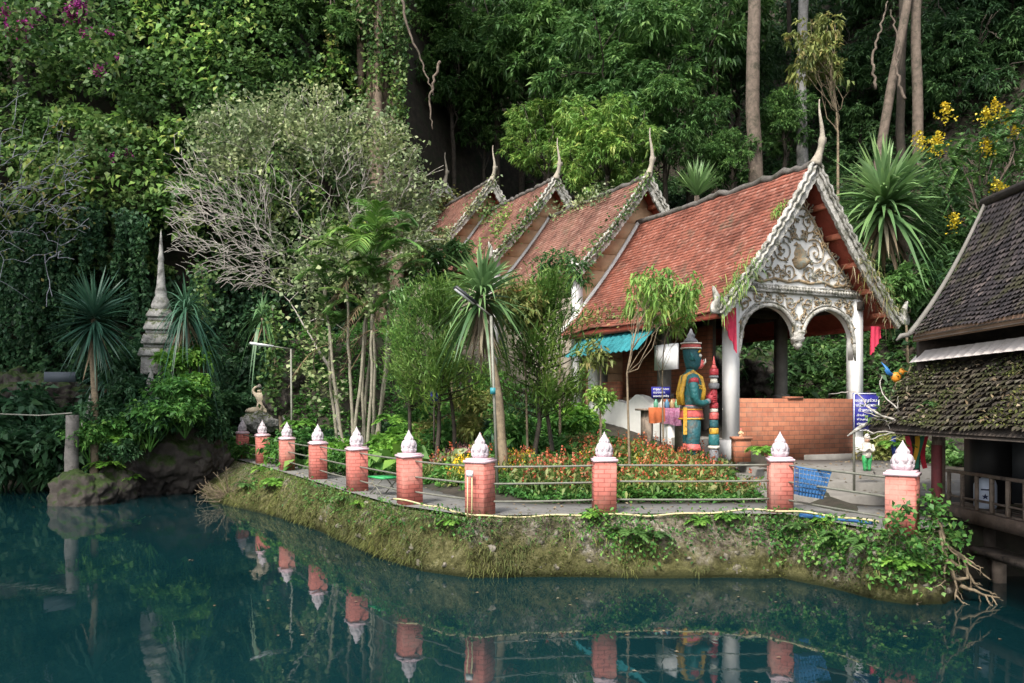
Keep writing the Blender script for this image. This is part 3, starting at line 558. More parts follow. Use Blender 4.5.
m = M(); scroll_set(m, [(1.72, 5.16, .17, 1.5, -1, 2.8), (1.76, 4.72, .12, 1.4, 1, -1.5), (1.35, 5.33, .12, 1.4, 1, 3.1), (.98, 5.36, .09, 1.2, -1, 0), (.62, 5.34, .12, 1.4, -1, 0), (.28, 5.25, .17, 1.5, 1, 3), (.14, 4.92, .13, 1.3, -1, 1.5), (1.86, 4.35, .07, 1.2, 1, 1), (.17, 4.62, .08, 1.2, 1, 1.5)], .026)
for k in range(30): s_ = R.uniform(-1.9, 1.9); z = R.uniform(max(arch(s_) + .1, 4.5), 5.45) if arch(s_) + .1 < 5.4 else 5.4; flame(m, P(TF - .03, s_, z), V3 * R.choice([-1, 1]), nrm(A(R.normal() * .5, 0, R.normal())), .1, .09, .03)
m.build('scrollwork', m_bronze, ap)
for s, t_ in ((-2.06, .7), (2.06, .7)): m = M(); m.box(P(t_, s, 3.4), (.29, .29, 4.4), ax=AX); m.box(P(t_, s, 1.6), (.4, .4, .5), ax=AX); m.build('column', m_whitecol, root)
for s, t_ in ((-2.06, 3.4), (2.06, 3.4), (-2.06, 6.6), (2.06, 6.6), (-.55, 3.4)): m = M(); m.box(P(t_, s, 3.3), (.27, .27, 4.0), ax=AX); m.box(P(t_, s, 2.95), (.36, .36, .12), ax=AX); m.build('column', m_conc, root)
m = M(); m.box(P(3.9, -2.06, 5.28), (.16, 6.9, .22), ax=AX); m.box(P(3.9, 2.06, 5.28), (.16, 6.9, .22), ax=AX); m.box(P(3.4, 0, 5.3), (4.2, .16, .2), ax=AX)
for a in np.arange(.9, 7.4, .55): m.box(P(a, 0, 5.45), (3.9, .06, .1), ax=AX)
m.build('roof_beam', m_dkwood, root)
m = M(); m.box(P(3.85, 0, 1.45), (4.6, 5.9, .8), ax=AX); m.build('floor', m_conc, root)
m = M(); m.box(P(.66, 0, 2.05), (3.83, .2, 1.62), ax=AX); m.box(P(.64, -.15, 2.88), (.5, .22, .06), ax=AX); m.box(P(3.0, 2.06, 2.3), (.18, 4.5, 1.1), ax=AX)
lw = m.build('low_wall', m_brick, root); cx0 = np.array(root.location)
set_uvw(lw, lambda c: np.stack([c[:, 0] * .9 + c[:, 1] * .435, c[:, 2], 0 * c[:, 0]], -1))
m = M(); m.box(P(.58, .95, 1.3), (1.6, .55, .3), ax=AX); m.build('plinth', m_conc, root)
# red valance cloths hanging by the columns
def drape(s0, s1, z0, z1, t_):
    k = 14; u = np.linspace(0, 1, k); tp = np.array([P(t_ + .03 * math.sin(x * 15), s0 + (s1 - s0) * x, z0) for x in u]); bt = np.array([P(t_ + .03 * math.sin(x * 15 + 1), s0 + (s1 - s0) * x, z0 - (z0 - z1) * (.35 + .65 * (x if s1 < 0 else 1 - x)) - .04 * abs(math.sin(x * 20))) for x in u]); q = np.stack([tp, tp * .5 + bt * .5, bt]); m = M(); m.grid(q); m.grid(q + U3 * .015); return m
m_cloth = plain('crimson cloth', (.5, .03, .07), .8, .2, 8, (.3, .02, .05), .6, .1)
o = drape(-2.62, -2.22, 5.0, 3.95, .3).build('red_drape', m_cloth, org=P(.3, -2.4, 4.5)); tag(o, 'crimson cloth valance hanging left of the white arch column', 'drape')
o = drape(2.26, 2.62, 4.75, 4.0, .35).build('red_drape', m_cloth, org=P(.3, 2.4, 4.4)); tag(o, 'crimson cloth valance hanging right of the arch column', 'drape')
# awning, side wall and stall under the left eave
m = M(); k = 60; aa = np.linspace(2.85, 6.7, k); wv = .022 * np.sin(np.arange(k) * math.pi / 2)
g0 = np.array([[P(a, -2.62 - .02, 4.80 + w_2) for a, w_2 in zip(aa, wv)], [P(a, -3.32, 4.13 + w_2) for a, w_2 in zip(aa, wv)]]); m.grid(g0); m.grid(g0 - Z3 * .012)
m.build('awning', m_teal, root)
m = M(); pr = [(2.9, 2.85), (3.6, 2.7), (4.1, 2.95), (4.4, 3.0), (4.9, 2.75), (5.4, 2.85), (6.2, 2.9), (6.9, 3.2)]
g0 = np.array([[P(a, -2.3, .9) for a, z in pr], [P(a, -2.3, z) for a, z in pr]]); m.grid(g0); m.grid(g0 + V3 * .25); m.grid(np.stack([g0[1], g0[1] + V3 * .25])); m.box(P(2.85, -2.18, 1.75), (.3, .2, 1.9), ax=AX); m.box(P(6.75, -2.2, 3.0), (.3, .3, 3.2), ax=AX)
m.build('side_wall', m_white, root)
m = M(); m.box(P(5.0, -.9, 3.9), (.15, 4.2, 1.9), ax=AX); m.box(P(6.1, -2.0, 3.05), (.2, .9, .7), ax=AX); m.box(P(2.75, -2.34, 2.55), (.12, .55, .62), ax=AX)
o = m.build('back_wall', m_brick, root); set_uvw(o, lambda c: np.stack([-c[:, 0] * .435 + c[:, 1] * .9, c[:, 2], 0 * c[:, 0]], -1))
m = M(); m.box(P(2.7, -2.5, 3.95), (.05, 1.0, .66), ax=AX); o = m.build('notice_board', m_signw, org=P(2.7, -2.5, 3.6)); tag(o, 'blank white board hung under the eave behind the guardian statue', 'board')
# ------------------------------------------------------------------ deck house on the right
m_crim = plain('faded crimson wood', (.14, .03, .032), .8, .3, 6, (.08, .03, .03), .55, .3)
root = thing('deck_house', 'dark moss roofed house on a wooden deck at the right edge over the pool', 'house', (7.6, 12.0, 1.0))
def rfx(x): return 6.2 - 2.35 * (1.28 * x - .28 * x * x)
m = M()
def upr(a, b):
    ye = 15.0 - .85 * b; y = ye - a * (ye - 4.0); return np.stack([8.35 - 1.72 * b + 0 * a, y, rfx(b) + .02 * np.sin(y * 3) + 0 * a], -1)
tile_rows(m, upr, 92, 25, .016, True, .022)
m.build('upper_roof', m_tile3, root)
m = M(); bb = np.linspace(0, 1, 14); g0 = np.array([[upr(A(0.), b)[0] for b in bb], [upr(A(1.), b)[0] for b in bb]]) - Z3 * .03; m.grid(g0); m.grid(g0 - Z3 * .06)
g1 = g0.copy(); g1[:, :, 0] = 2 * 8.35 - g1[:, :, 0]; m.grid(g1); m.build('roof_board', m_dkwood, root)
m = M(); tri = [upr(A(0.), b)[0] - Z3 * .08 - A(0, .25, 0) for b in bb]; tr2 = [A(2 * 8.35 - q[0], q[1], q[2]) for q in tri[::-1]]; m.add(tri + tr2[:-1], [list(range(len(tri) * 2 - 1))]); m.build('gable_wall', m_dkwood, root)
m = M(); ed = np.array([upr(A(0.), b)[0] + A(0, .02, .07) for b in np.linspace(0, 1.03, 16)]); m.tube(ed, np.linspace(.03, .045, 16), 6); m.tube([ed[-1], ed[-1] + A(-.12, .02, -.02), ed[-1] + A(-.2, .02, -.1)], [.045, .045, .015], 6); m.build('verge_trim', m_conc, root)
m = M(); m.tube([(8.35, 15.1, 6.26), (8.35, 4, 6.26)], .09, 8); m.build('ridge_cap', m_dkwood, root)
m = M(); m.box((6.68, 9.1, 3.80), (.06, 10.1, .14)); m.build('fascia', plain('sun bleached fascia board', (.36, .22, .15), .8, .25, 4, (.15, .09, .06), .56, .3), root)
m = M(); yy = np.linspace(14.45, 4, 160); wv = .02 * np.sin(np.arange(160) * math.pi / 2); g0 = np.array([[(6.72 + .2 * u + w_2, y, 3.40 + .2 * u) for y, w_2 in zip(yy, wv)] for u in np.linspace(0, 1, 5)]); m.grid(g0); m.grid(g0 + A(.02, 0, 0)); m.build('gutter_sheet', m_gut, root)
def lor(a, b): y0 = 14.75 - .6 * b; y = y0 - a * (y0 - 4.0); return np.stack([6.98 - 1.08 * b + 0 * a, y, 3.36 - 1.02 * b + .03 * np.sin(y * 2.3 + b * 3) * b], -1)
m = M(); tile_rows(m, lor, 96, 14, .022, True, .04); m.build('lower_roof', m_tile4, root)
m = M(); g0 = np.array([[lor(A(0.), b)[0] for b in bb], [lor(A(1.), b)[0] for b in bb]]) - Z3 * .03; m.grid(g0); m.grid(g0 - Z3 * .05)
for y in np.arange(4.5, 14.2, .7): m.tube([(5.95, y, 2.26), (7.0, y, 3.25)], .03, 4)
m.build('roof_board', m_dkwood, root)
for y in (13.9, 8.5): m = M(); m.box((6.55, y, 1.8), (.13, .13, 2.0)); m.build('post', m_dkwood, root)
m = M(); m.box((8.9, 9.5, 2.6), (.1, 10.5, 3.2)); m.box((7.9, 14.3, 3.0), (2.2, .1, 1.6)); m.build('wall', m_dkwood, root)
m = M()
for k in range(14): m.box((7.25 + .075 + k * .15, 9.2, 1.03), (.142, 10.2, .05), sh=R.random())
m.build('deck_floor', m_wood, root)
m = M(); m.box((7.20, 9.2, .93), (.07, 10.3, .2)); m.box((8.4, 14.25, .93), (2.2, .07, .2)); m.build('edge_beam', plain('flaked pale timber', (.23, .17, .13), .85, .35, 5, (.45, .41, .38), .62, .4), root)
m = M(); m.box((7.22, 9.2, 1.60), (.06, 10.0, .05)); m.box((7.22, 9.2, 1.20), (.035, 10.0, .03)); m.build('handrail', m_wood, root)
for y in np.arange(14.1, 7.5, -.42): M().box((7.22, y, 1.33), (.045 if round(y * 10) % 2 else .055, .05, .55)).build('baluster', m_wood, root)
m = M(); m.box((7.35, 9.0, .42), (.4, 9.4, .09)); m.box((7.35, 12.9, .2), (.16, .16, .5)); m.box((7.4, 11.2, .2), (.16, .16, .6)); m.box((7.5, 9.2, .2), (.16, .16, .6)); m.build('lower_plank', m_wood, root)
for x, y in ((7.5, 13.4), (7.6, 11.6), (7.6, 9.6), (9, 12.5)): m = M(); m.tube([(x, y, -1.4), (x, y, 1.0)], .09, 8); m.build('stilt', m_dkwood, root)
M().box((6.42, 12.9, 1.5), (.07, .2, 1.15)).build('corner_board', m_crim, root)
M().box((6.55, 13.1, 1.55), (.14, .14, 1.5)).build('post', m_wood, root)
# behind the railing
m = M(); x, y = 8.05, 14.0
cb = thing('dark_cabinet', 'tall black cabinet standing open on the wooden deck', 'cabinet', (7.85, 13.6, 1.06)); b = M(); b.box((7.82, 14.0, 1.75), (.6, .4, 1.35)); b.build('carcass', m_black, cb); b = M(); b.box((8.2, 13.7, 1.75), (.3, .04, 1.3), -.5); b.build('door', plain('dark slate panel', (.03, .035, .04), .5, .2, 4), cb)
jg = thing('water_jug', 'white plastic water jug with dark star on the deck behind the rail', 'water jug', (7.46, 13.45, 1.06)); jx, jy = 7.46, 13.45
b = M(); b.lathe([(.0, 1.06), (.15, 1.06), (.165, 1.1), (.165, 1.42), (.14, 1.5), (.06, 1.53), (.055, 1.58), (0, 1.585)], (jx, jy, 0), 20); b.build('bottle', plain('milky plastic', (.55, .62, .75), .35, .05, 3), jg, smooth=True)
b = M(); stp = [(math.sin(k * math.pi / 5) * (.05 if k % 2 == 0 else .021), math.cos(k * math.pi / 5) * (.05 if k % 2 == 0 else .021)) for k in range(10)]; dirj = nrm(A(-jx, -jy, 0)); rt = A(-dirj[1], dirj[0], 0)
cc = A(jx, jy, 1.25) + dirj * .170; b.add([cc + rt * q[0] + Z3 * q[1] for q in stp] + [cc - dirj * .01 + rt * q[0] + Z3 * q[1] for q in stp], [list(range(10)), list(range(19, 9, -1))] + [[i, (i + 1) % 10, 10 + (i + 1) % 10, 10 + i] for i in range(10)]); b.box(A(jx, jy, 1.36) + dirj * .168, (.12, .012, .022), math.atan2(rt[1], rt[0])); b.build('star_mark', plain('dark blue print', (.02, .03, .09), .5, .05, 4), jg)
tb = thing('blue_tub', 'small turquoise tub on the deck at the right edge', 'tub', (7.75, 12.3, 1.06)); b = M(); b.lathe([(.08, 1.06), (.1, 1.2), (.115, 1.21), (.1, 1.19), (.07, 1.07)], (7.75, 12.45, 0), 16); b.build('tub_body', m_teal, tb)
# colourful streamers under the eave
fg = thing('cloth_streamer', 'red, yellow and green cloth streamers hanging under the mossy eave', 'streamer', (6.1, 12.9, 2.0))
for k, (x, c) in enumerate([(907, (.4, .03, .05)), (915, (.55, .3, .02)), (921, (.03, .2, .12)), (928, (.45, .02, .04)), (899, (.05, .08, .3))]):
    q = W(x, 455, 13.0 + .05 * k); pts = np.array([q + A(.05 * math.sin(u * 3 + k), .02 * k, .28 - .5 * u) for u in np.linspace(0, 1, 8)]); m = M(); m.grid(np.stack([pts - A(.035, 0, 0), pts + A(.035, 0, .02)])); m.grid(np.stack([pts - A(.035, -.006, 0), pts + A(.035, .006, .02)])); m.build('ribbon', plain('streamer cloth ' + 'abcde'[k], c, .8, .2, 6), fg)
# bare grey branches fallen across the lower roof
def branchy(m, p0, p1, r, n, ln, dep=2, up=.1):
    p0, p1 = A(*p0), A(*p1); k = 9; u = np.linspace(0, 1, k)[:, None]; w_ = np.cumsum(R.normal(size=(k, 3)) * .03 * np.linalg.norm(p1 - p0), 0); w_[0] = 0; w_ -= w_[-1] * u; pts = p0 + (p1 - p0) * u + w_; m.tube(pts, np.linspace(r, r * .35, k), 5)
    if dep:
        for _ in range(n):
            i = R.integers(2, k); d = nrm(nrm(p1 - p0) + R.normal(size=3) * .6 + A(0, 0, up)); branchy(m, pts[i], pts[i] + d * ln * R.uniform(.5, 1), r * .5, max(1, n - 1), ln * .6, dep - 1, up)
m = M(); base = W(916, 433, 13.0); 
for x, y, Y in ((848, 392, 14.2), (862, 430, 13.9), (880, 385, 14.3), (884, 420, 13.5), (876, 437, 13.4)): branchy(m, base, W(x, y, Y), .022, 2, .35, 1)
tag(m.build('fallen_branch', m_pale, org=base), 'bare pale branches leaning over the mossy lower roof beside the blue sign', 'branch')
fr = W(880, 455, 13.6); 
# toy bird on the roof edge
bd = thing('bird_ornament', 'blue and orange bird ornament perched left of the mossy lower roof', 'ornament', W(896, 383, 14.6)); c = W(896, 377, 14.6); m = M(); m.loft([(c[0], c[1], c[2] - .09, .03, .03), (c[0], c[1], c[2] - .04, .08, .06), (c[0], c[1], c[2] + .03, .09, .06), (c[0], c[1], c[2] + .08, .03, .03)], 10); m.build('body', plain('orange toy paint', (.6, .22, .02), .5, .1, 5), bd, smooth=True)
m = M(); flame(m, c + A(-.1, -.02, .02), A(-1, 0, .4), A(-.5, 0, .9), .24, .12, .03); m.build('wing', plain('blue toy paint', (.03, .15, .4), .5, .1, 5), bd)
m = M(); c2 = c + A(.1, 0, .1); m.loft([(c2[0], c2[1], c2[2] - .06, .03, .03), (c2[0], c2[1], c2[2], .055, .05), (c2[0], c2[1], c2[2] + .05, .02, .02)], 8); m.tube([c2, c2 + A(.1, -.02, -.01)], [.02, .004], 5); m.build('head', bpy.data.materials['orange toy paint'], bd, smooth=True); M().tube([c - A(0, 0, .08), c - A(0, 0, .5)], .015, 5).build('perch', m_dkwood, bd)

# ------------------------------------------------------------------ signs
sg = thing('blue_sign', 'navy blue sign with white lettering beside the brick wall, right of the arch column', 'sign', (865 / F, 15.5, 1.2)); sy = 15.6
a, b_ = W(853, 393, sy), W(879, 431, sy); cx, cz = (a[0] + b_[0]) / 2, (a[2] + b_[2]) / 2; wd, ht = b_[0] - a[0], a[2] - b_[2]
M().box((cx, sy, cz), (wd, .03, ht)).build('panel', m_blue, sg)
m = M()
for s_ in (-1, 1): m.box((cx + s_ * (wd / 2 - .012), sy - .018, cz), (.012, .012, ht - .02)); m.box((cx, sy - .0185, cz + s_ * (ht / 2 - .012)), (wd - .03, .012, .012))
m.build('border', m_signw, sg); M().tube([(cx - wd / 2 + .04, sy + .05, cz + ht / 2), (cx - wd / 2 + .04, sy + .05, 1.0)], .025, 6).build('stake', m_pipe, sg)
def text_line(root, txt, x0, y, z, size, mat, name='lettering', width=None, face=0):
    cu = bpy.data.curves.new(name, 'FONT'); cu.body = txt; cu.size = size; cu.extrude = .003; cu.align_x = 'LEFT'; tmp = bpy.data.objects.new(name, cu); COL.objects.link(tmp)
    dg = bpy.context.evaluated_depsgraph_get(); me = bpy.data.meshes.new_from_object(tmp.evaluated_get(dg)); bpy.data.objects.remove(tmp)
    co = np.zeros(len(me.vertices) * 3, 'f'); me.vertices.foreach_get('co', co); co = co.reshape(-1, 3); ww = co[:, 0].max() - co[:, 0].min(); k = width / ww if width else 1
    X3 = A(math.cos(face), math.sin(face), 0); w_ = A(x0, y, z) + co[:, :1] * k * X3 + co[:, 1:2] * Z3 + co[:, 2:3] * A(X3[1], -X3[0], 0) - np.array(root.location)
    me.vertices.foreach_set('co', w_.astype('f').ravel()); me.update(); me.materials.append(mat); o = bpy.data.objects.new(name, me); COL.objects.link(o); o.parent = root; return o
for dz, sz, wf, x_, tx in ((.19, .075, .82, .03, 'ขอเชิญร่วม'), (.10, .075, .80, .04, 'นมัสการพระ'), (.01, .075, .72, .09, 'ถ้ำพระพุทธ'), (-.075, .05, .34, .06, 'ด้านใน'), (-.15, .05, .40, .06, 'ทำบุญ'), (-.23, .05, .44, .06, 'เปิดทุกวัน')):
    text_line(sg, tx, cx - wd / 2 + x_, sy - .02, cz + dz, sz, m_signw, width=wd * wf)
s2 = thing('dark_sign', 'small dark navy sign with three white lines in front of the stall', 'sign', (0, 0, 1.6)); s2.location = P(2.6, -2.75, 1.6); c = P(2.6, -2.75, 3.02)
M().box(c, (.48, .03, .3), 0).build('panel', m_blue, s2); M().tube([c + A(0, .03, 0), A(c[0], c[1] + .03, 1.4)], .02, 6).build('stake', m_dkwood, s2)
for dz, tx in ((.07, 'กรุณาถอด'), (-.02, 'รองเท้า'), (-.11, 'ขอบคุณครับ')): text_line(s2, tx, c[0] - .2, c[1] - .02, c[2] + dz, .075, m_signw, width=.4 if dz != -.02 else .3)
s3 = thing('small_blue_sign', 'little dark blue plate on a stake under the juniper', 'sign', W(434, 425, 20)); c = W(434, 396, 20.); M().box(c, (.2, .03, .24)).build('panel', m_blue, s3); M().tube([c, c - Z3 * 1.2], .02, 6).build('stake', m_dkwood, s3)
# ------------------------------------------------------------------ stall with cloth under the eave
c = W(664, 409.5, 20.6); tb = thing('stall_table', 'stall table with pink and orange cloths behind the guardian statue', 'table', (c[0], c[1], 1.6)); dv = A(.9, .435, 0); nn = A(.435, -.9, 0)
m = M(); m.box(c, (1.3, .55, .05), .45); m.box(c + dv * .5 - Z3 * .5, (.08, .4, .95), .45); m.box(c - dv * .5 - Z3 * .5, (.08, .4, .95), .45); m.build('tabletop', m_wood, tb)
def cloth(name, s0, s1, dn, off, mt):
    k = 30; u = np.linspace(s0, s1, k); a0 = [c + dv * x - nn * .2 + Z3 * (.034 + off) for x in u]; a1 = [c + dv * x + nn * (.285 + off) + Z3 * (.034 + off) for x in u]; a2 = [c + dv * x + nn * (.30 + off + .010 * math.sin(x * 33)) - Z3 * dn * (.6 + .04 * math.sin(x * 9)) for x in u]; a3 = [c + dv * x + nn * (.31 + off + .016 * math.sin(x * 33 + .4)) - Z3 * dn * (1 + .08 * math.sin(x * 9)) for x in u]; m = M(); m.grid(np.array([a0, a1, a2, a3])); m.grid(np.array([a0, a1, a2, a3]) + nn * .008 - Z3 * .004); m.build(name, mt, tb)
cloth('pink_cloth', -.3, .66, .36, 0, plain('pink patterned cloth', (.55, .24, .36), .8, .5, 22, (.42, .1, .2), .5, .1)); cloth('orange_cloth', -.66, -.2, .3, .015, plain('saffron cloth', (.58, .15, .05), .8, .25, 9))
for k, (x, c_) in enumerate([(656, (.1, .3, .2)), (662, (.5, .5, .45)), (667, (.08, .2, .3)), (672, (.35, .25, .12)), (677, (.12, .3, .14))]):
    q = c + dv * (x - 664) / 853 * 21 + Z3 * .05 - nn * .1 if False else W(x, 407.5, 20.6 + (x - 664) * .012); q[2] = c[2] + .036; m = M(); m.lathe([(.05, 0), (.06, .02), (.06, .13), (.03, .17), (.025, .21), (0, .21)], q, 10); o = m.build('bottle', plain('glass tint ' + 'abcde'[k], c_, .2, .1, 4), org=q, smooth=True); tag(o, ['green', 'pale', 'blue', 'amber', 'dark green'][k] + ' bottle standing on the stall table behind the guardian', 'bottle', 'bottles on the stall')

# ------------------------------------------------------------------ guardian giant with club
def mat_c(n, c, dirt=(.06, .06, .05), r=.6, d=.60):
    m, t, p, o = mk(n); col = ramp(t, noise(t, 7, 6, .65), [(.3, tuple(x * .72 for x in c)), (.7, tuple(x * 1.2 for x in c))]); vo = t.nodes.new('ShaderNodeTexVoronoi'); vo.inputs['Scale'].default_value = 17; t.links.new(coords(t), vo.inputs['Vector'])
    col = mix(t, ramp(t, vo.outputs['Distance'], [(.10, (.55, .55, .55)), (.2, (0, 0, 0))]), col, tuple(min(.6, x * 1.3 + .14) for x in c)); f = ramp(t, noise(t, 3.2, 9, .75, wpos(t), .5), [(d - .06, (0, 0, 0)), (d + .06, (1, 1, 1))]); col = mix(t, f, col, dirt)
    t.links.new(col, p.inputs['Base Color']); p.inputs['Roughness'].default_value = r; bump(t, p, vo.outputs['Distance'], .5, .02); return m
g_teal, g_dteal = mat_c('teal statue paint', (.016, .125, .13)), mat_c('deep teal statue paint', (.012, .085, .10)); g_yel = mat_c('ochre statue paint', (.6, .33, .03)); g_red = mat_c('coral statue paint', (.55, .1, .09)); g_wht = mat_c('off white statue paint', (.6, .56, .48)); g_grey = mat_c('grey statue paint', (.16, .16, .17)); g_dred = mat_c('dark red statue paint', (.35, .03, .04))
gx, gy = (691 - 512) / F * 19.3, 19.3; gz0 = gz(gx, gy) - .03; GH = 3.3 / 3.0
gu = thing('guardian_statue', 'tall teal green giant guardian statue in yellow vest and coral belt holding a club', 'statue', (gx, gy, gz0))
SL = .76
def g(x, y, z): return A(gx + x * GH * SL, gy + y * GH * SL, gz0 + z * GH)
def gl(m, secs, n=18, mi=0): return m.loft([tuple(g(x, y, z)) + (rx * GH * SL, ry * GH * SL) for x, y, z, rx, ry in secs], n, mi)
m = M(); gl(m, [(-.02, 0, 1.40, .26, .28), (0, 0, 1.55, .27, .30), (.03, 0, 1.72, .29, .33), (.02, 0, 1.9, .30, .36), (0, 0, 2.05, .25, .34), (-.01, 0, 2.14, .13, .18), (0, 0, 2.2, .12, .13)]); m.build('torso', g_teal, gu, smooth=True)
m = M(); gl(m, [(0, 0, 1.15, .32, .34), (.01, 0, 1.25, .32, .34), (0, 0, 1.38, .295, .32), (-.01, 0, 1.45, .28, .30)]); m.build('belt_skirt', g_red, gu)
m = M(); gl(m, [(0, 0, 1.38, .30, .325), (0, 0, 1.44, .295, .32)]); m.build('belt', g_grey, gu)
for sd in (-1, 1):
    m = M(); gl(m, [(0, sd * .15, .34, .13, .13), (0, sd * .16, .5, .17, .17), (.01, sd * .16, .8, .21, .19), (0, sd * .15, 1.2, .24, .2)], 14); m.build('trouser_leg', g_dteal, gu, smooth=True)
    m = M(); gl(m, [(.03, sd * .16, .53, .24, .22), (.02, sd * .16, .58, .21, .2), (0, sd * .16, .66, .19, .18)], 14); m.build('knee_cuff', g_red, gu)
    m = M(); gl(m, [(0, sd * .15, .12, .12, .12), (0, sd * .15, .3, .13, .13), (0, sd * .15, .36, .15, .15)], 12); gl(m, [(.12, sd * .16, 0, .28, .13), (.12, sd * .16, .08, .28, .13), (.05, sd * .16, .16, .17, .12)], 12); m.build('boot', g_red, gu)
    # vest strap over the shoulder and arm
    m = M(); m.tube([g(-.27, sd * .2, 1.45), g(-.30, sd * .22, 1.7), g(-.2, sd * .2, 2.03), g(.0, sd * .19, 2.12), g(.22, sd * .19, 2.0), g(.30, sd * .17, 1.75), g(.26, sd * .15, 1.47)], .055 * GH, 8); m.build('vest_strap', g_yel, gu)
    m = M(); m.tube([g(0, sd * .33, 2.02), g(-.02, sd * .40, 1.85), g(.0, sd * .42, 1.66), g(.06, sd * .40, 1.52), g(.2, sd * .33, 1.48), g(.36, sd * .22, 1.5), g(.46, sd * .14, 1.54)], np.array([.10, .115, .10, .085, .075, .065, .055]) * GH * .9, 12); ar = m.build('arm', g_teal, gu, smooth=True)
    m = M(); m.tube([g(.0, sd * .34, 1.98), g(-.01, sd * .40, 1.88)], [.105, .118], 12); m.build('arm_band', g_dred, ar); m = M(); m.tube([g(.38, sd * .21, 1.505), g(.44, sd * .155, 1.53)], [.072, .068], 10); m.build('bracelet', g_grey, ar)
    m = M(); m.loft([tuple(g(.51, sd * .10, 1.50)) + (.07, .055), tuple(g(.52, sd * .09, 1.58)) + (.085, .07), tuple(g(.52, sd * .09, 1.66)) + (.07, .06)], 10)
    for k in range(4): z = 1.51 + k * .042; m.tube([g(.50, sd * .13, z), g(.58, sd * .14, z), g(.645, sd * .07, z), g(.655, -sd * .01, z)], .022, 6)
    m.tube([g(.47, sd * .1, 1.64), g(.54, sd * .05, 1.71), g(.6, sd * .01, 1.70)], .024, 6); m.build('hand', g_dred, gu, smooth=True)
m = M(); gl(m, [(.03, 0, 2.18, .16, .14), (.06, 0, 2.26, .22, .20), (.04, 0, 2.40, .24, .23), (.01, 0, 2.55, .235, .23), (0, 0, 2.64, .22, .22)]); m.build('head', g_dteal, gu, smooth=True); hd = bpy.data.objects['head.001'] if 'head.001' in bpy.data.objects else bpy.data.objects['head']
m = M(); gl(m, [(.22, 0, 2.20, .07, .12), (.27, 0, 2.27, .10, .14), (.27, 0, 2.34, .09, .12), (.22, 0, 2.40, .06, .08)], 12); m.build('muzzle', g_red, hd, smooth=True)
for sd in (-1, 1):
    m = M(); m.tube([g(.31, sd * .09, 2.28), g(.37, sd * .10, 2.33), g(.37, sd * .10, 2.40)], [.028, .02, .005], 6); m.build('tusk', g_wht, hd)
    m = M(); m.lathe([(0, -.045), (.035, -.03), (.047, 0), (.035, .03), (0, .045)], g(.215, sd * .13, 2.46), 10); m.build('eye', g_wht, hd); m = M(); m.lathe([(0, -.02), (.02, 0), (0, .02)], g(.255, sd * .14, 2.46), 8); m.build('pupil', m_black, hd)
    m = M(); m.tube([g(.20, sd * .06, 2.53), g(.22, sd * .13, 2.56), g(.16, sd * .21, 2.53)], .025, 6); m.build('eyebrow', g_yel, hd)
    m = M(); flame(m, g(.0, sd * .23, 2.36), A(-1, 0, .2), A(-.2, 0, 1), .2, .1, .05); m.build('ear', g_teal, hd)
m = M(); gl(m, [(0, 0, 2.60, .25, .25), (0, 0, 2.64, .265, .265), (0, 0, 2.70, .255, .255), (0, 0, 2.73, .22, .22)]); hb = m.build('hat_band', g_red, gu)
for dz in (2.615, 2.715): m = M(); m.tube([g(.268 * math.cos(a), .268 * math.sin(a), dz) for a in np.linspace(0, 2 * math.pi, 30)], .017, 6); m.build('band_rim', g_wht, hb)
m = M(); gl(m, [(0, 0, 2.72, .215, .215), (-.01, 0, 2.78, .18, .18), (-.01, 0, 2.84, .10, .10), (0, 0, 2.88, .12, .12), (0, 0, 2.93, .06, .06), (0, 0, 3.02, .02, .02)]); m.build('hat', g_grey, gu)
for sd, x0 in ((-1, -.22), (1, .2)): m = M(); m.grid(np.array([[g(x0 + q, sd * .30, z) for q in (-.05, .05)] for z in (1.4, 1.1, .85)])); m.grid(np.array([[g(x0 + q, sd * .315, z) for q in (-.05, .05)] for z in (1.4, 1.1, .85)])); m.build('sash_tail', g_yel, gu)
m = M()
for a in np.linspace(-1.2, 1.2, 11): c_ = g(.30 * math.cos(a), .36 * math.sin(a), 1.86 - .1 * math.cos(a)); m.lathe([(0, -.03), (.03, 0), (0, .03)], c_, 6)
m.tube([g(.31 * math.cos(a), .37 * math.sin(a), 1.90 - .1 * math.cos(a)) for a in np.linspace(-1.3, 1.3, 14)], .018, 6); m.build('necklace', g_yel, gu)
m = M(); m.tube([g(.325 * math.cos(a), .345 * math.sin(a), 1.17) for a in np.linspace(0, 6.28, 30)], .02, 6); m.tube([g(.30 * math.cos(a), .325 * math.sin(a), 1.36) for a in np.linspace(0, 6.28, 30)], .016, 6); m.build('hem_band', g_yel, gu)
cl = thing('guardian_club', 'tall banded red, grey and green club standing in front of the guardian', 'club', tuple(g(.62, 0, 0)))
for z0, z1, r0, r1, mt in [(0, .55, .125, .12, g_grey), (.55, .62, .15, .15, g_wht), (.62, .85, .14, .13, g_teal), (.85, .98, .12, .12, g_yel), (.98, 1.15, .115, .11, g_dteal), (1.15, 1.3, .125, .12, g_red), (1.3, 1.38, .105, .105, g_wht), (1.38, 1.5, .115, .11, g_dred), (1.5, 1.78, .085, .085, g_dred), (1.78, 1.9, .13, .14, g_grey), (1.9, 2.0, .10, .09, g_wht), (2.0, 2.06, .12, .12, g_grey), (2.06, 2.2, .12, .11, g_dred), (2.2, 2.28, .075, .05, g_red), (2.28, 2.46, .04, .008, g_red)]:
    m = M(); r0, r1 = r0 * .82, r1 * .82; m.lathe([(r0 * .9 * GH, z0 * GH + .003), (r0 * GH, z0 * GH + .02), (r1 * GH, z1 * GH - .02), (r1 * .9 * GH, z1 * GH - .003)], g(.62, 0, 0), 14); m.build('band', mt, cl)
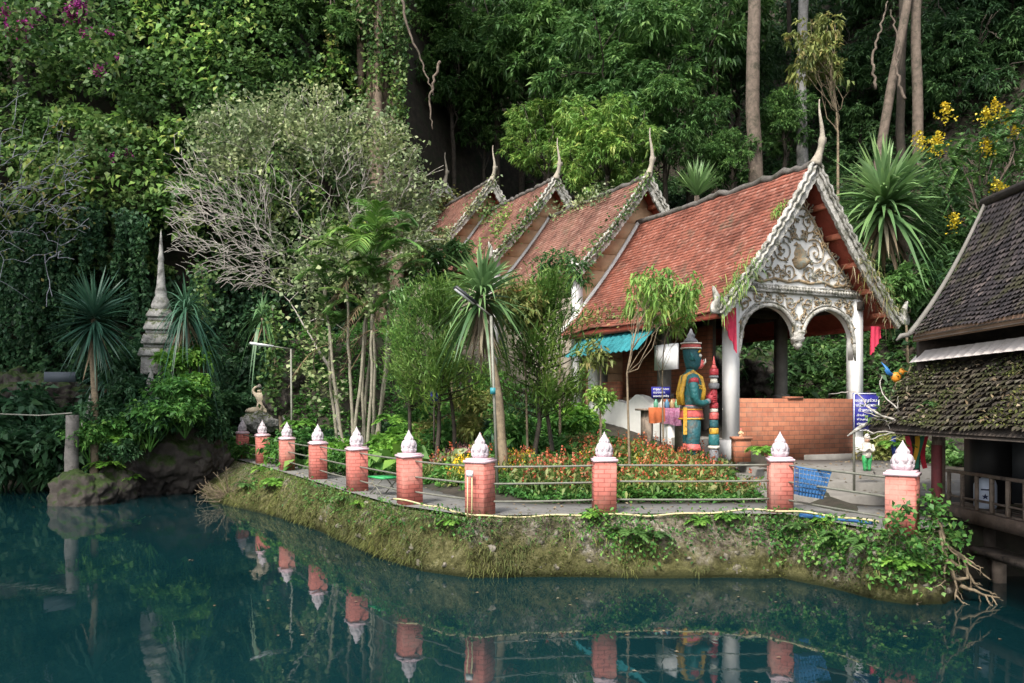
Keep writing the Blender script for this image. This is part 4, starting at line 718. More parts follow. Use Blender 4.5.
# planter and figurine beside the column
pp = thing('terracotta_planter', 'square terracotta planter standing at the foot of the left arch column', 'planter', W(741, 462, 18.6)); c = W(741, 449, 18.6); m = M(); m.box(c - Z3 * .02, (.34, .34, .5)); m.box(c + Z3 * .24, (.4, .4, .06)); m.build('pot', m_brick, pp); set_uvw(bpy.data.objects['pot'], lambda c: np.stack([c[:, 0] + c[:, 1], c[:, 2], 0 * c[:, 0]], -1))
def figurine(root, x, y, z, h, top, low, skin, hat):
    q = lambda a, b, c, rx, ry: (x + a * h, y + b * h, z + c * h, rx * h, ry * h)
    for sd in (-1, 1): m = M(); m.loft([q(sd * .055, 0, .02, .05, .07), q(sd * .055, 0, .08, .045, .05), q(sd * .06, 0, .25, .065, .065), q(sd * .05, 0, .42, .08, .085)], 10); m.build('leg', low, root, smooth=True)
    m = M(); m.loft([q(0, 0, .36, .12, .1), q(0, 0, .46, .12, .1), q(0, 0, .56, .11, .09), q(0, 0, .68, .14, .1), q(0, 0, .74, .10, .08), q(0, 0, .77, .045, .045)], 14)
    for sd in (-1, 1): m.tube([A(x + sd * .13 * h, y, z + .71 * h), A(x + sd * .18 * h, y - .02 * h, z + .56 * h), A(x + sd * .10 * h, y - .11 * h, z + .54 * h), A(x + sd * .012 * h, y - .14 * h, z + .63 * h)], np.array([.045, .042, .035, .025]) * h, 8)
    m.build('torso', top, root, smooth=True)
    m = M(); m.loft([q(0, 0, .76, .04, .04), q(0, -.01, .79, .062, .065), q(0, -.01, .85, .075, .075), q(0, 0, .91, .06, .06)], 12); m.tube([A(x, y - .07 * h, z + .85 * h), A(x, y - .095 * h, z + .825 * h)], [.012 * h, .016 * h], 6); m.build('head', skin, root, smooth=True)
    m = M(); m.loft([q(0, 0, .88, .085, .085), q(0, 0, .91, .08, .08), q(0, 0, .96, .06, .06), q(0, 0, 1.0, .02, .02)], 12); m.build('hat', hat, root)
fx = A((867 - 512) / F * 17.3, 17.3, 1.35); fg = thing('welcoming_figurine', 'small standing figurine in white shirt and green trousers with pressed palms', 'figurine', fx); figurine(fg, fx[0], fx[1], fx[2], .76, g_wht, mat_c('leaf green paint', (.03, .28, .08)), mat_c('tan figurine paint', (.5, .3, .2)), g_wht)
fx = W(741, 440, 18.6); f2 = thing('tiny_figurine', 'tiny clay figurine sitting on the terracotta planter', 'figurine', fx); figurine(f2, fx[0], fx[1], fx[2] - .02, .28, m_tan, m_tan, m_tan, g_red)
# pale cone beside the blue sign
M().tube([(5.92, 14.12, 2.40), (5.74, 14.12, 2.30), (5.55, 14.12, 2.17)], [.025, .038, .01], 7).build('roof_horn', m_trim, bpy.data.objects['deck_house'])
# blue basket hanging on the railing
bk = thing('blue_basket', 'blue plastic basket hanging tilted on the railing beside the deck side pillar', 'basket', W(812, 482, 13.2)); c = W(813, 484, 13.35); rot = Matrix.Rotation(.16, 3, 'Y'); 
def bq(a, z, d): v = rot @ Vector((a, 0, z)); return c + A(v[0], d, v[2])
m = M(); k = 12
for z0, z1 in [(-.21 + i * .07, -.21 + i * .07 + .048) for i in range(6)]:
    wz = lambda z: .19 + (z + .22) * .13
    for d, s_ in ((0, 1), (.22, 1)): m.add([bq(-wz(z0), z0, d), bq(wz(z0), z0, d), bq(wz(z1), z1, d), bq(-wz(z1), z1, d)], np.array([[0, 1, 2, 3]]))
    for sg_ in (-1, 1): m.add([bq(sg_ * wz(z0), z0, 0), bq(sg_ * wz(z0), z0, .22), bq(sg_ * wz(z1), z1, .22), bq(sg_ * wz(z1), z1, 0)], np.array([[0, 1, 2, 3]]))
for a in np.linspace(-1, 1, 9): m.tube([bq(a * .19, -.21, -.005), bq(a * .245, .22, -.005)], .008, 4); m.tube([bq(a * .19, -.21, .225), bq(a * .245, .22, .225)], .008, 4)
m.add([bq(-.19, -.21, 0), bq(.19, -.21, 0), bq(.19, -.21, .22), bq(-.19, -.21, .22)], np.array([[0, 1, 2, 3]])); m.build('basket_body', plain('bright blue plastic', (.035, .12, .28), .45, .2, 6, (.15, .25, .4), .6, .1), bk)
m = M(); m.tube([bq(-.25, .22, 0), bq(.25, .22, 0), bq(.25, .22, .22), bq(-.25, .22, .22), bq(-.25, .22, 0)], .016, 6); m.build('rim', bpy.data.materials['bright blue plastic'], bk)
# ------------------------------------------------------------------ lamps
def lamp(label, foot, top, head, col):
    r = thing('street_lamp', label, 'lamp', foot); M().tube([foot, top], .028, 8).build('pole', m_pipe, r); d = nrm(A(*head) - A(*top)); M().tube([top, A(*top) + (A(*head) - A(*top)) * .45], .018, 6).build('arm', m_pipe, r)
    c = A(*top) + (A(*head) - A(*top)) * .72; L_ = np.linalg.norm(A(*head) - A(*top)) * .56; yv = nrm(np.cross(Z3, d)); zv = np.cross(d, yv); ax = [list(d), list(yv), list(zv)]; hb_ = M().box(c, (L_, .16, .05), ax=ax).build('lamp_head', col, r); M().box(c - zv * .032, (L_ * .92, .10, .014), ax=ax).build('tube', m_signw, hb_)
    return r
Yl = 24.6; ft = W(292, 440, Yl); ft[2] = gz(ft[0], ft[1]) - .05; lamp('grey lamp pole with white tube lamp head, beside the seated stone statue', ft, W(291, 349, Yl), W(250, 343, Yl - .5), m_signw)
Yl = 16.2; ft = W(498, 470, Yl); ft[2] = gz(ft[0], ft[1]) - .05; l2 = lamp('thin lamp pole with dark slanted lamp head in front of the sword leaved palm', ft, W(491, 316, Yl), W(455, 287, Yl - .3), plain('dark lamp casing', (.03, .032, .035), .4, .1, 4)); c = W(493, 391, Yl); M().box(c - A(0, .05, 0), (.1, .09, .12)).build('meter_box', m_teal, l2)
# ------------------------------------------------------------------ green folding table on the path
Yg = 16.2; c = W(388, 468, Yg); c = A(-2.52, 16.8, 0); c[2] = 1.27; tg = thing('folding_table', 'small green folding table with crossed metal legs on the path', 'table', (c[0], c[1], .93)); M().box(c, (.55, .42, .035), -.9).build('tabletop', plain('green painted board', (.03, .30, .09), .5, .15, 5), tg)
dx = A(math.cos(-.9), math.sin(-.9), 0) * .24; dy = A(-math.sin(-.9), math.cos(-.9), 0) * .18
for s_ in (-1, 1):
    for e in (-1, 1): M().tube([A(c[0], c[1], .935) + dx * e + dy * s_, A(c[0], c[1], 1.25) - dx * e + dy * s_], .012, 6).build('leg', m_pipe, tg)
# ------------------------------------------------------------------ seated stone figure with raised arm (left garden)
q0 = W(261, 413, 30.0); zb = gz(q0[0], q0[1]); 
ss_ = thing('seated_statue', 'cream stone statue of a seated figure raising one arm behind its head', 'statue', (q0[0], q0[1], q0[2] - .02))
def skinned(name, V, E, Rr, mat, parent):
    me = bpy.data.meshes.new(name); V = [tuple(A(*v) - np.array(parent.location)) for v in V]; me.from_pydata(V, E, []); o = bpy.data.objects.new(name, me); COL.objects.link(o); o.parent = parent
    bpy.context.view_layer.objects.active = o; md = o.modifiers.new('skin', 'SKIN'); sv = me.skin_vertices[0].data if me.skin_vertices else None
    if sv is None: me.attributes; 
    for i, r in enumerate(Rr): me.skin_vertices[0].data[i].radius = (r, r)
    me.skin_vertices[0].data[0].use_root = True; md.use_smooth_shade = True; sb = o.modifiers.new('sub', 'SUBSURF'); sb.levels = 2; sb.render_levels = 2; me.materials.append(mat); return o
def sq(x, z, y=0): return A(q0[0] + x * .9, q0[1] + y * .9, q0[2] + z * .9)
V = [sq(0, .14), sq(.0, .36), sq(-.02, .58), sq(-.03, .72), sq(-.05, .80, -.02), sq(-.06, .93, -.03), sq(.19, .68), sq(.27, .48, -.03), sq(.22, .28, -.12), sq(-.21, .70), sq(-.33, .86), sq(-.22, 1.02), sq(-.08, 1.0, .05), sq(.1, .14, -.1), sq(.24, .36, -.3), sq(.26, .06, -.34), sq(-.12, .12, -.1), sq(-.38, .1, -.28), sq(-.55, .07, -.1), sq(.32, .05, -.44)]
E = [(0, 1), (1, 2), (2, 3), (3, 4), (4, 5), (3, 6), (6, 7), (7, 8), (3, 9), (9, 10), (10, 11), (11, 12), (0, 13), (13, 14), (14, 15), (0, 16), (16, 17), (17, 18), (15, 19)]
Rr = [.15, .125, .16, .12, .06, .115, .075, .055, .045, .075, .055, .05, .05, .12, .095, .06, .12, .09, .055, .045]
skinned('figure', V, E, Rr, plain('cream statue stone', (.62, .52, .38), .85, .25, 6, (.14, .12, .08), .56, .4), ss_)
m = M(); m.loft([tuple(sq(-.06, .98, -.03)) + (.10, .11), tuple(sq(-.06, 1.06, -.02)) + (.08, .09), tuple(sq(-.06, 1.13, 0)) + (.03, .03)], 10); m.build('hair', plain('grey statue stone', (.2, .18, .15), .9, .3, 8), ss_)
# ------------------------------------------------------------------ stupa, small spires, stump and rocks on the left
def blob(m, c, r, seed, n=3, amp=.35, sc=1.0, flat=None):
    k = 44 * n; a = np.linspace(0, 2 * math.pi, k + 1)[:-1]; b = np.linspace(-math.pi / 2, math.pi / 2, k // 2); V = np.stack([np.cos(b)[:, None] * np.cos(a)[None], np.cos(b)[:, None] * np.sin(a)[None], np.sin(b)[:, None] + 0 * a[None]], -1)
    q = V.reshape(-1, 3) * A(*r); nz = fbm(q + A(*c) * .37, sc / max(.3, min(r)) * .9, seed, 5) - .5; nz2 = np.abs(fbm(q + A(*c), sc * 2.2 / max(.3, min(r)), seed + 9, 4) - .5)
    rg = 1 - np.abs(2 * fbm(q * A(1, 1, .6) + A(*c), sc * 1.5 / max(.3, min(r)), seed + 20, 5) - 1); q = q * (1 + amp * 2 * nz - amp * 1.1 * nz2 - amp * .9 * (rg - .6))[:, None] + A(*c); q = q.reshape(V.shape); q = np.concatenate([q, q[:, :1]], 1); return m.grid(q)
def rock(label, c, r, seed, mat=None, amp=.4, name='rock'):
    m = M(); blob(m, c, r, seed, 3, amp); return tag(m.build(name, mat or m_rock, org=c, smooth=True), label, 'rock')
def gp(px, py, Y, dz=0): q = W(px, py, Y); q[2] = gz(q[0], q[1]) + dz; return q
rock('large mossy rock islet under the stone stupa, rising from the water', W(165, 452, 26.6), (1.95, 1.4, 1.75), 2, amp=.45)
rock('tall mossy crag directly under the stone stupa tiers', W(163, 412, 27.3), (1.5, 1.0, 1.75), 23, amp=.45)
rock('dark craggy rock right of the islet at the waterline', W(206, 464, 26.7), (.85, .9, 1.1), 5, amp=.5)
rock('dark overhanging rock left of the sword leaved palm trunk', W(58, 400, 29.6), (1.6, 1.2, .8), 8, amp=.5)
rock('dark boulder at the far left edge above the shore bushes', W(10, 392, 29.8), (1.4, 1.1, 1.0), 11, amp=.5)
rock('round wet boulder at the foot of the concrete stump', W(84, 500, 23.4), (1.0, .75, .78), 14, amp=.35)
rock('small brown rock under the plants right of the stump', W(118, 488, 24.8), (.75, .6, .7), 15, amp=.35)
rock('upright grey boulder right of the lamp pole on the green slope', W(278, 398, 26.0), (.45, .4, .65), 17, amp=.4)
rock('grey boulder on the slope beside the seated statue plinth', W(262, 422, 29.9), (.8, .6, .42), 19, m_stone, amp=.3)
rock('pale grey boulder between the palm stems and the green slope', W(292, 380, 27.5), (.5, .5, .4), 21, amp=.4)
m = M(); Ys = 26.5; c0 = W(161, 372, Ys)
lev = lambda py: W(161, py, Ys)[2]
def sq_tier(m, py0, py1, w0, w1):
    z0, z1 = lev(py0), lev(py1); x, y = W(161, 0, Ys)[:2]; r2 = 2 ** .5
    m.lathe([(w0 / F * Ys / 2 * r2 * .97, z0), (w0 / F * Ys / 2 * r2, z0 + .04), (w1 / F * Ys / 2 * r2, z1 - .04), (w1 / F * Ys / 2 * r2 * .96, z1)], (x, y, 0), 4, rot=math.pi / 4 + .25)
stp = thing('stone_stupa', 'slender tiered grey stone stupa on the mossy islet', 'stupa', c0)
m = M(); x, y = W(161, 0, Ys)[:2]
for a in [(375, 357, 33, 32), (357, 349, 38, 34), (349, 345, 28, 28), (345, 335, 33, 29), (335, 331, 25, 25), (331, 322, 29, 25), (322, 318, 22, 22), (318, 310, 25, 20)]: sq_tier(m, *a)
m.build('tier', m_stone, stp); k_ = Ys / F
m = M(); m.lathe([(8.0 * k_, lev(311)), (9.4 * k_, lev(306)), (7.4 * k_, lev(300)), (5.4 * k_, lev(296)), (5.7 * k_, lev(292)), (4.2 * k_, lev(286)), (3.5 * k_, lev(276)), (2.9 * k_, lev(266)), (2.5 * k_, lev(262)), (3.1 * k_, lev(259)), (2.1 * k_, lev(254)), (1.8 * k_, lev(246)), (1.3 * k_, lev(241)), (.8 * k_, lev(234)), (.1 * k_, lev(229))], (x, y, 0), 16); m.build('spire', m_stone, stp, smooth=True)
for px, py0, py1, Y, lab in ((151, 398, 363, 25.6, 'small grey stone spire in front of the stupa, on the mossy rock'), (90, 432, 393, 24.6, 'small stone spire beside the trunk of the left sword leaved palm')):
    c = W(px, py0, Y); h = (py0 - py1) / F * Y; m = M(); m.lathe([(.28 * h, -.3), (.26 * h, .1 * h), (.2 * h, .12 * h), (.2 * h, .25 * h), (.16 * h, .27 * h), (.14 * h, .45 * h), (.075 * h, .6 * h), (.08 * h, .64 * h), (.04 * h, .8 * h), (.005, h)], c, 12); tag(m.build('stone_spire', m_stone, org=c), lab, 'spire')
c = W(72, 500, 23.6); m = M(); pts = [W(72 + .6 * math.sin(k), 505 - k * 10, 23.6) for k in range(10)]; m.tube(pts, np.array([.28, .24, .2, .19, .18, .18, .17, .17, .175, .16]), 12); b_ = m.build('concrete_stump', plain('lichened concrete post', (.13, .12, .11), .9, .35, 5, (.035, .035, .028), .48, .8), org=c); tag(b_, 'grey concrete post standing on a wet boulder in the pool', 'post')
m = M(); pts = np.array([W(-60, 408, 25.0), W(0, 414, 24.4), W(40, 415.5, 24), W(72, 413, 23.6)]); m.tube(resamp(pts, 20), .022, 6); tag(m.build('rope_line', m_pipe, org=pts[3]), 'dark line stretched from the concrete post to the left edge', 'line')
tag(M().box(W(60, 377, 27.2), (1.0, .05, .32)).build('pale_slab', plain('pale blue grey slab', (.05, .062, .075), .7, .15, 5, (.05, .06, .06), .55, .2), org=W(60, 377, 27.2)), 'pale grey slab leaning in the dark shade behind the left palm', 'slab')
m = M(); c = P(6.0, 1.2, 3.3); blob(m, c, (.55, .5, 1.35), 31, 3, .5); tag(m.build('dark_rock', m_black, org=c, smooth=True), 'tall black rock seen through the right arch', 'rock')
for i, (t_, s_, r, lab) in enumerate([(8.5, 3.6, (1.1, .9, .9), 'pale boulder seen through the arch behind the black rock'), (6.5, 4.2, (.9, .8, 1.0), 'mossy boulder beyond the right arch beside a grey trunk'), (1.4, 4.2, (.8, .7, .8), 'mossy stone block right of the pavilion under the drape'), (-.2, 4.6, (.9, .7, .6), 'low mossy rock between the pavilion and the roofed house'), (-2.2, 3.9, (.6, .5, .45), 'low dark rock behind the welcoming figurine')]):
    q = P(t_, s_, 0); q[2] = gz(q[0], q[1]) + r[2] * .5; rock(lab, q, r, 40 + i)
# ------------------------------------------------------------------ vegetation helpers
def sphere_pts(n, up=0.): v = R.normal(size=(n, 3)); v[:, 2] += up; return nrm(v)
def rosettes(m, C, nl, L, Wd, ax=None, spread=.9, droop=.3, mi=0, sh=None, jit=.05):
    C = np.asarray(C, float); k = len(C); Cc = np.repeat(C, nl, 0); n = k * nl; D = R.normal(size=(n, 3)); D[:, 2] = D[:, 2] * .45 - .15; D = nrm(D) * spread
    if ax is not None: D = D + np.repeat(ax, nl, 0) * .8
    base = np.repeat(R.random(k), nl) * .55 + R.random(n) * .45
    m.leaves(Cc + R.normal(size=(n, 3)) * jit, D, L * R.uniform(.65, 1.2, n), Wd * R.uniform(.7, 1.2, n), droop, base if sh is None else sh, mi)
def lobes_in(center, rad, n, r0, r1, flat=.75, up=.15):
    d = sphere_pts(n, up) * (R.random((n, 1)) ** .45); d[:, 2] *= flat; return A(*center) + d * A(*rad) * .78, R.uniform(r0, r1, n)
def crown_lobes(m, LC, LR, per, nl, L, Wd, droop=.35, mi=0):
    for c, r in zip(LC, LR):
        k = int(per * (r / np.mean(LR)) ** 2); d = sphere_pts(k, .35); q = c + d * (r * (R.random((k, 1)) ** .33)) * A(1, 1, .8); rosettes(m, q, nl, L, Wd, d, .9, droop, mi)
def data_of(m, name, mats): o = m.build(name, mats); d = o.data; bpy.data.objects.remove(o); return d
def inst(name, data, parent, loc, sc=1, rz=0, mat=None):
    o = bpy.data.objects.new(name, data); COL.objects.link(o); o.parent = parent; p = np.array(parent.location) if parent else 0
    o.location = tuple(A(*loc) - p); o.scale = (sc, sc, sc) if np.isscalar(sc) else tuple(sc); o.rotation_euler = (0, 0, rz)
    if mat: o.material_slots[0].link = 'OBJECT'; o.material_slots[0].material = mat
    return o
CROWN = []
for v in range(3):
    m = M(); LC, LR = lobes_in((0, 0, 0), (4.6, 4.6, 4.6), 62, .45, 1.15, .9); crown_lobes(m, LC, LR, 24, 9, .38, .115, .4); CROWN.append(data_of(m, 'forest_crown', f_forest))
TRUNKJ = lambda n, a: np.cumsum(R.normal(size=(n, 2)) * a, 0)
def trunk_pts(b, top, n=10, wob=.06):
    u = np.linspace(0, 1, n)[:, None]; w_ = TRUNKJ(n, wob); w_ -= w_[0] + (w_[-1] - w_[0]) * u; q = b + (top - b) * u; q[:, :2] += w_; return q
def forest_tree(label, px, py, Yd, r, mat, v=0, bark=m_dbark, tr=.2, bx=None, grp='forest trees on the hillside', sq=1.0, cat='tree', name='forest_tree'):
    c = W(px, py, Yd); b = A(c[0] if bx is None else W(bx, py, Yd)[0], c[1] + .3, 0); b[2] = gz(b[0], b[1]) - .2
    t = thing(name, label, cat, b, grp); q = trunk_pts(b, c + A(0, 0, r * .3), 10, .1); m = M(); m.tube(q, np.linspace(tr * 1.15, tr * .5, 10), 8)
    for _ in range(7): i = R.integers(5, 9); d = sphere_pts(1, .5)[0]; branchy(m, q[i], c + d * r * .75, tr * .35, 2, r * .4, 1)
    m.build('trunk', bark, t, smooth=True); inst('crown', CROWN[v % 3], t, c, np.array([1, 1, sq]) * r / 4, R.uniform(0, 6.28), mat); return t
FT = [('drooping leaved tree filling the upper middle above the third gable', 560, 40, 45, 4.6, f_forest, 0), ('broad drooping tree above the second pavilion roof, its crown lightest in the middle', 622, 75, 41, 4.5, f_forest, 1),
      ('tall drooping tree left of the thick brown trunk', 690, 45, 43, 4.3, f_forest, 2), ('low spreading tree right behind the second gable finial', 608, 148, 37.5, 2.9, f_bright, 0),
      ('yellow green tree glowing behind the third gable finial', 548, 135, 42, 2.6, f_bright, 1), ('leafy tree between the second gable and the thick brown trunk', 668, 128, 39, 2.7, f_forest, 2),
      ('leafy tree at the edge of the dark hollow, left of the farthest finial', 452, 80, 49, 2.8, f_forest, 2), ('tree in half shade above the fourth gable', 500, 45, 49, 4.4, f_forest, 0), ('dark tree right of the vine hung trunk at the top edge', 440, 12, 50, 3.6, f_forest, 1),
      ('slim dark tree behind the thick brown trunk', 735, 70, 47, 3.0, f_forestd, 2), ('leafy tree left of the vine hung trunk', 312, 45, 41, 3.9, f_forest, 0), ('bushy tree at the top between creepers and vine hung trunk', 245, 25, 40, 3.6, f_ivy, 1),
      ('shaded low tree under the vine hung trunk canopy', 285, 105, 42, 2.2, f_forestd, 2), ('thin leaved tree between the thick brown trunk and the grey trunk', 782, 120, 40, 1.9, f_forest, 1),
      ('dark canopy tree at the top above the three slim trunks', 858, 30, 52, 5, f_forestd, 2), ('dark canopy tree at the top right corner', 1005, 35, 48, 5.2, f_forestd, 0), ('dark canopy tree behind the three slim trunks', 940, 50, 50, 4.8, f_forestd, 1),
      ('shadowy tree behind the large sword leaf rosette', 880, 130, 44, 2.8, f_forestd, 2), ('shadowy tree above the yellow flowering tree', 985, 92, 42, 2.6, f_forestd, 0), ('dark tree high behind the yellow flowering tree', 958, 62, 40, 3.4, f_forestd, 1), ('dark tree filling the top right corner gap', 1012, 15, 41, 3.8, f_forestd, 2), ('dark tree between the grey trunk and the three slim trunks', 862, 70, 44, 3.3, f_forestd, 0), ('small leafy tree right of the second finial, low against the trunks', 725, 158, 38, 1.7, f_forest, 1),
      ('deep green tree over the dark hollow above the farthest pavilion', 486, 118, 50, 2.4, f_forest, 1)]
for i, a in enumerate(FT): forest_tree(*a, tr=.05 + .035 * a[4], sq=R.uniform(.8, 1.0))
# tall bare trunks whose crowns stand above the picture
def tall(label, px0, py0, px1, py1, Yd, w0, bark, crown=True, v=0, Lz=30, r=5):
    a, c = W(px0, py0, Yd), W(px1, py1, Yd); d = (c - a) / (c[2] - a[2]); b = a + d * ((gz(a[0], a[1]) - .3) - a[2]); tp = a + d * (Lz - a[2]); t = thing('tall_tree', label, 'tree', b, 'tall bare trunked forest trees')
    q = trunk_pts(b, tp, 14, .05); m = M(); r0 = w0 / F * Yd / 2; m.tube(q, np.linspace(r0 * 1.12, r0 * .72, 14), 10)
    for _ in range(5): i = R.integers(10, 14); branchy(m, q[i], q[i] + sphere_pts(1, .3)[0] * 3.2, r0 * .4, 2, 1.5, 1)
    m.build('trunk', bark, t, smooth=True); inst('crown', CROWN[v % 3], t, tp + A(0, 0, 1), A(1, 1, .7) * r / 4, R.uniform(0, 6), f_forestd); return t
tall('thick brown trunk rising straight behind the front pavilion ridge', 755, 185, 754, 5, 38, 14, m_bark, Lz=29)
tall('straight grey trunk just left of the front finial', 803, 160, 804, 5, 40, 11, m_barkg, v=1, Lz=31)
tall('leaning pale brown trunk, leftmost of the three behind the sword leaf rosette', 880, 160, 903, 5, 36, 9, m_bark, v=2, Lz=30)
tall('dark slim trunk, middle of the three behind the sword leaf rosette', 903, 160, 905, 5, 37.5, 8, m_dbark, Lz=31)
tall('straight brown trunk, rightmost of the three behind the sword leaf rosette', 917, 165, 917, 5, 36.5, 10, m_bark, v=1, Lz=28)
tall('thin shaded trunk left of the thick brown trunk', 716, 180, 716, 60, 44, 7, m_bark, v=2, Lz=33, r=5.5)
tall('very thin shaded trunk beside the thick brown trunk', 731, 170, 729, 60, 45, 5, m_dbark, Lz=34)
tall('thin dark trunk between the thick brown and grey trunks', 786, 160, 788, 60, 47, 5, m_dbark, v=1, Lz=34)
tall('thin dark trunk in the deep shade of the dark hollow', 525, 100, 528, 20, 52, 6, m_dbark, v=2, Lz=33)
# vine hung trunk
t = thing('vine_hung_tree', 'thick ropy trunk hung with creepers at the top, above the pale tangled tree', 'tree', gp(379, 170, 40, -.3), None); b = np.array(t.location); m = M()
for k in range(13):
    dx = R.normal() * .38; q = trunk_pts(b + A(dx * 1.3, R.normal() * .3, 0), A(b[0] + dx * .8 + .1, b[1] + R.normal() * .2, 30), 14, .07); m.tube(q, np.linspace(.24, .13, 14) * R.uniform(.5, 1.3), 7)
m.build('trunk', plain('ropy brown bark', (.17, .125, .09), .9, .4, 5, (.07, .055, .04), .52, .6), t, smooth=True); inst('crown', CROWN[1], t, A(b[0], b[1] + 1, 29), A(1.3, 1.3, .8), 1., f_forestd)
def strand(m, top, ln, n, L, rad=.18, sway=.25, mi=0):
    u = np.sort(R.random(n)); ph = R.random() * 6; q = top - Z3 * (u * ln)[:, None] + np.stack([np.sin(u * 5 + ph) * sway * u, np.cos(u * 4 + ph) * sway * .5 * u, 0 * u], -1) + R.normal(size=(n, 3)) * rad * (1 - .6 * u)[:, None]
    D = R.normal(size=(n, 3)) * .6 + A(0, -.5, -.75); m.leaves(q, D, L * R.uniform(.6, 1.2, n), L * .8 * R.uniform(.7, 1.1, n), .1, None, mi)
m = M()
for px, y0, y1, n in [(372, -30, 60, 400), (366, 0, 110, 260), (392, -30, 170, 700), (398, 40, 190, 420), (384, -30, 90, 400), (405, -30, 60, 300), (360, -30, 30, 260)]: a = W(px, y0, 39.2); strand(m, a, (y1 - y0) / F * 39.2, n, .22, .28)
m.build('creeper', f_ivy, t)
tg = thing('hanging_vine', 'tan withered vine hanging left of the ropy trunk', 'vine', W(331, 60, 39)); m = M(); strand(m, W(331, 35, 39), 3.9, 500, .2, .2); m.build('foliage', f_olive, tg); m = M(); m.tube([W(330, -20, 39), W(332, 60, 39), W(329, 120, 39)], .03, 5); m.build('stem', m_bark, tg)
for px, pts, lab in [(410, [(402, 0), (408, 30), (420, 55), (428, 80), (434, 95)], 'bare looping liana right of the ropy trunk'), (430, [(440, 62), (434, 80), (430, 100), (431, 118), (433, 128)], 'thin liana dangling in the dark hollow'), (880, [(876, 90), (872, 60), (880, 30), (888, 0)], 'thin liana curling beside the leaning trunk'), (930, [(905, 100), (896, 70), (899, 40), (890, 10)], 'liana looping between the slim trunks')]:
    m = M(); q = resamp(np.array([W(x, y, 38.5 if px < 500 else 35.5) for x, y in pts]), 24); q += R.normal(size=q.shape) * .03; m.tube(q, np.linspace(.07, .03, 24), 5); tag(m.build('liana', m_bark, org=q[0]), lab, 'liana')
# understory on the slopes: uncountable leaves
def under(name, n, xr, yr, mat, L, label, keep, lift=.9, per=7):
    x = R.uniform(*xr, n); y = R.uniform(*yr, n); z = ground(x, y); k = keep(x, y, z); x, y, z = x[k], y[k], z[k]; q = np.stack([x, y, z], -1)
    cl = fbm(q, .5, 21); q[:, 2] += lift * np.clip(cl * 2.4 - .7, .02, 1.2) * R.random(len(q)) * 1.6 + .03; m = M(); rosettes(m, q, per, L, L * .42, np.tile(A(0, -.35, .3), (len(q), 1)), 1, .35); o = m.build(name, mat); tag(o, label, 'undergrowth', kind='stuff'); return o
def infr(x, y, z, y0=-20): px = 512 + F * x / y; py = 407 - F * (z - ZC) / y; return (px > -60) & (px < 1090) & (py > y0 - 40)
def rel_ts(x, y): r = np.stack([x - C0[0], y - C0[1]], -1); return r @ U, r @ Vv
def off_build(x, y): t_, s_ = rel_ts(x, y); return ~((t_ > -.5) & (t_ < 32) & (np.abs(s_) < 3.0))
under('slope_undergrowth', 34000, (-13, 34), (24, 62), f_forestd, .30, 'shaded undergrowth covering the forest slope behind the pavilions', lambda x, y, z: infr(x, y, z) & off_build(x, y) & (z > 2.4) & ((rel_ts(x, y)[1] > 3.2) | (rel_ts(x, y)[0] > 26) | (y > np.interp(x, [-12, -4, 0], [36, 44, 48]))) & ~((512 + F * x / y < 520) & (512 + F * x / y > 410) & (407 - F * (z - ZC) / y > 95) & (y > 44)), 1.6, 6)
# creeper clad cliff on the left
def cliff_pts(n, xr, zr_, grow=1.0):
    x = R.uniform(*xr, n); z = R.uniform(*zr_, n); yF = np.interp(x, [-90, -20, -12, -9.5, -7.5, -4, -1, 3], [30, 30.5, 31.5, 33, 36.5, 44, 49, 52]); y = yF + (z - .9) / 3.0
    q = np.stack([x, y, z], -1); big = fbm(q * A(1, .3, .8), .33, 31, 3); sm = fbm(q, 1.3, 33, 3); outw = (.2 + 3.6 * np.clip(big - .3, 0, 1) + 1.0 * sm) * grow + 1.6 * sstep(z, 7, 10); q[:, 1] -= outw * R.uniform(.55, 1.0, n); q[:, 2] += .2 * outw; return q, big, sm
m = M(); q, big, sm = cliff_pts(95000, (-26, -5.5), (7.2, 24)); k = sm > .40; q = q[k]; D = R.normal(size=q.shape) * .55 + A(0, -.8, -.35); Lf = R.uniform(.15, .27, len(q)); m.leaves(q, D, Lf, Lf * .85, .12, np.clip(big[k] * .9 - .1 + R.random(len(q)) * .6 - .15, 0, 1)); tag(m.build('creeper_foliage', f_ivy), 'creepers clothing the upper left cliff', 'creeper', kind='stuff')
m = M(); q, big, sm = cliff_pts(19000, (-26, -5.5), (8.5, 24)); k = (fbm(q, .55, 91, 3) > .56) & (sm > .3); q = q[k] - A(0, .3, 0); D = R.normal(size=q.shape) * .5 + A(0, -.7, -.5); Lf = R.uniform(.26, .42, len(q)); m.leaves(q, D, Lf, Lf * .6, .15); tag(m.build('large_creeper_foliage', f_bright), 'patches of larger yellow green creeper leaves on the upper left cliff', 'creeper', kind='stuff')
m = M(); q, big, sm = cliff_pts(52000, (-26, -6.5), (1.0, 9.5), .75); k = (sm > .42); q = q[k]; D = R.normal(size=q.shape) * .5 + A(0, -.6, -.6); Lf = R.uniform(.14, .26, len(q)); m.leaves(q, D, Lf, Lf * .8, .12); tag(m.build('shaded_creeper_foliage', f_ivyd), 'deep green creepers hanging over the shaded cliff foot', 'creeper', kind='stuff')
VL = ['long dark vine curtain hanging at the far left', 'vine curtain hanging above the left boulder', 'narrow vine curtain left of the big sword leaved palm', 'vine curtain above the big sword leaved palm', 'short vine curtain between palm and stupa', 'vine curtain just left of the stupa spire', 'wide vine curtain above the leaning slab', 'thin vine curtain right of the stupa']
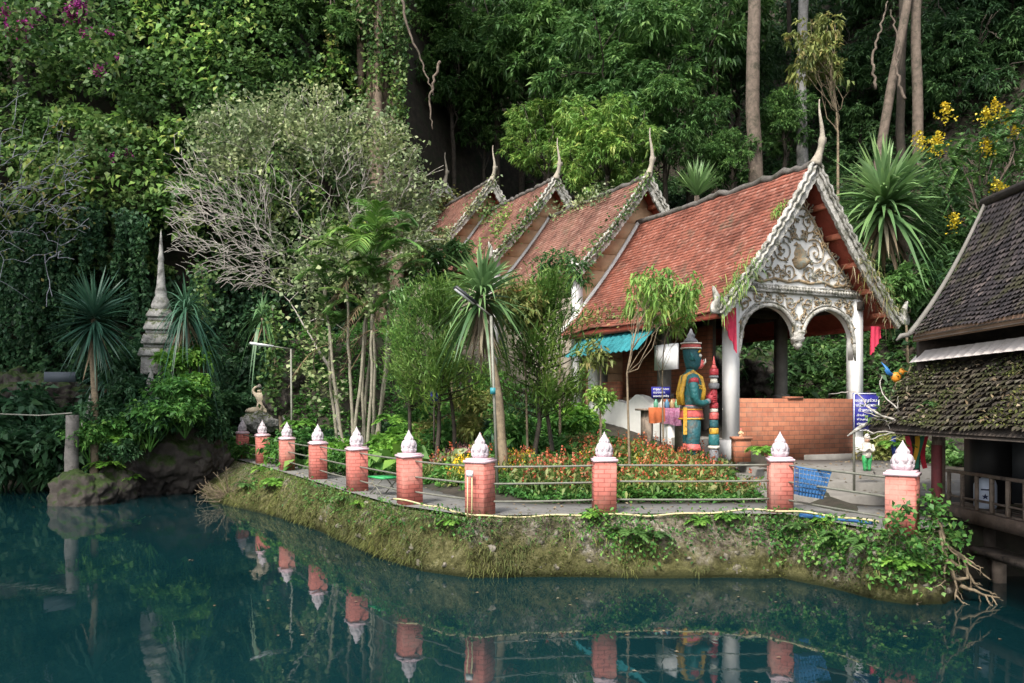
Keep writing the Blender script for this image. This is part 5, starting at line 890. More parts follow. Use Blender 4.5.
for i, (px, y0, y1) in enumerate([(8, 235, 345), (36, 225, 350), (62, 235, 330), (92, 215, 285), (122, 220, 300), (140, 215, 320), (50, 245, 325), (196, 275, 345)]):
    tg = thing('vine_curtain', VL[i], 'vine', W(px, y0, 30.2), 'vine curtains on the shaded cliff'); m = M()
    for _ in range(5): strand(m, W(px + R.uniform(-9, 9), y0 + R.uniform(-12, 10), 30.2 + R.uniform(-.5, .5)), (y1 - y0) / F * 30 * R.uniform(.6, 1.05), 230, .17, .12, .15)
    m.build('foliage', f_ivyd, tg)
# magenta bougainvillea in the top left corner
bg_ = thing('bougainvillea', 'magenta flowering bougainvillea tumbling down the top left corner', 'shrub', W(60, 40, 31)); m = M(); m2 = M(); m3 = M()
for px, py, n, r in [(78, 8, 260, .38), (70, 14, 120, .25), (36, 14, 70, .2), (26, 26, 60, .2), (12, 30, 70, .25), (27, 39, 30, .12), (85, 34, 45, .14), (110, 32, 40, .15), (98, 70, 60, .2), (120, 58, 25, .12), (112, 158, 55, .16), (128, 152, 30, .12), (4, 12, 60, .2)]:
    c = W(px, py, 31.2); q = c + R.normal(size=(n, 3)) * r * .55; m.leaves(q, R.normal(size=(n, 3)), .12, .11, .05); M().tube([c, c + A(.1, .8, .4), c + A(.2, 2.2, .2)], .02, 4).build('stem', m_bark, bg_)
    k = 90; q = c + R.normal(size=(k, 3)) * .5; m2.leaves(q, R.normal(size=(k, 3)) + A(0, -.5, -.2), .26, .17, .15)
m.build('blossom', f_magenta, bg_); m2.build('foliage', f_ivy, bg_)

# ------------------------------------------------------------------ pale tangled tree and the bare one at the left edge
def tangle(m, base, targets, r0, org=None):           # limbs that reach from the base through to the targets
    nodes = [A(*base)]; rad = [r0]; segs = []
    for tgt in targets:
        N_ = np.array(nodes); d = np.linalg.norm(N_ - tgt, axis=1) + (0 if org is None else 2.2 * np.maximum(0, np.linalg.norm(N_ - org, axis=1) - np.linalg.norm(tgt - org) + .35)); i = int(np.argmin(d)); a = nodes[i]; v = tgt - a; L = np.linalg.norm(v); k = max(2, int(L / .35)); prev = a; r = max(.012, rad[i] * (.72 if L > .8 else .55)); off = R.normal(size=3) * .06 * L
        for j in range(1, k + 1):
            u = j / k; q = a + v * u + off * math.sin(u * math.pi) + R.normal(size=3) * .010 * min(1, L) + A(0, 0, .12 * L * math.sin(u * math.pi)); rn = max(.0095, r * (1 - .45 * u)); segs.append((prev, q, r * (1 - .45 * (j - 1) / k) if j > 1 else r, rn)); nodes.append(q); rad.append(rn); prev = q
    m.segs([s[0] for s in segs], [s[1] for s in segs], [max(.0095, s[2]) for s in segs], [s[3] for s in segs], 4); return np.array(nodes)
base = gp(338, 398, 27.3, -.2); cc = W(298, 195, 28.6); rd = A(4.6, 2.3, 3.5)
tr = thing('tangled_tree', 'wide pale grey tangled tree with bare twigs on its left and small dusty leaves', 'tree', base); m = M()
lim = [W(x, y, Yd) for x, y, Yd in [(318, 350, 27.4), (295, 310, 27.7), (262, 285, 28), (225, 268, 28), (345, 330, 27.6), (352, 280, 28), (330, 240, 28.3), (372, 250, 28.6), (300, 250, 28.3), (270, 230, 28.4), (250, 180, 28.6), (390, 220, 29), (300, 180, 28.8), (340, 170, 28.8), (215, 225, 28.3), (420, 225, 29.2), (200, 275, 27.6)]]
tg1 = cc + sphere_pts(110, .1) * R.uniform(.45, .95, (110, 1)) * rd; tg2 = cc + sphere_pts(1200, .15) * R.uniform(.6, 1.04, (1200, 1)) * rd
left = np.stack([W(x, y, Yd) for x, y, Yd in zip(R.uniform(163, 270, 420), R.uniform(175, 292, 420), R.uniform(26.8, 29, 420))]); kx = ((left[:, 0] - cc[0]) / rd[0]) ** 2 + ((left[:, 2] - cc[2]) / rd[2]) ** 2 < 1.15; left = left[kx]
rm = np.stack([W(x, y, Yd) for x, y, Yd in zip(R.uniform(380, 445, 120), R.uniform(165, 250, 120), R.uniform(27.8, 30, 120))])
tg1 = tg1[tg1[:, 2] > 5.4]; tg2 = tg2[tg2[:, 2] > 5.2]; og = W(315, 275, 27.9); rest = np.concatenate([tg1, tg2, left, rm]); rest = rest[np.argsort(np.linalg.norm(rest - og, axis=1) + R.normal(size=len(rest)) * .3)]; nodes = tangle(m, base, np.concatenate([lim, rest]), .15, og)
m.build('trunk', m_pale, tr); m = M(); px = 512 + F * nodes[:, 0] / nodes[:, 1]; py = 407 - F * (nodes[:, 2] - ZC) / nodes[:, 1]
pr = np.where((px < 270) & (py > 178), .03, 1.0) * np.where(py > 285, .1, 1) * np.where((px > 285) & (px < 345) & (py > 175) & (py < 250), .35, 1) * (vn(nodes, .95, 4) > .40); k = np.where(R.random(len(nodes)) < pr)[0]; rep = np.where(py[k] < 165, 11, 6); q = np.repeat(nodes[k], rep, 0); q = q + R.normal(size=q.shape) * .18; m.leaves(q, R.normal(size=q.shape) + A(0, -.3, .1), R.uniform(.1, .19, len(q)), R.uniform(.08, .14, len(q)), .1); m.build('crown', f_grey, tr)
base = gp(-45, 330, 30.5, -.2); tr = thing('bare_tree', 'grey bare branched tree reaching in from the left edge', 'tree', base); m = M()
lim = [W(x, y, Yd) for x, y, Yd in [(-30, 260, 30), (-10, 220, 29.8), (10, 195, 29.5), (35, 190, 29.5), (20, 170, 29.3), (45, 205, 29.3), (60, 218, 29.2), (10, 225, 29.2), (85, 228, 29.2), (30, 150, 29.3)]]
tg = np.stack([W(x, y, Yd) for x, y, Yd in zip(R.uniform(-20, 90, 260), R.normal(195, 34, 260), R.uniform(28.4, 30.5, 260))]); og = W(-60, 240, 30); tg = tg[np.argsort(np.linalg.norm(tg - og, axis=1))]; nodes = tangle(m, base, np.concatenate([lim, tg]), .13, og); m.build('trunk', plain('cool grey bark', (.3, .3, .33), .9, .3, 6, (.08, .08, .08), .55, .3), tr); m = M(); k = R.choice(len(nodes), 420); q = nodes[k] + R.normal(size=(420, 3)) * .12; m.leaves(q, R.normal(size=q.shape), .16, .1, .1); m.build('crown', f_olive, tr)

# ------------------------------------------------------------------ palms, dragon trees
def frond(m, b, d, L, droop, nl, ll, lw, mi=0, rm=None, hang=.35):
    d = nrm(A(*d)); u = np.linspace(0, 1, 12); c = b + d * (L * u)[:, None] - Z3 * (droop * L * u ** 2.2)[:, None]; (rm or m).tube(c, np.linspace(.022, .006, 12) * L / 2, 5)
    uu = np.linspace(.14, .99, nl); pc = np.stack([np.interp(uu, u, c[:, i]) for i in range(3)], -1); T = nrm(np.gradient(pc, axis=0)); Sd = nrm(np.cross(T, Z3 + .001)); sh = R.random() * .6 + R.random(nl) * .4
    for s_ in (-1, 1): D = T * .75 + Sd * s_ * .8 + A(0, 0, .15) + R.normal(size=T.shape) * .06; m.ribbons(pc, D, ll * np.sin(np.pi * (uu * .82 + .12)) ** .6, lw, hang, 3, sh, mi)
m_pstem = plain('ringed pale palm stem', (.22, .2, .15), .8, .3, 9, (.16, .17, .1), .55, .3); pc_ = gp(362, 418, 24.6); t = thing('palm_clump', 'clump of slender palms with pale ringed stems and arching fronds', 'palm', pc_); fm = M(); sm_ = M(); dm = M(); vm = M()
for bx, by, tx, ty, Yd in [(352, 415, 372, 262, 24.5), (362, 420, 366, 270, 24.8), (372, 412, 374, 300, 24.3), (356, 408, 347, 292, 24.7), (378, 415, 388, 300, 24.6), (366, 425, 372, 330, 24), (372, 420, 392, 330, 24.8), (345, 395, 325, 300, 25), (360, 415, 378, 245, 25.1), (340, 400, 330, 345, 25.2)]:
    b = gp(bx, by, Yd, -.1); tp = W(tx, ty, Yd); q = trunk_pts(b, tp, 14, .02); m = M(); m.tube(q, np.linspace(.05, .036, 14) * (1 + .12 * (np.arange(14) % 2)), 7)
    cs = tp + A(0, 0, .45); m.tube([tp, tp + A(0, 0, .25), cs], [.05, .06, .025], 7); m.build('stem', m_pstem, t)
    for k in range(7): a = R.random() * 6.28; frond(fm, cs, (math.cos(a) * .7, math.sin(a) * .7, R.uniform(.5, 1.3)), R.uniform(1.3, 2.1), R.uniform(.35, .75), 26, .42, .045)
    for k in range(2): a = R.random() * 6.28; frond(dm, tp, (math.cos(a), math.sin(a), -.1), 1.2, .9, 16, .3, .022)
fr = W(372, 290, 24.3)
for d, L, dr in [((.12, -.2, 1), 2.0, .35), ((-.45, -.3, .95), 2.0, .6), ((.7, -.2, .8), 1.8, .6), ((-.75, -.2, .6), 2.0, .5), ((-.1, -.6, 1), 1.9, .8), ((.4, .2, 1), 2.1, .5)]: frond(fm, W(372, 262, 24.2), d, L * 1.25, dr, 40, .62, .07)
fm.build('fronds', f_palm, t); dm.build('dead_fronds', f_dead, t)
def column_vine(label, pts, Yd, n, L, mat, rad=.2):
    t = thing('climbing_vine', label, 'vine', W(*pts[-1], Yd)); m = M(); q = resamp(np.array([W(x, y, Yd) for x, y in pts]), n) + R.normal(size=(n, 3)) * rad; m.leaves(q, R.normal(size=q.shape) * .6 + A(0, -.7, -.2), L * R.uniform(.6, 1.2, n), L * R.uniform(.6, 1.05, n), .08); m.build('foliage', mat, t); m = M(); m.tube(resamp(np.array([W(x, y, Yd + .1) for x, y in pts]), 12), .018, 5); m.build('stem', m_bark, t)
column_vine('round leaved vine climbing left of the palm stems', [(312, 250), (305, 290), (318, 330), (312, 370), (330, 400)], 25.2, 620, .17, f_grey, .34)
column_vine('round leaved vine draped over the palm crowns', [(300, 235), (340, 250), (372, 300), (400, 290), (405, 330)], 23.9, 480, .16, f_grey, .33)
column_vine('vine column hanging beside the lamp head', [(272, 305), (276, 340), (272, 365), (275, 405)], 25.6, 420, .16, f_ivy, .16)
column_vine('vine hanging below the tangled tree on the left', [(200, 262), (206, 300), (200, 330)], 27, 240, .15, f_ivy, .2)
def drac(label, c, r, trunk, Yd, n, lw, mat, up=.35, bend=.35, bark=m_bark, tr=.09, name='dragon_tree', dead=30, low=-.75):
    b = A(*trunk[0]); t = thing(name, label, 'palm', b); m = M(); q = resamp(np.array([*[A(*x) for x in trunk], A(*c)]), 12); m.tube(q, np.linspace(tr * 1.2, tr * .75, 12) * (1 + .08 * R.normal(size=12)), 8); m.build('trunk', bark, t)
    z = R.uniform(low, 1, n); a = R.random(n) * 6.28; rr = np.sqrt(1 - z * z); D = np.stack([rr * np.cos(a), rr * np.sin(a), z + up], -1); m = M(); m.ribbons(A(*c) + nrm(D) * .08 + A(0, 0, 1) * (z * .18)[:, None] * r, D, r * R.uniform(.75, 1.15, n), lw * R.uniform(.8, 1.2, n), bend * (1.15 - z * .6) * R.uniform(.3, 2.1, n), 5, np.clip(.25 + z * .35 + R.random(n) * .4, 0, 1)); m.build('sword_leaves', mat, t)
    if dead: a = R.random(dead) * 6.28; D = np.stack([np.cos(a) * .5, np.sin(a) * .5, -R.uniform(.5, 1.4, dead)], -1); m = M(); m.ribbons(A(*c) - Z3 * (R.random(dead) * r * .5)[:, None], D, r * R.uniform(.5, .8, dead), lw, .3, 3); m.build('dead_leaves', f_dead, t)
Yd = 17.6; drac('sword leaved palm in the middle of the garden behind the slanted lamp', W(482, 296, Yd), 1.12, [gp(505, 440, Yd, -.1), W(499, 400, Yd), W(492, 360, Yd), W(485, 330, Yd)], Yd, 200, .085, f_agave, .55, .36, m_dry, .085, dead=50, low=-.9)
Yd = 24.3; drac('dark star shaped sword leaved palm on the islet, left of the stupa', W(94, 319, Yd), 1.35, [gp(93, 440, Yd), W(95, 400, Yd), W(93, 360, Yd)], Yd, 290, .065, f_dracd, .1, .14, m_dry, .11, dead=16, low=-.95)
Yd = 27.5; drac('shaded sword leaved plant low behind the star shaped palm', W(108, 378, Yd), 1.1, [gp(106, 430, Yd), W(106, 400, Yd)], Yd, 120, .06, f_dracd, .1, .5, m_dry, .1, dead=10)
Yd = 26.5; drac('huge sword leaf rosette right of the front gable', W(884, 206, Yd), 2.05, [A(*W(915, 320, Yd)[:2], gz(*W(915, 320, Yd)[:2]) - .2), W(915, 290, Yd), W(908, 250, Yd)], Yd, 300, .15, f_agave, .38, .3, m_bark, .2, dead=36)
Yd = 33; drac('small sword leaf rosette peeping over the second roof', W(697, 196, Yd), 1.25, [A(*W(697, 210, Yd)[:2], gz(*W(697, 210, Yd)[:2]) - .2), W(697, 240, Yd)], Yd, 110, .12, f_agave, .8, .15, m_bark, .14, dead=8, low=-.2)
Yd = 26; drac('drooping sword leaved plant just right of the stupa', W(186, 312, Yd), 1.25, [W(192, 400, Yd), W(189, 350, Yd)], Yd, 130, .055, f_dracd, .2, .9, m_dry, .07, dead=25)
Yd = 26.4; drac('lower drooping sword leaved plant right of the stupa base', W(200, 345, Yd), .95, [W(203, 410, Yd), W(202, 380, Yd)], Yd, 90, .05, f_dracd, .3, .9, m_dry, .06, dead=15)
Yd = 24; drac('drooping sword leaved plant behind the lamp pole', W(262, 318, Yd + 2), .9, [gp(284, 400, Yd + 2), W(276, 360, Yd + 2)], Yd, 80, .06, f_drac, .3, .8, m_dry, .06, dead=8)
# ------------------------------------------------------------------ junipers and garden trees
def juniper(label, px, y0, y1, w_, Yd, n, stems, mat=f_conif):
    b = gp(px, 430, Yd, -.1); t = thing('juniper_tree', label, 'tree', b); m = M(); m2 = M(); zt, zb = W(px, y0, Yd)[2], W(px, y1, Yd)[2]; rw = w_ / F * Yd / 2; cx = W(px, 0, Yd)[0]
    for sx in stems: q = trunk_pts(A(W(sx, 0, Yd)[0], Yd + R.uniform(-.3, .3), b[2]), A(cx, Yd, zb + (zt - zb) * .8), 8, .03); m2.tube(q, np.linspace(.065, .015, 8), 6)
    k = 90; u = R.random(k); rad = rw * np.interp(u, [0, .25, .6, 1], [.75, 1, .8, .25]); a = R.random(k) * 6.28; C = np.stack([cx + rad * np.cos(a) * R.uniform(.3, 1.3, k), Yd + rad * np.sin(a) * R.uniform(.3, 1.3, k), zb + (zt - zb) * u], -1); ax = nrm(np.stack([np.cos(a) * .75, np.sin(a) * .75, np.full(k, .75)], -1))
    for c, d in zip(C, ax):
        kk = n // k; p0 = A(cx, Yd, c[2] - .35); m2.tube([p0, p0 * .4 + c * .6 - Z3 * .05, c], [.02, .014, .006], 4); s_ = R.random((kk, 1)); q = c + d * (s_ - .4) * .75 + R.normal(size=(kk, 3)) * .11; D = d * .9 + R.normal(size=(kk, 3)) * .5; m.ribbons(q, D, R.uniform(.14, .27, kk), .04, .15, 2, np.clip(R.random() * .5 + R.random(kk) * .5, 0, 1))
    m2.build('trunk', m_dbark, t); m.build('crown', mat, t)
juniper('feathery juniper left of the middle sword leaved palm', 437, 292, 408, 78, 20.5, 7000, [458, 437])
juniper('feathery juniper right of the middle sword leaved palm', 540, 285, 405, 82, 19.3, 7000, [535, 553])
juniper('small dark juniper behind the left juniper', 412, 300, 400, 46, 22.5, 3500, [410], f_palm)
def smalltree(label, px, py, Yd, rads, nlobe, per, L, Wd, mat, stem, tr=.05, droop=.5, nl=9, name='garden_tree', grp=None):
    c = W(px, py, Yd); b = A(*stem[0]); t = thing(name, label, 'tree', b, grp); m = M(); q = resamp(np.array([A(*s) for s in stem] + [c]), 10); m.tube(q, np.linspace(tr, tr * .45, 10), 6); LC, LR = lobes_in(c, rads, nlobe, min(rads) * .3, min(rads) * .5, .95, 0)
    for l in LC: branchy(m, q[R.integers(5, 10)], l, tr * .3, 2, .4, 1)
    m.build('trunk', m_dry, t); m = M(); crown_lobes(m, LC, LR, per, nl, L, Wd, droop); m.build('crown', mat, t)
Yd = 17.6; smalltree('light green drooping tree hanging over the turquoise awning and white board', 655, 294, Yd + .3, (1.35, .6, .62), 26, 5, .19, .06, f_bright, [gp(630, 420, Yd, -.1), W(627, 370, Yd), W(636, 330, Yd)], .03, .9, 7)
smalltree('second sparse tree in front of the guardian hat, leaves drooping', 672, 322, 18.6, (.8, .5, .65), 12, 6, .19, .055, f_bright, [gp(664, 430, 18.9, -.1), W(662, 380, 18.9), W(664, 340, 18.8)], .022, .6, 7)
smalltree('thin young tree with yellowing leaves in front of the stall', 601, 345, 18.2, (.5, .4, .7), 5, 8, .17, .06, f_olive, [gp(601, 440, 18.2, -.1), W(600, 400, 18.2), W(601, 365, 18.2)], .024, .4, 6)
smalltree('broad leaved shrub tree above the right juniper', 525, 305, 18.9, (.75, .6, .75), 12, 18, .2, .07, f_olive, [gp(528, 430, 19, -.1), W(526, 380, 19), W(522, 340, 19)], .03, .45, 8)
smalltree('climber wrapped young tree left of the stall wall', 601, 402, 17.8, (.22, .22, .5), 6, 14, .12, .06, f_bright, [gp(602, 448, 17.8, -.1), W(601, 420, 17.8)], .02, .3, 7)
smalltree('twiggy shrub tree below the third roof behind the middle palm', 560, 275, 22, (1.0, .7, .7), 10, 14, .18, .06, f_forest, [gp(560, 400, 22, -.1), W(560, 340, 22)], .04, .45, 7)
smalltree('leafy shrub tree under the fourth pavilion eave', 442, 268, 30, (1.5, 1, 1.2), 12, 20, .24, .1, f_forest, [gp(452, 350, 31, -.1), W(450, 310, 31)], .05, .4, 8)
smalltree('shrub tree beside the farthest pavilion, touching the tangled tree', 428, 235, 34, (1.3, 1, 1.6), 12, 20, .25, .1, f_grey, [gp(428, 330, 34, -.1), W(428, 290, 34)], .05, .4, 8)
smalltree('bushy small tree in shade right of the pavilion under the rosette', 905, 285, 25, (.9, .8, .9), 12, 18, .22, .1, f_forest, [gp(908, 345, 25, -.1), W(906, 315, 25)], .05, .4, 8)
for i, (px, py, Yd, lab) in enumerate([(640, 372, 33, 'grey leaning trunk seen through the right arch'), (842, 355, 31, 'pale crooked trunk seen through the right arch'), (828, 350, 34, 'second pale trunk seen deeper through the right arch'), (775, 350, 32, 'bushy tree seen through the left arch')][1:]): smalltree(lab, px, py - 15, Yd, (1.6, 1, .9), 10, 16, .25, .1, f_forestd if i < 2 else f_forest, [gp(px + 6, 400, Yd, -.3), W(px - 3, py + 10, Yd), W(px, py - 8, Yd)], .22 if i < 2 else .1, .4, 7)
smalltree('sparse olive tree hanging in front of the grey trunk at the top right', 815, 55, 35, (2.3, 1.4, 2.6), 22, 9, .27, .12, f_olive, [gp(838, 200, 35, -.3), W(838, 120, 35), W(830, 70, 35)], .07, .6, 8)
# yellow flowering tree at the upper right
b = gp(985, 260, 27, -.2); t = thing('flowering_tree', 'feathery tree with bright yellow flower spikes at the upper right', 'tree', b); m = M(); m2 = M(); m3 = M(); c = W(985, 175, 27.5); q = trunk_pts(b, c - Z3 * 1., 8, .05); m.tube(q, np.linspace(.14, .08, 8), 8)
for px, py in [(940, 165), (960, 150), (985, 135), (1010, 125), (1030, 110), (955, 190), (985, 175), (1015, 165), (970, 205), (1000, 195), (1030, 190), (940, 215), (1020, 145), (930, 180), (965, 170), (995, 150), (945, 235), (960, 225), (1035, 150)]:
    e = W(px, py, 27.5 + R.uniform(-1.4, .8)); branchy(m, q[R.integers(3, 8)], e, .045, 2, .6, 1)
    for _ in range(11): d = sphere_pts(1, .25)[0]; frond(m2, e + R.normal(size=3) * .28, d, R.uniform(.5, .85), .45, 12, .2, .075, hang=.2, rm=m)
FLW = [(944, 108), (946, 114), (919, 137), (921, 143), (938, 137), (937, 146), (936, 143), (988, 117), (995, 104), (996, 109), (985, 115), (1014, 132), (986, 144), (988, 148), (996, 185), (1000, 188), (1006, 192), (956, 222), (953, 219), (1004, 200), (1007, 116)]
for px, py in FLW:
    e = W(px, py, 26.1 + R.uniform(-.1, .1)); k = 60; u = R.random((k, 1)); q = e + Z3 * (u - .5) * .34 + R.normal(size=(k, 3)) * (.13 * (1.1 - u)); m3.leaves(q, R.normal(size=(k, 3)), .085, .075, .05)
m.build('trunk', m_bark, t); m2.build('crown', f_forest, t); m3.build('blossom', f_yellow, t)

# unseen trees added left of the view to shade islet and cliff foot
for lab, bx, by, c, r in [('unseen tree added beyond the left end of the pool, its crown shading the islet', -22.5, 17.5, (-19.8, 16.0, 17.2), 5.2), ('unseen tree added further left, its crown shading the cliff foot', -25.5, 20.5, (-22.5, 18.5, 20.5), 5.4)]:
    b = A(bx, by, gz(bx, by) - .3); c = A(*c); t = thing('shade_tree', lab, 'tree', b, 'unseen shade trees left of the pool'); q = trunk_pts(b, c, 10, .1); m = M(); m.tube(q, np.linspace(.4, .2, 10), 8)
    for _ in range(8): branchy(m, q[R.integers(6, 10)], c + sphere_pts(1, .3)[0] * r * .7, .12, 2, 1.6, 1)
    m.build('trunk', m_bark, t); inst('crown', CROWN[0], t, c, r / 4, R.uniform(0, 6), f_forest)
# ------------------------------------------------------------------ garden: ground cover, flowers, ferns, bank plants
def inpoly_path(x, y, pad=.1):                               # on the path or pool side of it
    T = np.stack([x, y], -1); yi = np.interp(x, inner[:, 0], inner[:, 1]); return y < yi + pad
def land(x, y, pad): return y > np.interp(x, EXe, EYe) + pad
def on_rock(x, y): return np.zeros(len(x), bool)
def cover(name, n, xr, yr, mat, L, W_, label, keep, hgt=.15, per=5):
    x = R.uniform(*xr, n); y = R.uniform(*yr, n); z = ground(x, y); k = keep(x, y, z) & off_build(x, y); x, y, z = x[k], y[k], z[k]; q = np.stack([x, y, z], -1); q[:, 2] += hgt * np.clip(fbm(q, 1.1, 51) * 2.2 - .5, .1, 1.3) * R.random(len(q)) + .02
    m = M(); rosettes(m, q, per, L, W_, np.tile(A(0, -.2, .55), (len(q), 1)), 1, .3, jit=.04); return tag(m.build(name, mat), label, 'ground cover', kind='stuff')
cover('slope_ground_cover', 15000, (-12.5, 2.5), (15.5, 38), f_lush, .17, .1, 'low green ground cover on the garden slope left of the pavilions', lambda x, y, z: ~inpoly_path(x, y, .3) & (z > .6) & infr(x, y, z) & (y > 17.2 - .35 * x * 0), .35, 6)
cover('lawn_weeds', 9000, (-1, 6.2), (15.2, 22), f_lush, .11, .06, 'short weeds between the flower beds', lambda x, y, z: ~inpoly_path(x, y, .45) & (x < 4.75 + .0 * y), .2, 5)
cover('shore_ground_cover', 9000, (-24, -9.6), (27.4, 33), f_ivyd, .2, .13, 'dark low plants along the left shore', lambda x, y, z: (z > .0), .6, 6)
cover('right_ground_cover', 8000, (8.4, 17), (14.6, 30), f_forest, .2, .1, 'low plants between the pavilion and the roofed house', lambda x, y, z: (rel_ts(x, y)[1] > 2.6), .5, 6)
# bushes: one proto of each kind, copied
def bushdata(name, mat, n, L, Wd, nl=8, flat=.7, droop=.3):
    m = M(); LC, LR = lobes_in((0, 0, .45), (.8, .8, .6), 9, .22, .4, flat); crown_lobes(m, LC, LR, n, nl, L, Wd, droop); m.segs([A(0, 0, -.25)] * 9, LC, [.02] * 9, [.01] * 9); return data_of(m, name, mat)
BU = {'g': bushdata('bush_leaf', f_lush, 20, .16, .075), 'd': bushdata('bush_dark', f_ivyd, 20, .17, .08), 'o': bushdata('bush_olive', f_olive, 20, .14, .06), 'b': bushdata('bush_bright', f_fern, 18, .2, .1)}
def bush(label, px, py, Yd, r, kind, z=None):
    b = gp(px, py, Yd, -.05) if z is None else W(px, py, Yd); o = bpy.data.objects.new('garden_bush', BU[kind]); COL.objects.link(o); o.location = b; r *= 1.2; o.scale = (r, r, r * R.uniform(.85, 1.1)); o.rotation_euler = (0, 0, R.uniform(0, 6.28)); return tag(o, label, 'bush')
for a in [
          ('low bush behind the second pillar from the far left', 268, 435, 27.6, .6, 'g'), ('bush behind the third pillar, under the grey boulder', 300, 440, 24.9, 1.1, 'g'), ('bright leafy bush at the foot of the palm stems', 338, 432, 22.8, .8, 'b'), ('lush bush left of the palm stems on the slope', 318, 400, 25.6, .9, 'd'),
          ('bright bush right of the palm stems', 392, 425, 22.6, .8, 'b'), ('green bush on the slope below the left juniper', 418, 425, 21.6, .7, 'g'), ('dark bush between the junipers', 488, 420, 21.5, .75, 'd'), ('olive bush behind the middle sword leaved palm', 510, 410, 22.0, .8, 'o'),
          ('bush hiding the foot of the stair wall', 562, 412, 22.5, .8, 'g'), ('olive bush beside the stair wall below the white column', 585, 425, 20.6, .6, 'o'), ('bush at the slope top under the fourth pavilion', 430, 375, 28, 1.1, 'g'), ('dark bush at the slope top beside the palm clump', 405, 370, 29, 1.1, 'd'), ('bush below the third pavilion wall', 480, 365, 28.5, 1.1, 'o'),
          ('bush under the second pavilion wall', 530, 370, 25.5, .9, 'd'), ('bush beyond the seated statue', 238, 395, 29, 1.0, 'g'), ('low bush on the dark slope left of the seated statue', 222, 420, 28.4, .8, 'd'), ('bush at the dark foot of the tangled tree', 325, 365, 28.6, 1.0, 'd'), ('bush at the upper edge of the green slope', 246, 368, 31, 1.2, 'd'),
          ('bush between the arch column and the roofed house', 886, 372, 21, .8, 'o'), ('mossy hanging bush right of the crimson valance', 880, 340, 23, .8, 'o'), ('low bush seen under the right arch', 830, 392, 29.5, 1.0, 'd'), ('bush seen under the left arch', 778, 388, 30, 1.1, 'd'), ('bush seen beside the left arch column', 752, 380, 31, 1.0, 'g'), ('bush behind the low wall right of the black rock', 850, 388, 28.5, .8, 'g')]: bush(*a)
for a in [('green bush on top of the islet, left of the stupa', 135, 412, 25.6, .9, 'd'), ('leafy bush on the islet below the stupa', 172, 410, 25.2, 1.0, 'g'), ('bright bush on the right shoulder of the islet', 188, 376, 26, .95, 'b'), ('leafy bush spilling down the islet front', 150, 440, 24.9, 1.1, 'g'), ('dark bush at the islet right side', 205, 425, 25.9, .7, 'd'), ('small bush at the left foot of the islet', 118, 455, 24.9, 1.1, 'g'), ('bush capping the rock behind the small spire', 130, 385, 26.8, 1.2, 'd')]: bush(*a, z=1)
for a in [('dark round bush at the left edge of the shore', 6, 482, 27.2, 1.9, 'd'), ('dark bush on the shore left of the concrete post', 34, 483, 27.0, 1.8, 'd'), ('dark bush on the shore under the pale slab', 58, 480, 27.2, 1.6, 'd'), ('taller dark bush behind the shore bushes at the left', 20, 455, 28.4, 1.9, 'd'), ('dark bush under the left boulder', 46, 448, 28.6, 1.7, 'd'), ('dark bush between the left palm trunk and the islet', 110, 440, 27.2, 1.6, 'd'), ('dark bush behind the stupa base', 178, 372, 27.6, 1.5, 'd'), ('lush bush overhanging the islet middle', 160, 432, 25.0, 1.0, 'd'), ('lush bush at the islet crest by the small spire', 136, 402, 25.6, .8, 'd'), ('trailing bush on the right rock of the islet', 212, 440, 26.2, .6, 'd')]: bush(*a, z=1)
# flowers
def flowerdata(name, pm, n, nf, L, h):
    m = M(); q = R.normal(size=(n, 3)) * A(.14, .14, 0) + Z3 * (R.random((n, 1)) * h * .75); m.leaves(q, R.normal(size=(n, 3)) + A(0, 0, .4), L, L * .4, .2, None, 0)
    for _ in range(nf):
        c = A(np.clip(R.normal() * .13, -.2, .2), np.clip(R.normal() * .13, -.2, .2), h * R.uniform(.55, .95)); k = 8; u = R.random((k, 1)); m.leaves(c + Z3 * (u - .5) * .17 + R.normal(size=(k, 3)) * .014, R.normal(size=(k, 3)) + A(0, 0, .5), .05, .034, .1, None, 1); m.segs([c * A(.5, .5, 0)], [c], [.006], [.005])
    return data_of(m, name, [f_grass, pm])
FL = {'salvia': [flowerdata('salvia', f_orange, 90, 5, .12, .44), flowerdata('salvia', f_orange, 100, 2, .13, .36)], 'pink': [flowerdata('pink_flower', f_pinkp, 60, 16, .1, .3)], 'yellow': [flowerdata('yellow_flower', f_yellow, 70, 6, .11, .28)]}
def flower(kind, x, y, sc, label, grp):
    d = FL[kind]; o = bpy.data.objects.new('salvia_plant' if kind == 'salvia' else kind + '_flower_plant', d[R.integers(len(d))]); COL.objects.link(o); o.location = (x, y, gz(x, y) - .02); o.scale = (sc, sc, sc * R.uniform(1.0, 1.45)); o.rotation_euler = (0, 0, R.uniform(0, 6.28)); tag(o, label, 'flower', grp)  # low bedding plant: loose leaves with separate bloom clusters
cnt = 0
while cnt < 215:
    x, y = R.uniform(-2.4, 5.0), R.uniform(14.6, 19.6); e = y - np.interp(x, inner[:, 0], inner[:, 1]); px = 512 + F * x / y
    if e < .75 or e > 4.4 or px < 378 or px > 752 or (px > 735 and y > 17.5) or vn(A([x, y, 0]).reshape(1, 3), .9, 3)[0] < .36: continue
    cnt += 1; flower('salvia', x, y, R.uniform(.65, 1.25), 'orange red salvia plant in the bed behind the pipe rails', 'orange red salvia plants')
for _ in range(40): q = gp(R.uniform(432, 482), 0, R.uniform(19.8, 21.6)); flower('pink', q[0], q[1], R.uniform(.7, 1.0), 'pink flowering plant in the bed below the junipers', 'pink bedding plants')
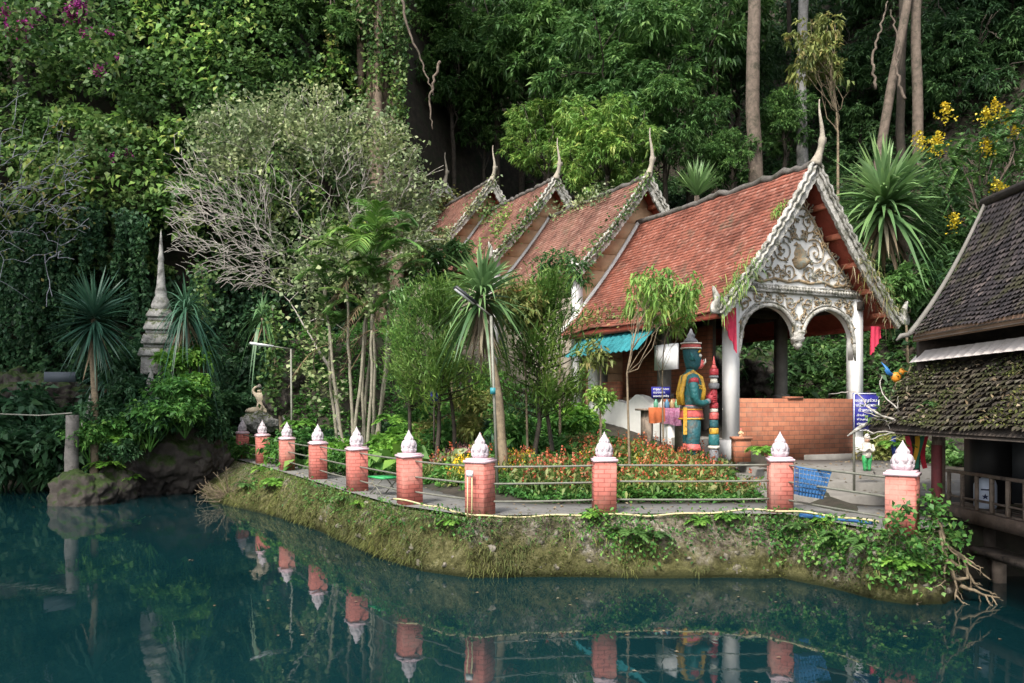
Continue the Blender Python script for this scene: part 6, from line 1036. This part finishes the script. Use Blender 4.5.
for _ in range(34): px = R.choice([R.uniform(455, 480), R.uniform(500, 530), R.uniform(585, 640)]); q = gp(px, 0, R.uniform(17.6, 19.0)); flower('yellow', q[0], q[1], R.uniform(.9, 1.2), 'yellow flowering plant at the back of the flower beds', 'yellow bedding plants')
# ferns, broad leaved plants
def ferndata(n, L, mat, ll=.16, lw=.035, up=.9):
    m = M()
    for k in range(n): a = k * 2.4 + R.random(); frond(m, A(0, 0, 0), (math.cos(a), math.sin(a), R.uniform(.4, 1.1) * up), L * R.uniform(.7, 1.1), .55, 20, ll, lw, hang=.15)
    return data_of(m, 'fern', mat)
FE = [ferndata(14, .55, f_fern), ferndata(11, .5, f_fern, .14), ferndata(10, .6, f_forest, .18)]
def fern(label, p_, sc, k=0): o = bpy.data.objects.new('fern', FE[k]); COL.objects.link(o); o.location = tuple(p_); o.scale = (sc,) * 3; o.rotation_euler = (0, 0, R.uniform(0, 6)); tag(o, label, 'fern')
def bankp(px, py):                                           # point on the bank face seen at this pixel
    d = A((px - 512) / F, 1, (407 - py) / F); Vq = q_bank; pxs = 512 + F * Vq[:, 0] / Vq[:, 1]; pys = 407 - F * (Vq[:, 2] - ZC) / Vq[:, 1]; return Vq[np.argmin((pxs - px) ** 2 + (pys - py) ** 2)]
q_bank = q.copy() if False else Vb.reshape(-1, 3)
for lab, px, py, sc, k in [('bright green fern on the bank below the fourth pillar', 276, 483, 1.0, 0), ('small fern on the bank left of the corner pillar', 360, 505, .6, 1), ('fern on the bank below the fifth pillar', 345, 500, .55, 2), ('fern tuft low on the bank under the corner pillar', 452, 522, .6, 1), ('leafy fern at the foot of the middle pillar, left side', 591, 515, .6, 1), ('fern patch on the bank below the middle pillar', 628, 534, .75, 2), ('second fern patch right of the middle pillar on the bank', 650, 540, .65, 2), ('fern on the bank left of the brick wall pillar', 700, 522, .6, 1), ('yellowish fern tuft below the long bay rails', 726, 520, .55, 0),
                           ('fern hanging from the bank under the blue hose', 838, 540, .7, 2), ('fern hanging on the bank left of the deck pillar', 866, 548, .75, 2), ('pale fern low on the bank under the deck pillar', 905, 566, .7, 0), ('small fern at bank top below the blue basket', 822, 522, .5, 1), ('fern on the bank right of the brick wall pillar', 800, 528, .55, 2), ('fern clinging to the left end of the bank', 248, 487, .8, 2)]: fern(lab, bankp(px, py) + A(0, -.02, .03), sc, k)
for lab, px, py, Yd, sc, k in [('fern in front of the arch column beside the planter', 765, 452, 17.2, 1.0, 0), ('fern spilling over the deck pillar side from the roof shade', 896, 446, 13.2, .7, 0), ('fern growing on the mossy lower roof', 937, 405, 12.7, .5, 2), ('fern on the islet left of the stupa', 118, 440, 24.6, 1.2, 0), ('bright fern hanging at the islet front', 106, 466, 24.3, 1.2, 0), ('second bright fern at the islet front', 130, 478, 24.6, .9, 1), ('pale fern on the slope behind the fifth pillar', 400, 440, 20.5, 1.1, 0), ('fern on the slope below the left juniper stems', 392, 420, 22.5, 1.2, 1), ('fern beside the palm stems', 300, 425, 24, 1.1, 0), ('fern tuft at the bank end near the dry shrub', 262, 470, 24.0, .8, 1)]: fern(lab, W(px, py, Yd), sc, k)
def taro(label, px, py, Yd, sc, mat=f_fern, n=9):
    b = gp(px, py, Yd); m = M(); a = R.random(n) * 6.28; tp = b + np.stack([np.cos(a) * .3, np.sin(a) * .3, R.uniform(.3, .65, n)], -1) * sc; m.segs([b] * n, tp, [.014] * n, [.009] * n); D = np.stack([np.cos(a) * .8, np.sin(a) * .8 - .3, np.full(n, -.35)], -1); m.leaves(tp - nrm(D) * .12 * sc, D, .5 * sc, .34 * sc, .1); tag(m.build('broad_leaf_plant', mat, org=b), label, 'plant')
for a in [('broad leaved plant at the foot of the palm clump', 345, 425, 23.0, 1.2), ('broad leaved plant behind the fourth pillar', 330, 445, 22.0, 1.0), ('big leaved plant left of the left juniper', 404, 440, 20.8, 1.1), ('broad leaved plant under the lamp pole', 300, 452, 23.5, 1.0, f_lush), ('broad leaved plant right of the middle palm trunk', 518, 430, 19.8, .9, f_lush), ('pale variegated plant between the juniper trunks', 470, 432, 19.5, .8, f_grey), ('broad leaved plant beyond the fifth pillar', 372, 440, 21.4, 1.0, f_lush), ('broad leaved plant near the stair wall', 575, 430, 19.8, .8, f_lush)]: taro(*a)
b = gp(455, 440, 19.9); drac('bluish sword leaved rosette near the middle palm trunk', b + A(.9, .2, .25), .7, [b + A(.9, .2, 0), b + A(.9, .2, .1)], 20, 50, .05, f_dracd, .7, .2, m_dry, .04, dead=0, low=0)
b = gp(470, 420, 21); m = M(); LC, LR = lobes_in(b + Z3 * .7, (.35, .3, .3), 6, .14, .2, .8); crown_lobes(m, LC, LR, 18, 7, .17, .07, .3); m.tube([b - Z3 * .1, b + Z3 * .6], [.03, .02], 6); tag(m.build('croton_shrub', f_olive, org=b), 'orange brown leaved shrub between the juniper trunks', 'shrub')
# grass and creepers of the bank
m = M(); n = 11000; i = R.integers(0, NB, n); u = R.random(n) ** .6; pf = np.clip((u * 12 + 9).astype(int), 0, len(prof)); q = Vb[pf, i] + R.normal(size=(n, 3)) * A(.05, .05, .01); k = vn(q, .9, 61) > .38; q = q[k]; n = len(q); D = R.normal(size=(n, 3)) * .55 + A(-.15, -.5, .9); m.ribbons(q, D, R.uniform(.07, .2, n), .012, .6, 3); tag(m.build('bank_grass', f_grass), 'tufts of grass along the top of the mossy bank', 'grass', kind='stuff')
m = M()
for px, py, n, r, L in [(600, 522, 120, .22, .07), (640, 540, 420, .38, .07), (625, 528, 260, .3, .07), (560, 530, 90, .3, .05), (705, 526, 160, .3, .06), (735, 518, 200, .3, .07), (445, 512, 160, .25, .07), (400, 500, 200, .3, .07), (350, 492, 200, .35, .08), (310, 490, 160, .35, .08), (470, 520, 120, .2, .07), (790, 525, 220, .3, .07), (825, 532, 420, .35, .08), (850, 540, 420, .4, .07), (880, 548, 460, .4, .07), (905, 555, 160, .3, .07), (845, 560, 260, .35, .08), (815, 550, 200, .35, .08), (255, 480, 160, .4, .1), (930, 560, 180, .3, .09)]:
    c = bankp(px, py); q = c + R.normal(size=(n, 3)) * A(r, r * .5, r * .5); d = np.argmin(((q[:, None, ::2] - Vb.reshape(-1, 3)[None, ::3, ::2]) ** 2).sum(-1), 1); q[:, 1] = Vb.reshape(-1, 3)[::3][d][:, 1] - .03 - R.random(n) * .08; q[:, 2] = np.minimum(q[:, 2], 1.05); q = q[q[:, 2] > .15]; m.leaves(q, R.normal(size=q.shape) * .7 + A(0, -.7, -.1), L * R.uniform(.6, 1.2, len(q)), L * .7, .1)
tag(m.build('bank_creeper_foliage', f_lush), 'small leaved creepers spilling over the mossy bank', 'creeper', kind='stuff')
# vine and roots at the foot of the deck pillar
b = A(5.85, 11.55, .9); t = thing('pillar_vine', 'bright broad leaved vine with bare hanging roots between the deck pillar and the deck', 'vine', b); m = M()
for c, r, n in [(W(935, 515, 11.6), .2, 95), (W(942, 540, 11.6), .22, 110), (W(928, 500, 11.7), .14, 50), (W(955, 555, 11.7), .18, 70), (W(905, 510, 11.35), .12, 40), (W(895, 520, 11.35), .14, 40), (W(918, 545, 11.3), .16, 50), (W(958, 535, 11.9), .16, 40)]: q = c + R.normal(size=(n, 3)) * r * .55; m.leaves(q, R.normal(size=q.shape) * .7 + A(0, -.7, -.2), R.uniform(.05, .11, n), R.uniform(.05, .1, n), .1)
m.build('foliage', f_lush, t); m = M()
for p0, p1 in [((940, 540), (975, 565)), ((950, 560), (990, 592)), ((920, 560), (915, 600)), ((925, 565), (930, 602)), ((945, 545), (955, 600)), ((938, 520), (945, 580)), ((960, 585), (1000, 598)), ((905, 575), (925, 598))]: branchy(m, W(*p0, 11.6), W(*p1, 11.5), .03, 3, .3, 2, -.2)
pts = np.array([W(x, y, 11.55) for x, y in [(940, 530), (945, 560), (955, 580), (968, 578), (965, 560), (955, 553)]]); m.tube(resamp(pts, 20), .025, 6); m.build('roots', m_dry, t)
# dry shrub at the left end of the bank
b = W(228, 498, 23.6); m = M()
for _ in range(46): d = nrm(A(R.normal() * .9 - .2, R.normal() * .6 - .5, R.uniform(-.1, .8))); branchy(m, b, b + d * R.uniform(.4, .95), .014, 3, .3, 1)
tag(m.build('dry_shrub', m_dry, org=b), 'leafless dry brown shrub at the left end of the bank by the water', 'shrub')
# creepers on the roofs and gables
def creep(label, pts, n, L, mat, rad=.15, par=None, dens=None):
    q = resamp(np.array([A(*x) for x in pts]), n); nz = vn(q, 1.3, 77) > .3; q = q[nz]; q = q + R.normal(size=q.shape) * rad; m = M(); m.leaves(q, R.normal(size=q.shape) * .7 + A(-.2, -.7, -.1), L * R.uniform(.6, 1.2, len(q)), L * .65, .15); c = pts[0]; m.tube(resamp(np.array([A(*x) for x in pts]), 20) + R.normal(size=(20, 3)) * .03, .012, 4, 1); tag(m.build('roof_creeper', [mat, m_dry], org=c), label, 'creeper')
def rp(i, t_, s_, up=.15): hs, dr = (2.92, 3.72) if i == 0 else (2.62, 3.2); return P(BT[i] + t_, s_, rz(s_, BZ[i], hs, dr) + up)
creep('creeper trailing down the second gable bargeboard', [rp(1, -.1, 0), rp(1, -.1, -.9), rp(1, -.05, -1.8), rp(1, 0, -2.5)], 420, .13, f_ivy, .14)
creep('creeper along the ridge of the third roof', [rp(1, 6, -.1), rp(1, 4.5, -.1), rp(1, 3, -.1), rp(1, 2, -.2)], 560, .15, f_grey, .22)
creep('creeper hanging over the third gable bargeboard', [rp(2, -.15, .2), rp(2, -.1, -.6), rp(2, -.1, -1.4), rp(2, -.1, -2.4)], 520, .15, f_ivy, .17)
creep('creeper hanging over the fourth gable bargeboard', [rp(3, -.1, .1), rp(3, -.1, -1.2), rp(3, -.1, -2.5)], 460, .15, f_grey, .17)
creep('creeper swallowing the farthest gable', [rp(4, -.1, .6), rp(4, -.1, -1.2), rp(4, -.1, -2.5)], 1100, .2, f_olive, .3)
creep('leafy shoots lying on the third roof slope', [rp(2, 3, -.6), rp(2, 2.4, -1.4), rp(2, 2.2, -2.2)], 380, .17, f_bright, .25)
creep('creeper on the roof between third and fourth gables', [rp(2, 6, -.1), rp(2, 5, -.5), rp(2, 4.2, -.7)], 500, .17, f_ivy, .3)
creep('dry twiggy creeper on the lower left corner of the second roof', [rp(1, .8, -2.3), rp(1, 1.6, -2.5), rp(1, 2.8, -2.55)], 500, .13, f_dead, .25)
creep('sparse creeper on the front roof eave near the awning', [rp(0, 6.6, -2.7), rp(0, 5, -2.75), rp(0, 3.6, -2.75)], 420, .13, f_olive, .18)
creep('leafy creeper over the front roof eave above the guardian', [rp(0, 3.2, -2.8), rp(0, 2.2, -2.7), rp(0, 1.2, -2.75)], 420, .15, f_bright, .22)
def tufts(label, pts, n, L, mat, rad=.1):
    q = resamp(np.array([A(*x) for x in pts]), n) + R.normal(size=(n, 3)) * rad; m = M(); m.ribbons(q, R.normal(size=(n, 3)) * .7 + A(0, -.3, .25), L * R.uniform(.5, 1.2, n), .02, 1.0, 3); tag(m.build('roof_grass_tuft', mat, org=pts[0]), label, 'weed')
tufts('yellow green weeds growing on the left end of the front gable bargeboard', [rp(0, .05, -1.9), rp(0, .05, -2.4), rp(0, .1, -2.9)], 420, .28, f_bright, .13)
tufts('dry hanging weeds on the right end of the front gable bargeboard', [rp(0, .05, 1.5), rp(0, .05, 2.2), rp(0, .1, 2.9)], 480, .22, f_olive, .13)
tufts('withered weeds hanging inside the right bargeboard of the front gable', [rp(0, .2, 1.5, -.1), rp(0, .2, 2.2, -.1), rp(0, .2, 2.7, -.1)], 140, .35, f_dead, .1)
tufts('small grass tuft on the front roof near its finial', [rp(0, .35, -.75), rp(0, .4, -.95)], 120, .22, f_bright, .06)
# moss cushions and plants on the right roofs
m = M(); n = 5200; a = R.random(n); b_ = R.random(n); q = np.concatenate([lor(A(x), y)[:1] for x, y in zip(a * .7, b_)]); k = vn(q, 1.6, 81) > .42; q = q[k] + A(-.02, 0, .05); m.leaves(q, R.normal(size=q.shape) + A(-.4, 0, .7), R.uniform(.025, .06, len(q)), R.uniform(.02, .04, len(q)), .1); tag(m.build('roof_moss', f_moss), 'moss and tiny weeds growing over the lower mossy roof', 'moss', kind='stuff')
m = M(); n = 320; q = np.concatenate([lor(A(x), y)[:1] for x, y in zip(R.random(n) * .7, R.uniform(0, 1, n))]) + Z3 * .06; m.leaves(q, R.normal(size=q.shape) + A(-.5, 0, .4), R.uniform(.06, .13, n), R.uniform(.03, .06, n), .2); tag(m.build('fallen_leaves', f_dead), 'dry fallen leaves lying on the lower mossy roof', 'leaves', kind='stuff')
creep('little fern and weed fringe at the left end of the lower mossy roof', [lor(A(0.), 0)[0], lor(A(0.), .4)[0], lor(A(0.), .9)[0]], 260, .1, f_ivy, .1)
# fallen leaves on the path and the steps
m = M(); n = 420; j = R.integers(0, 80, n); u = R.random((n, 1)); q = np.concatenate([o_[j] + (i_[j] - o_[j]) * u, np.full((n, 1), .935)], 1); m.leaves(q, R.normal(size=(n, 3)) * A(1, 1, .15), .07, .04, .02); tag(m.build('path_leaves', f_dead), 'dry leaves scattered on the garden path', 'leaves', kind='stuff')

# more planting on the slope, the islet and the water
for a in [('leafy bush left of the middle palm trunk', 462, 400, 21.8, .9, 'g'), ('bright bush on the slope right of the palm clump', 405, 395, 24.5, 1.0, 'b'), ('bright bush between the right juniper and the stair wall', 572, 385, 23.0, .9, 'b'), ('olive bush on the slope behind the left juniper', 440, 395, 23.5, 1.0, 'o'), ('green bush left of the fifth pillar beyond the path', 348, 448, 21.5, .7, 'g'), ('bright bush beyond the path behind the third pillar', 285, 445, 26.0, .8, 'b'), ('green bush beside the seated statue on the slope', 282, 415, 28.0, .8, 'g'), ('leafy bush behind the tall pole of the slanted lamp', 508, 395, 20.5, .8, 'g')]: bush(*a)
for a in [('bright bush on the islet under the bright ferns', 122, 460, 24.3, .6, 'd'), ('green bush at the left palm trunk foot', 90, 455, 24.2, .7, 'g'), ('green bush hiding the lower left palm trunk', 100, 425, 24.6, .75, 'd'), ('bright bush right of the stupa tiers', 192, 398, 25.4, .7, 'b'), ('green bush trailing over the islet right shoulder', 185, 430, 25.0, .9, 'g')]: bush(*a, z=1)
m = M(); n = 90; x = R.uniform(-16, 7, n); y = np.interp(x, EXe, EYe) - R.uniform(.4, 7, n) ** 1.0; sy_ = np.interp(x, SHORE[:, 0], SHORE[:, 1]); k = (y < sy_ - .2) & (y > 6); q = np.stack([x[k], y[k], np.full(k.sum(), .006)], -1); m.leaves(q, R.normal(size=q.shape) * A(1, 1, .03), .06, .04, 0, tilt=.02); tag(m.build('floating_leaves', f_dead), 'small dry leaves floating on the pool', 'leaves', kind='stuff')

# stones, moss and turf on the bank face
def bank_rand(n, lo=2, hi=19): i = R.integers(0, NB, n); j = R.integers(lo, hi, n); u = R.random((n, 1)); return Vb[j, i] * u + Vb[np.minimum(j + 1, len(prof) - 1), np.minimum(i + 1, NB - 1)] * (1 - u), i
m = M(); q, i = bank_rand(420, 4, 18); k = (vn(q, 1.1, 95) > .42) & (q[:, 0] > -4); q = q[k]
for c in q: r = .015 + .05 * R.random() ** 3; s_ = sphere_pts(1)[0]; v = np.array([[math.cos(a) * math.cos(b_), math.sin(a) * math.cos(b_), math.sin(b_)] for b_ in (-1.2, -.4, .4, 1.2) for a in np.arange(7) * .9]) * r * R.uniform(.6, 1.5, 3) * A(1.2, .6, .8) + R.normal(size=(28, 3)) * r * .2 + c; m.add(v, [[b_ * 7 + a, b_ * 7 + (a + 1) % 7, b_ * 7 + 7 + (a + 1) % 7, b_ * 7 + 7 + a] for b_ in range(3) for a in range(7)] + [list(range(21, 28))])
tag(m.build('bank_stones', plain('pale bank stones', (.17, .15, .12), .9, .4, 9, (.09, .085, .04), .5, .5)), 'pale stones bedded in the mossy bank', 'stones', kind='stuff')
m = M(); q, i = bank_rand(30000, 2, 19); k = (fbm(q, 1.4, 97, 3) + np.clip(-q[:, 0] - 1, 0, 4) * .05 > .53) & (q[:, 2] > .04); q = q[k]; n = len(q); Lf = R.uniform(.018, .045, n); m.leaves(q, R.normal(size=(n, 3)) * .7 + np.concatenate([Nn_[i[k]], np.full((n, 1), .6)], 1), Lf, Lf * .5, .2, np.clip(vn(q, 2.2, 98) * .8 + R.random(n) * .4 - .1, 0, 1)); tag(m.build('bank_moss', f_moss), 'olive moss and fine turf on the bank face', 'moss', kind='stuff')
m = M(); q, i = bank_rand(15000, 3, 18); k = (fbm(q, 1.1, 99, 3) - np.clip(q[:, 0] + 1.0, 0, 6) * .05 > .42); q = q[k]; n = len(q); D = R.normal(size=(n, 3)) * .5 + np.concatenate([Nn_[i[k]], np.full((n, 1), .5)], 1); m.ribbons(q, D, R.uniform(.05, .15, n), .009, .9, 3, np.clip(.3 + R.random(n) * .7, 0, 1)); tag(m.build('bank_turf_grass', f_moss), 'fine yellowish grass on the left half of the bank', 'grass', kind='stuff')

m = M(); n = 170; x = R.uniform(5.0, 8.6, n); y = R.uniform(15.2, 20.5, n); z = np.where(y > 17.1, 1.356, np.where(y > 16.1, 1.219, 1.076)); q = np.stack([x, y, z], -1); m.leaves(q, R.normal(size=(n, 3)) * A(1, 1, .12), .08, .05, .02); tag(m.build('step_leaves', f_dead), 'dry leaves lying on the paved steps before the brick wall', 'leaves', kind='stuff')
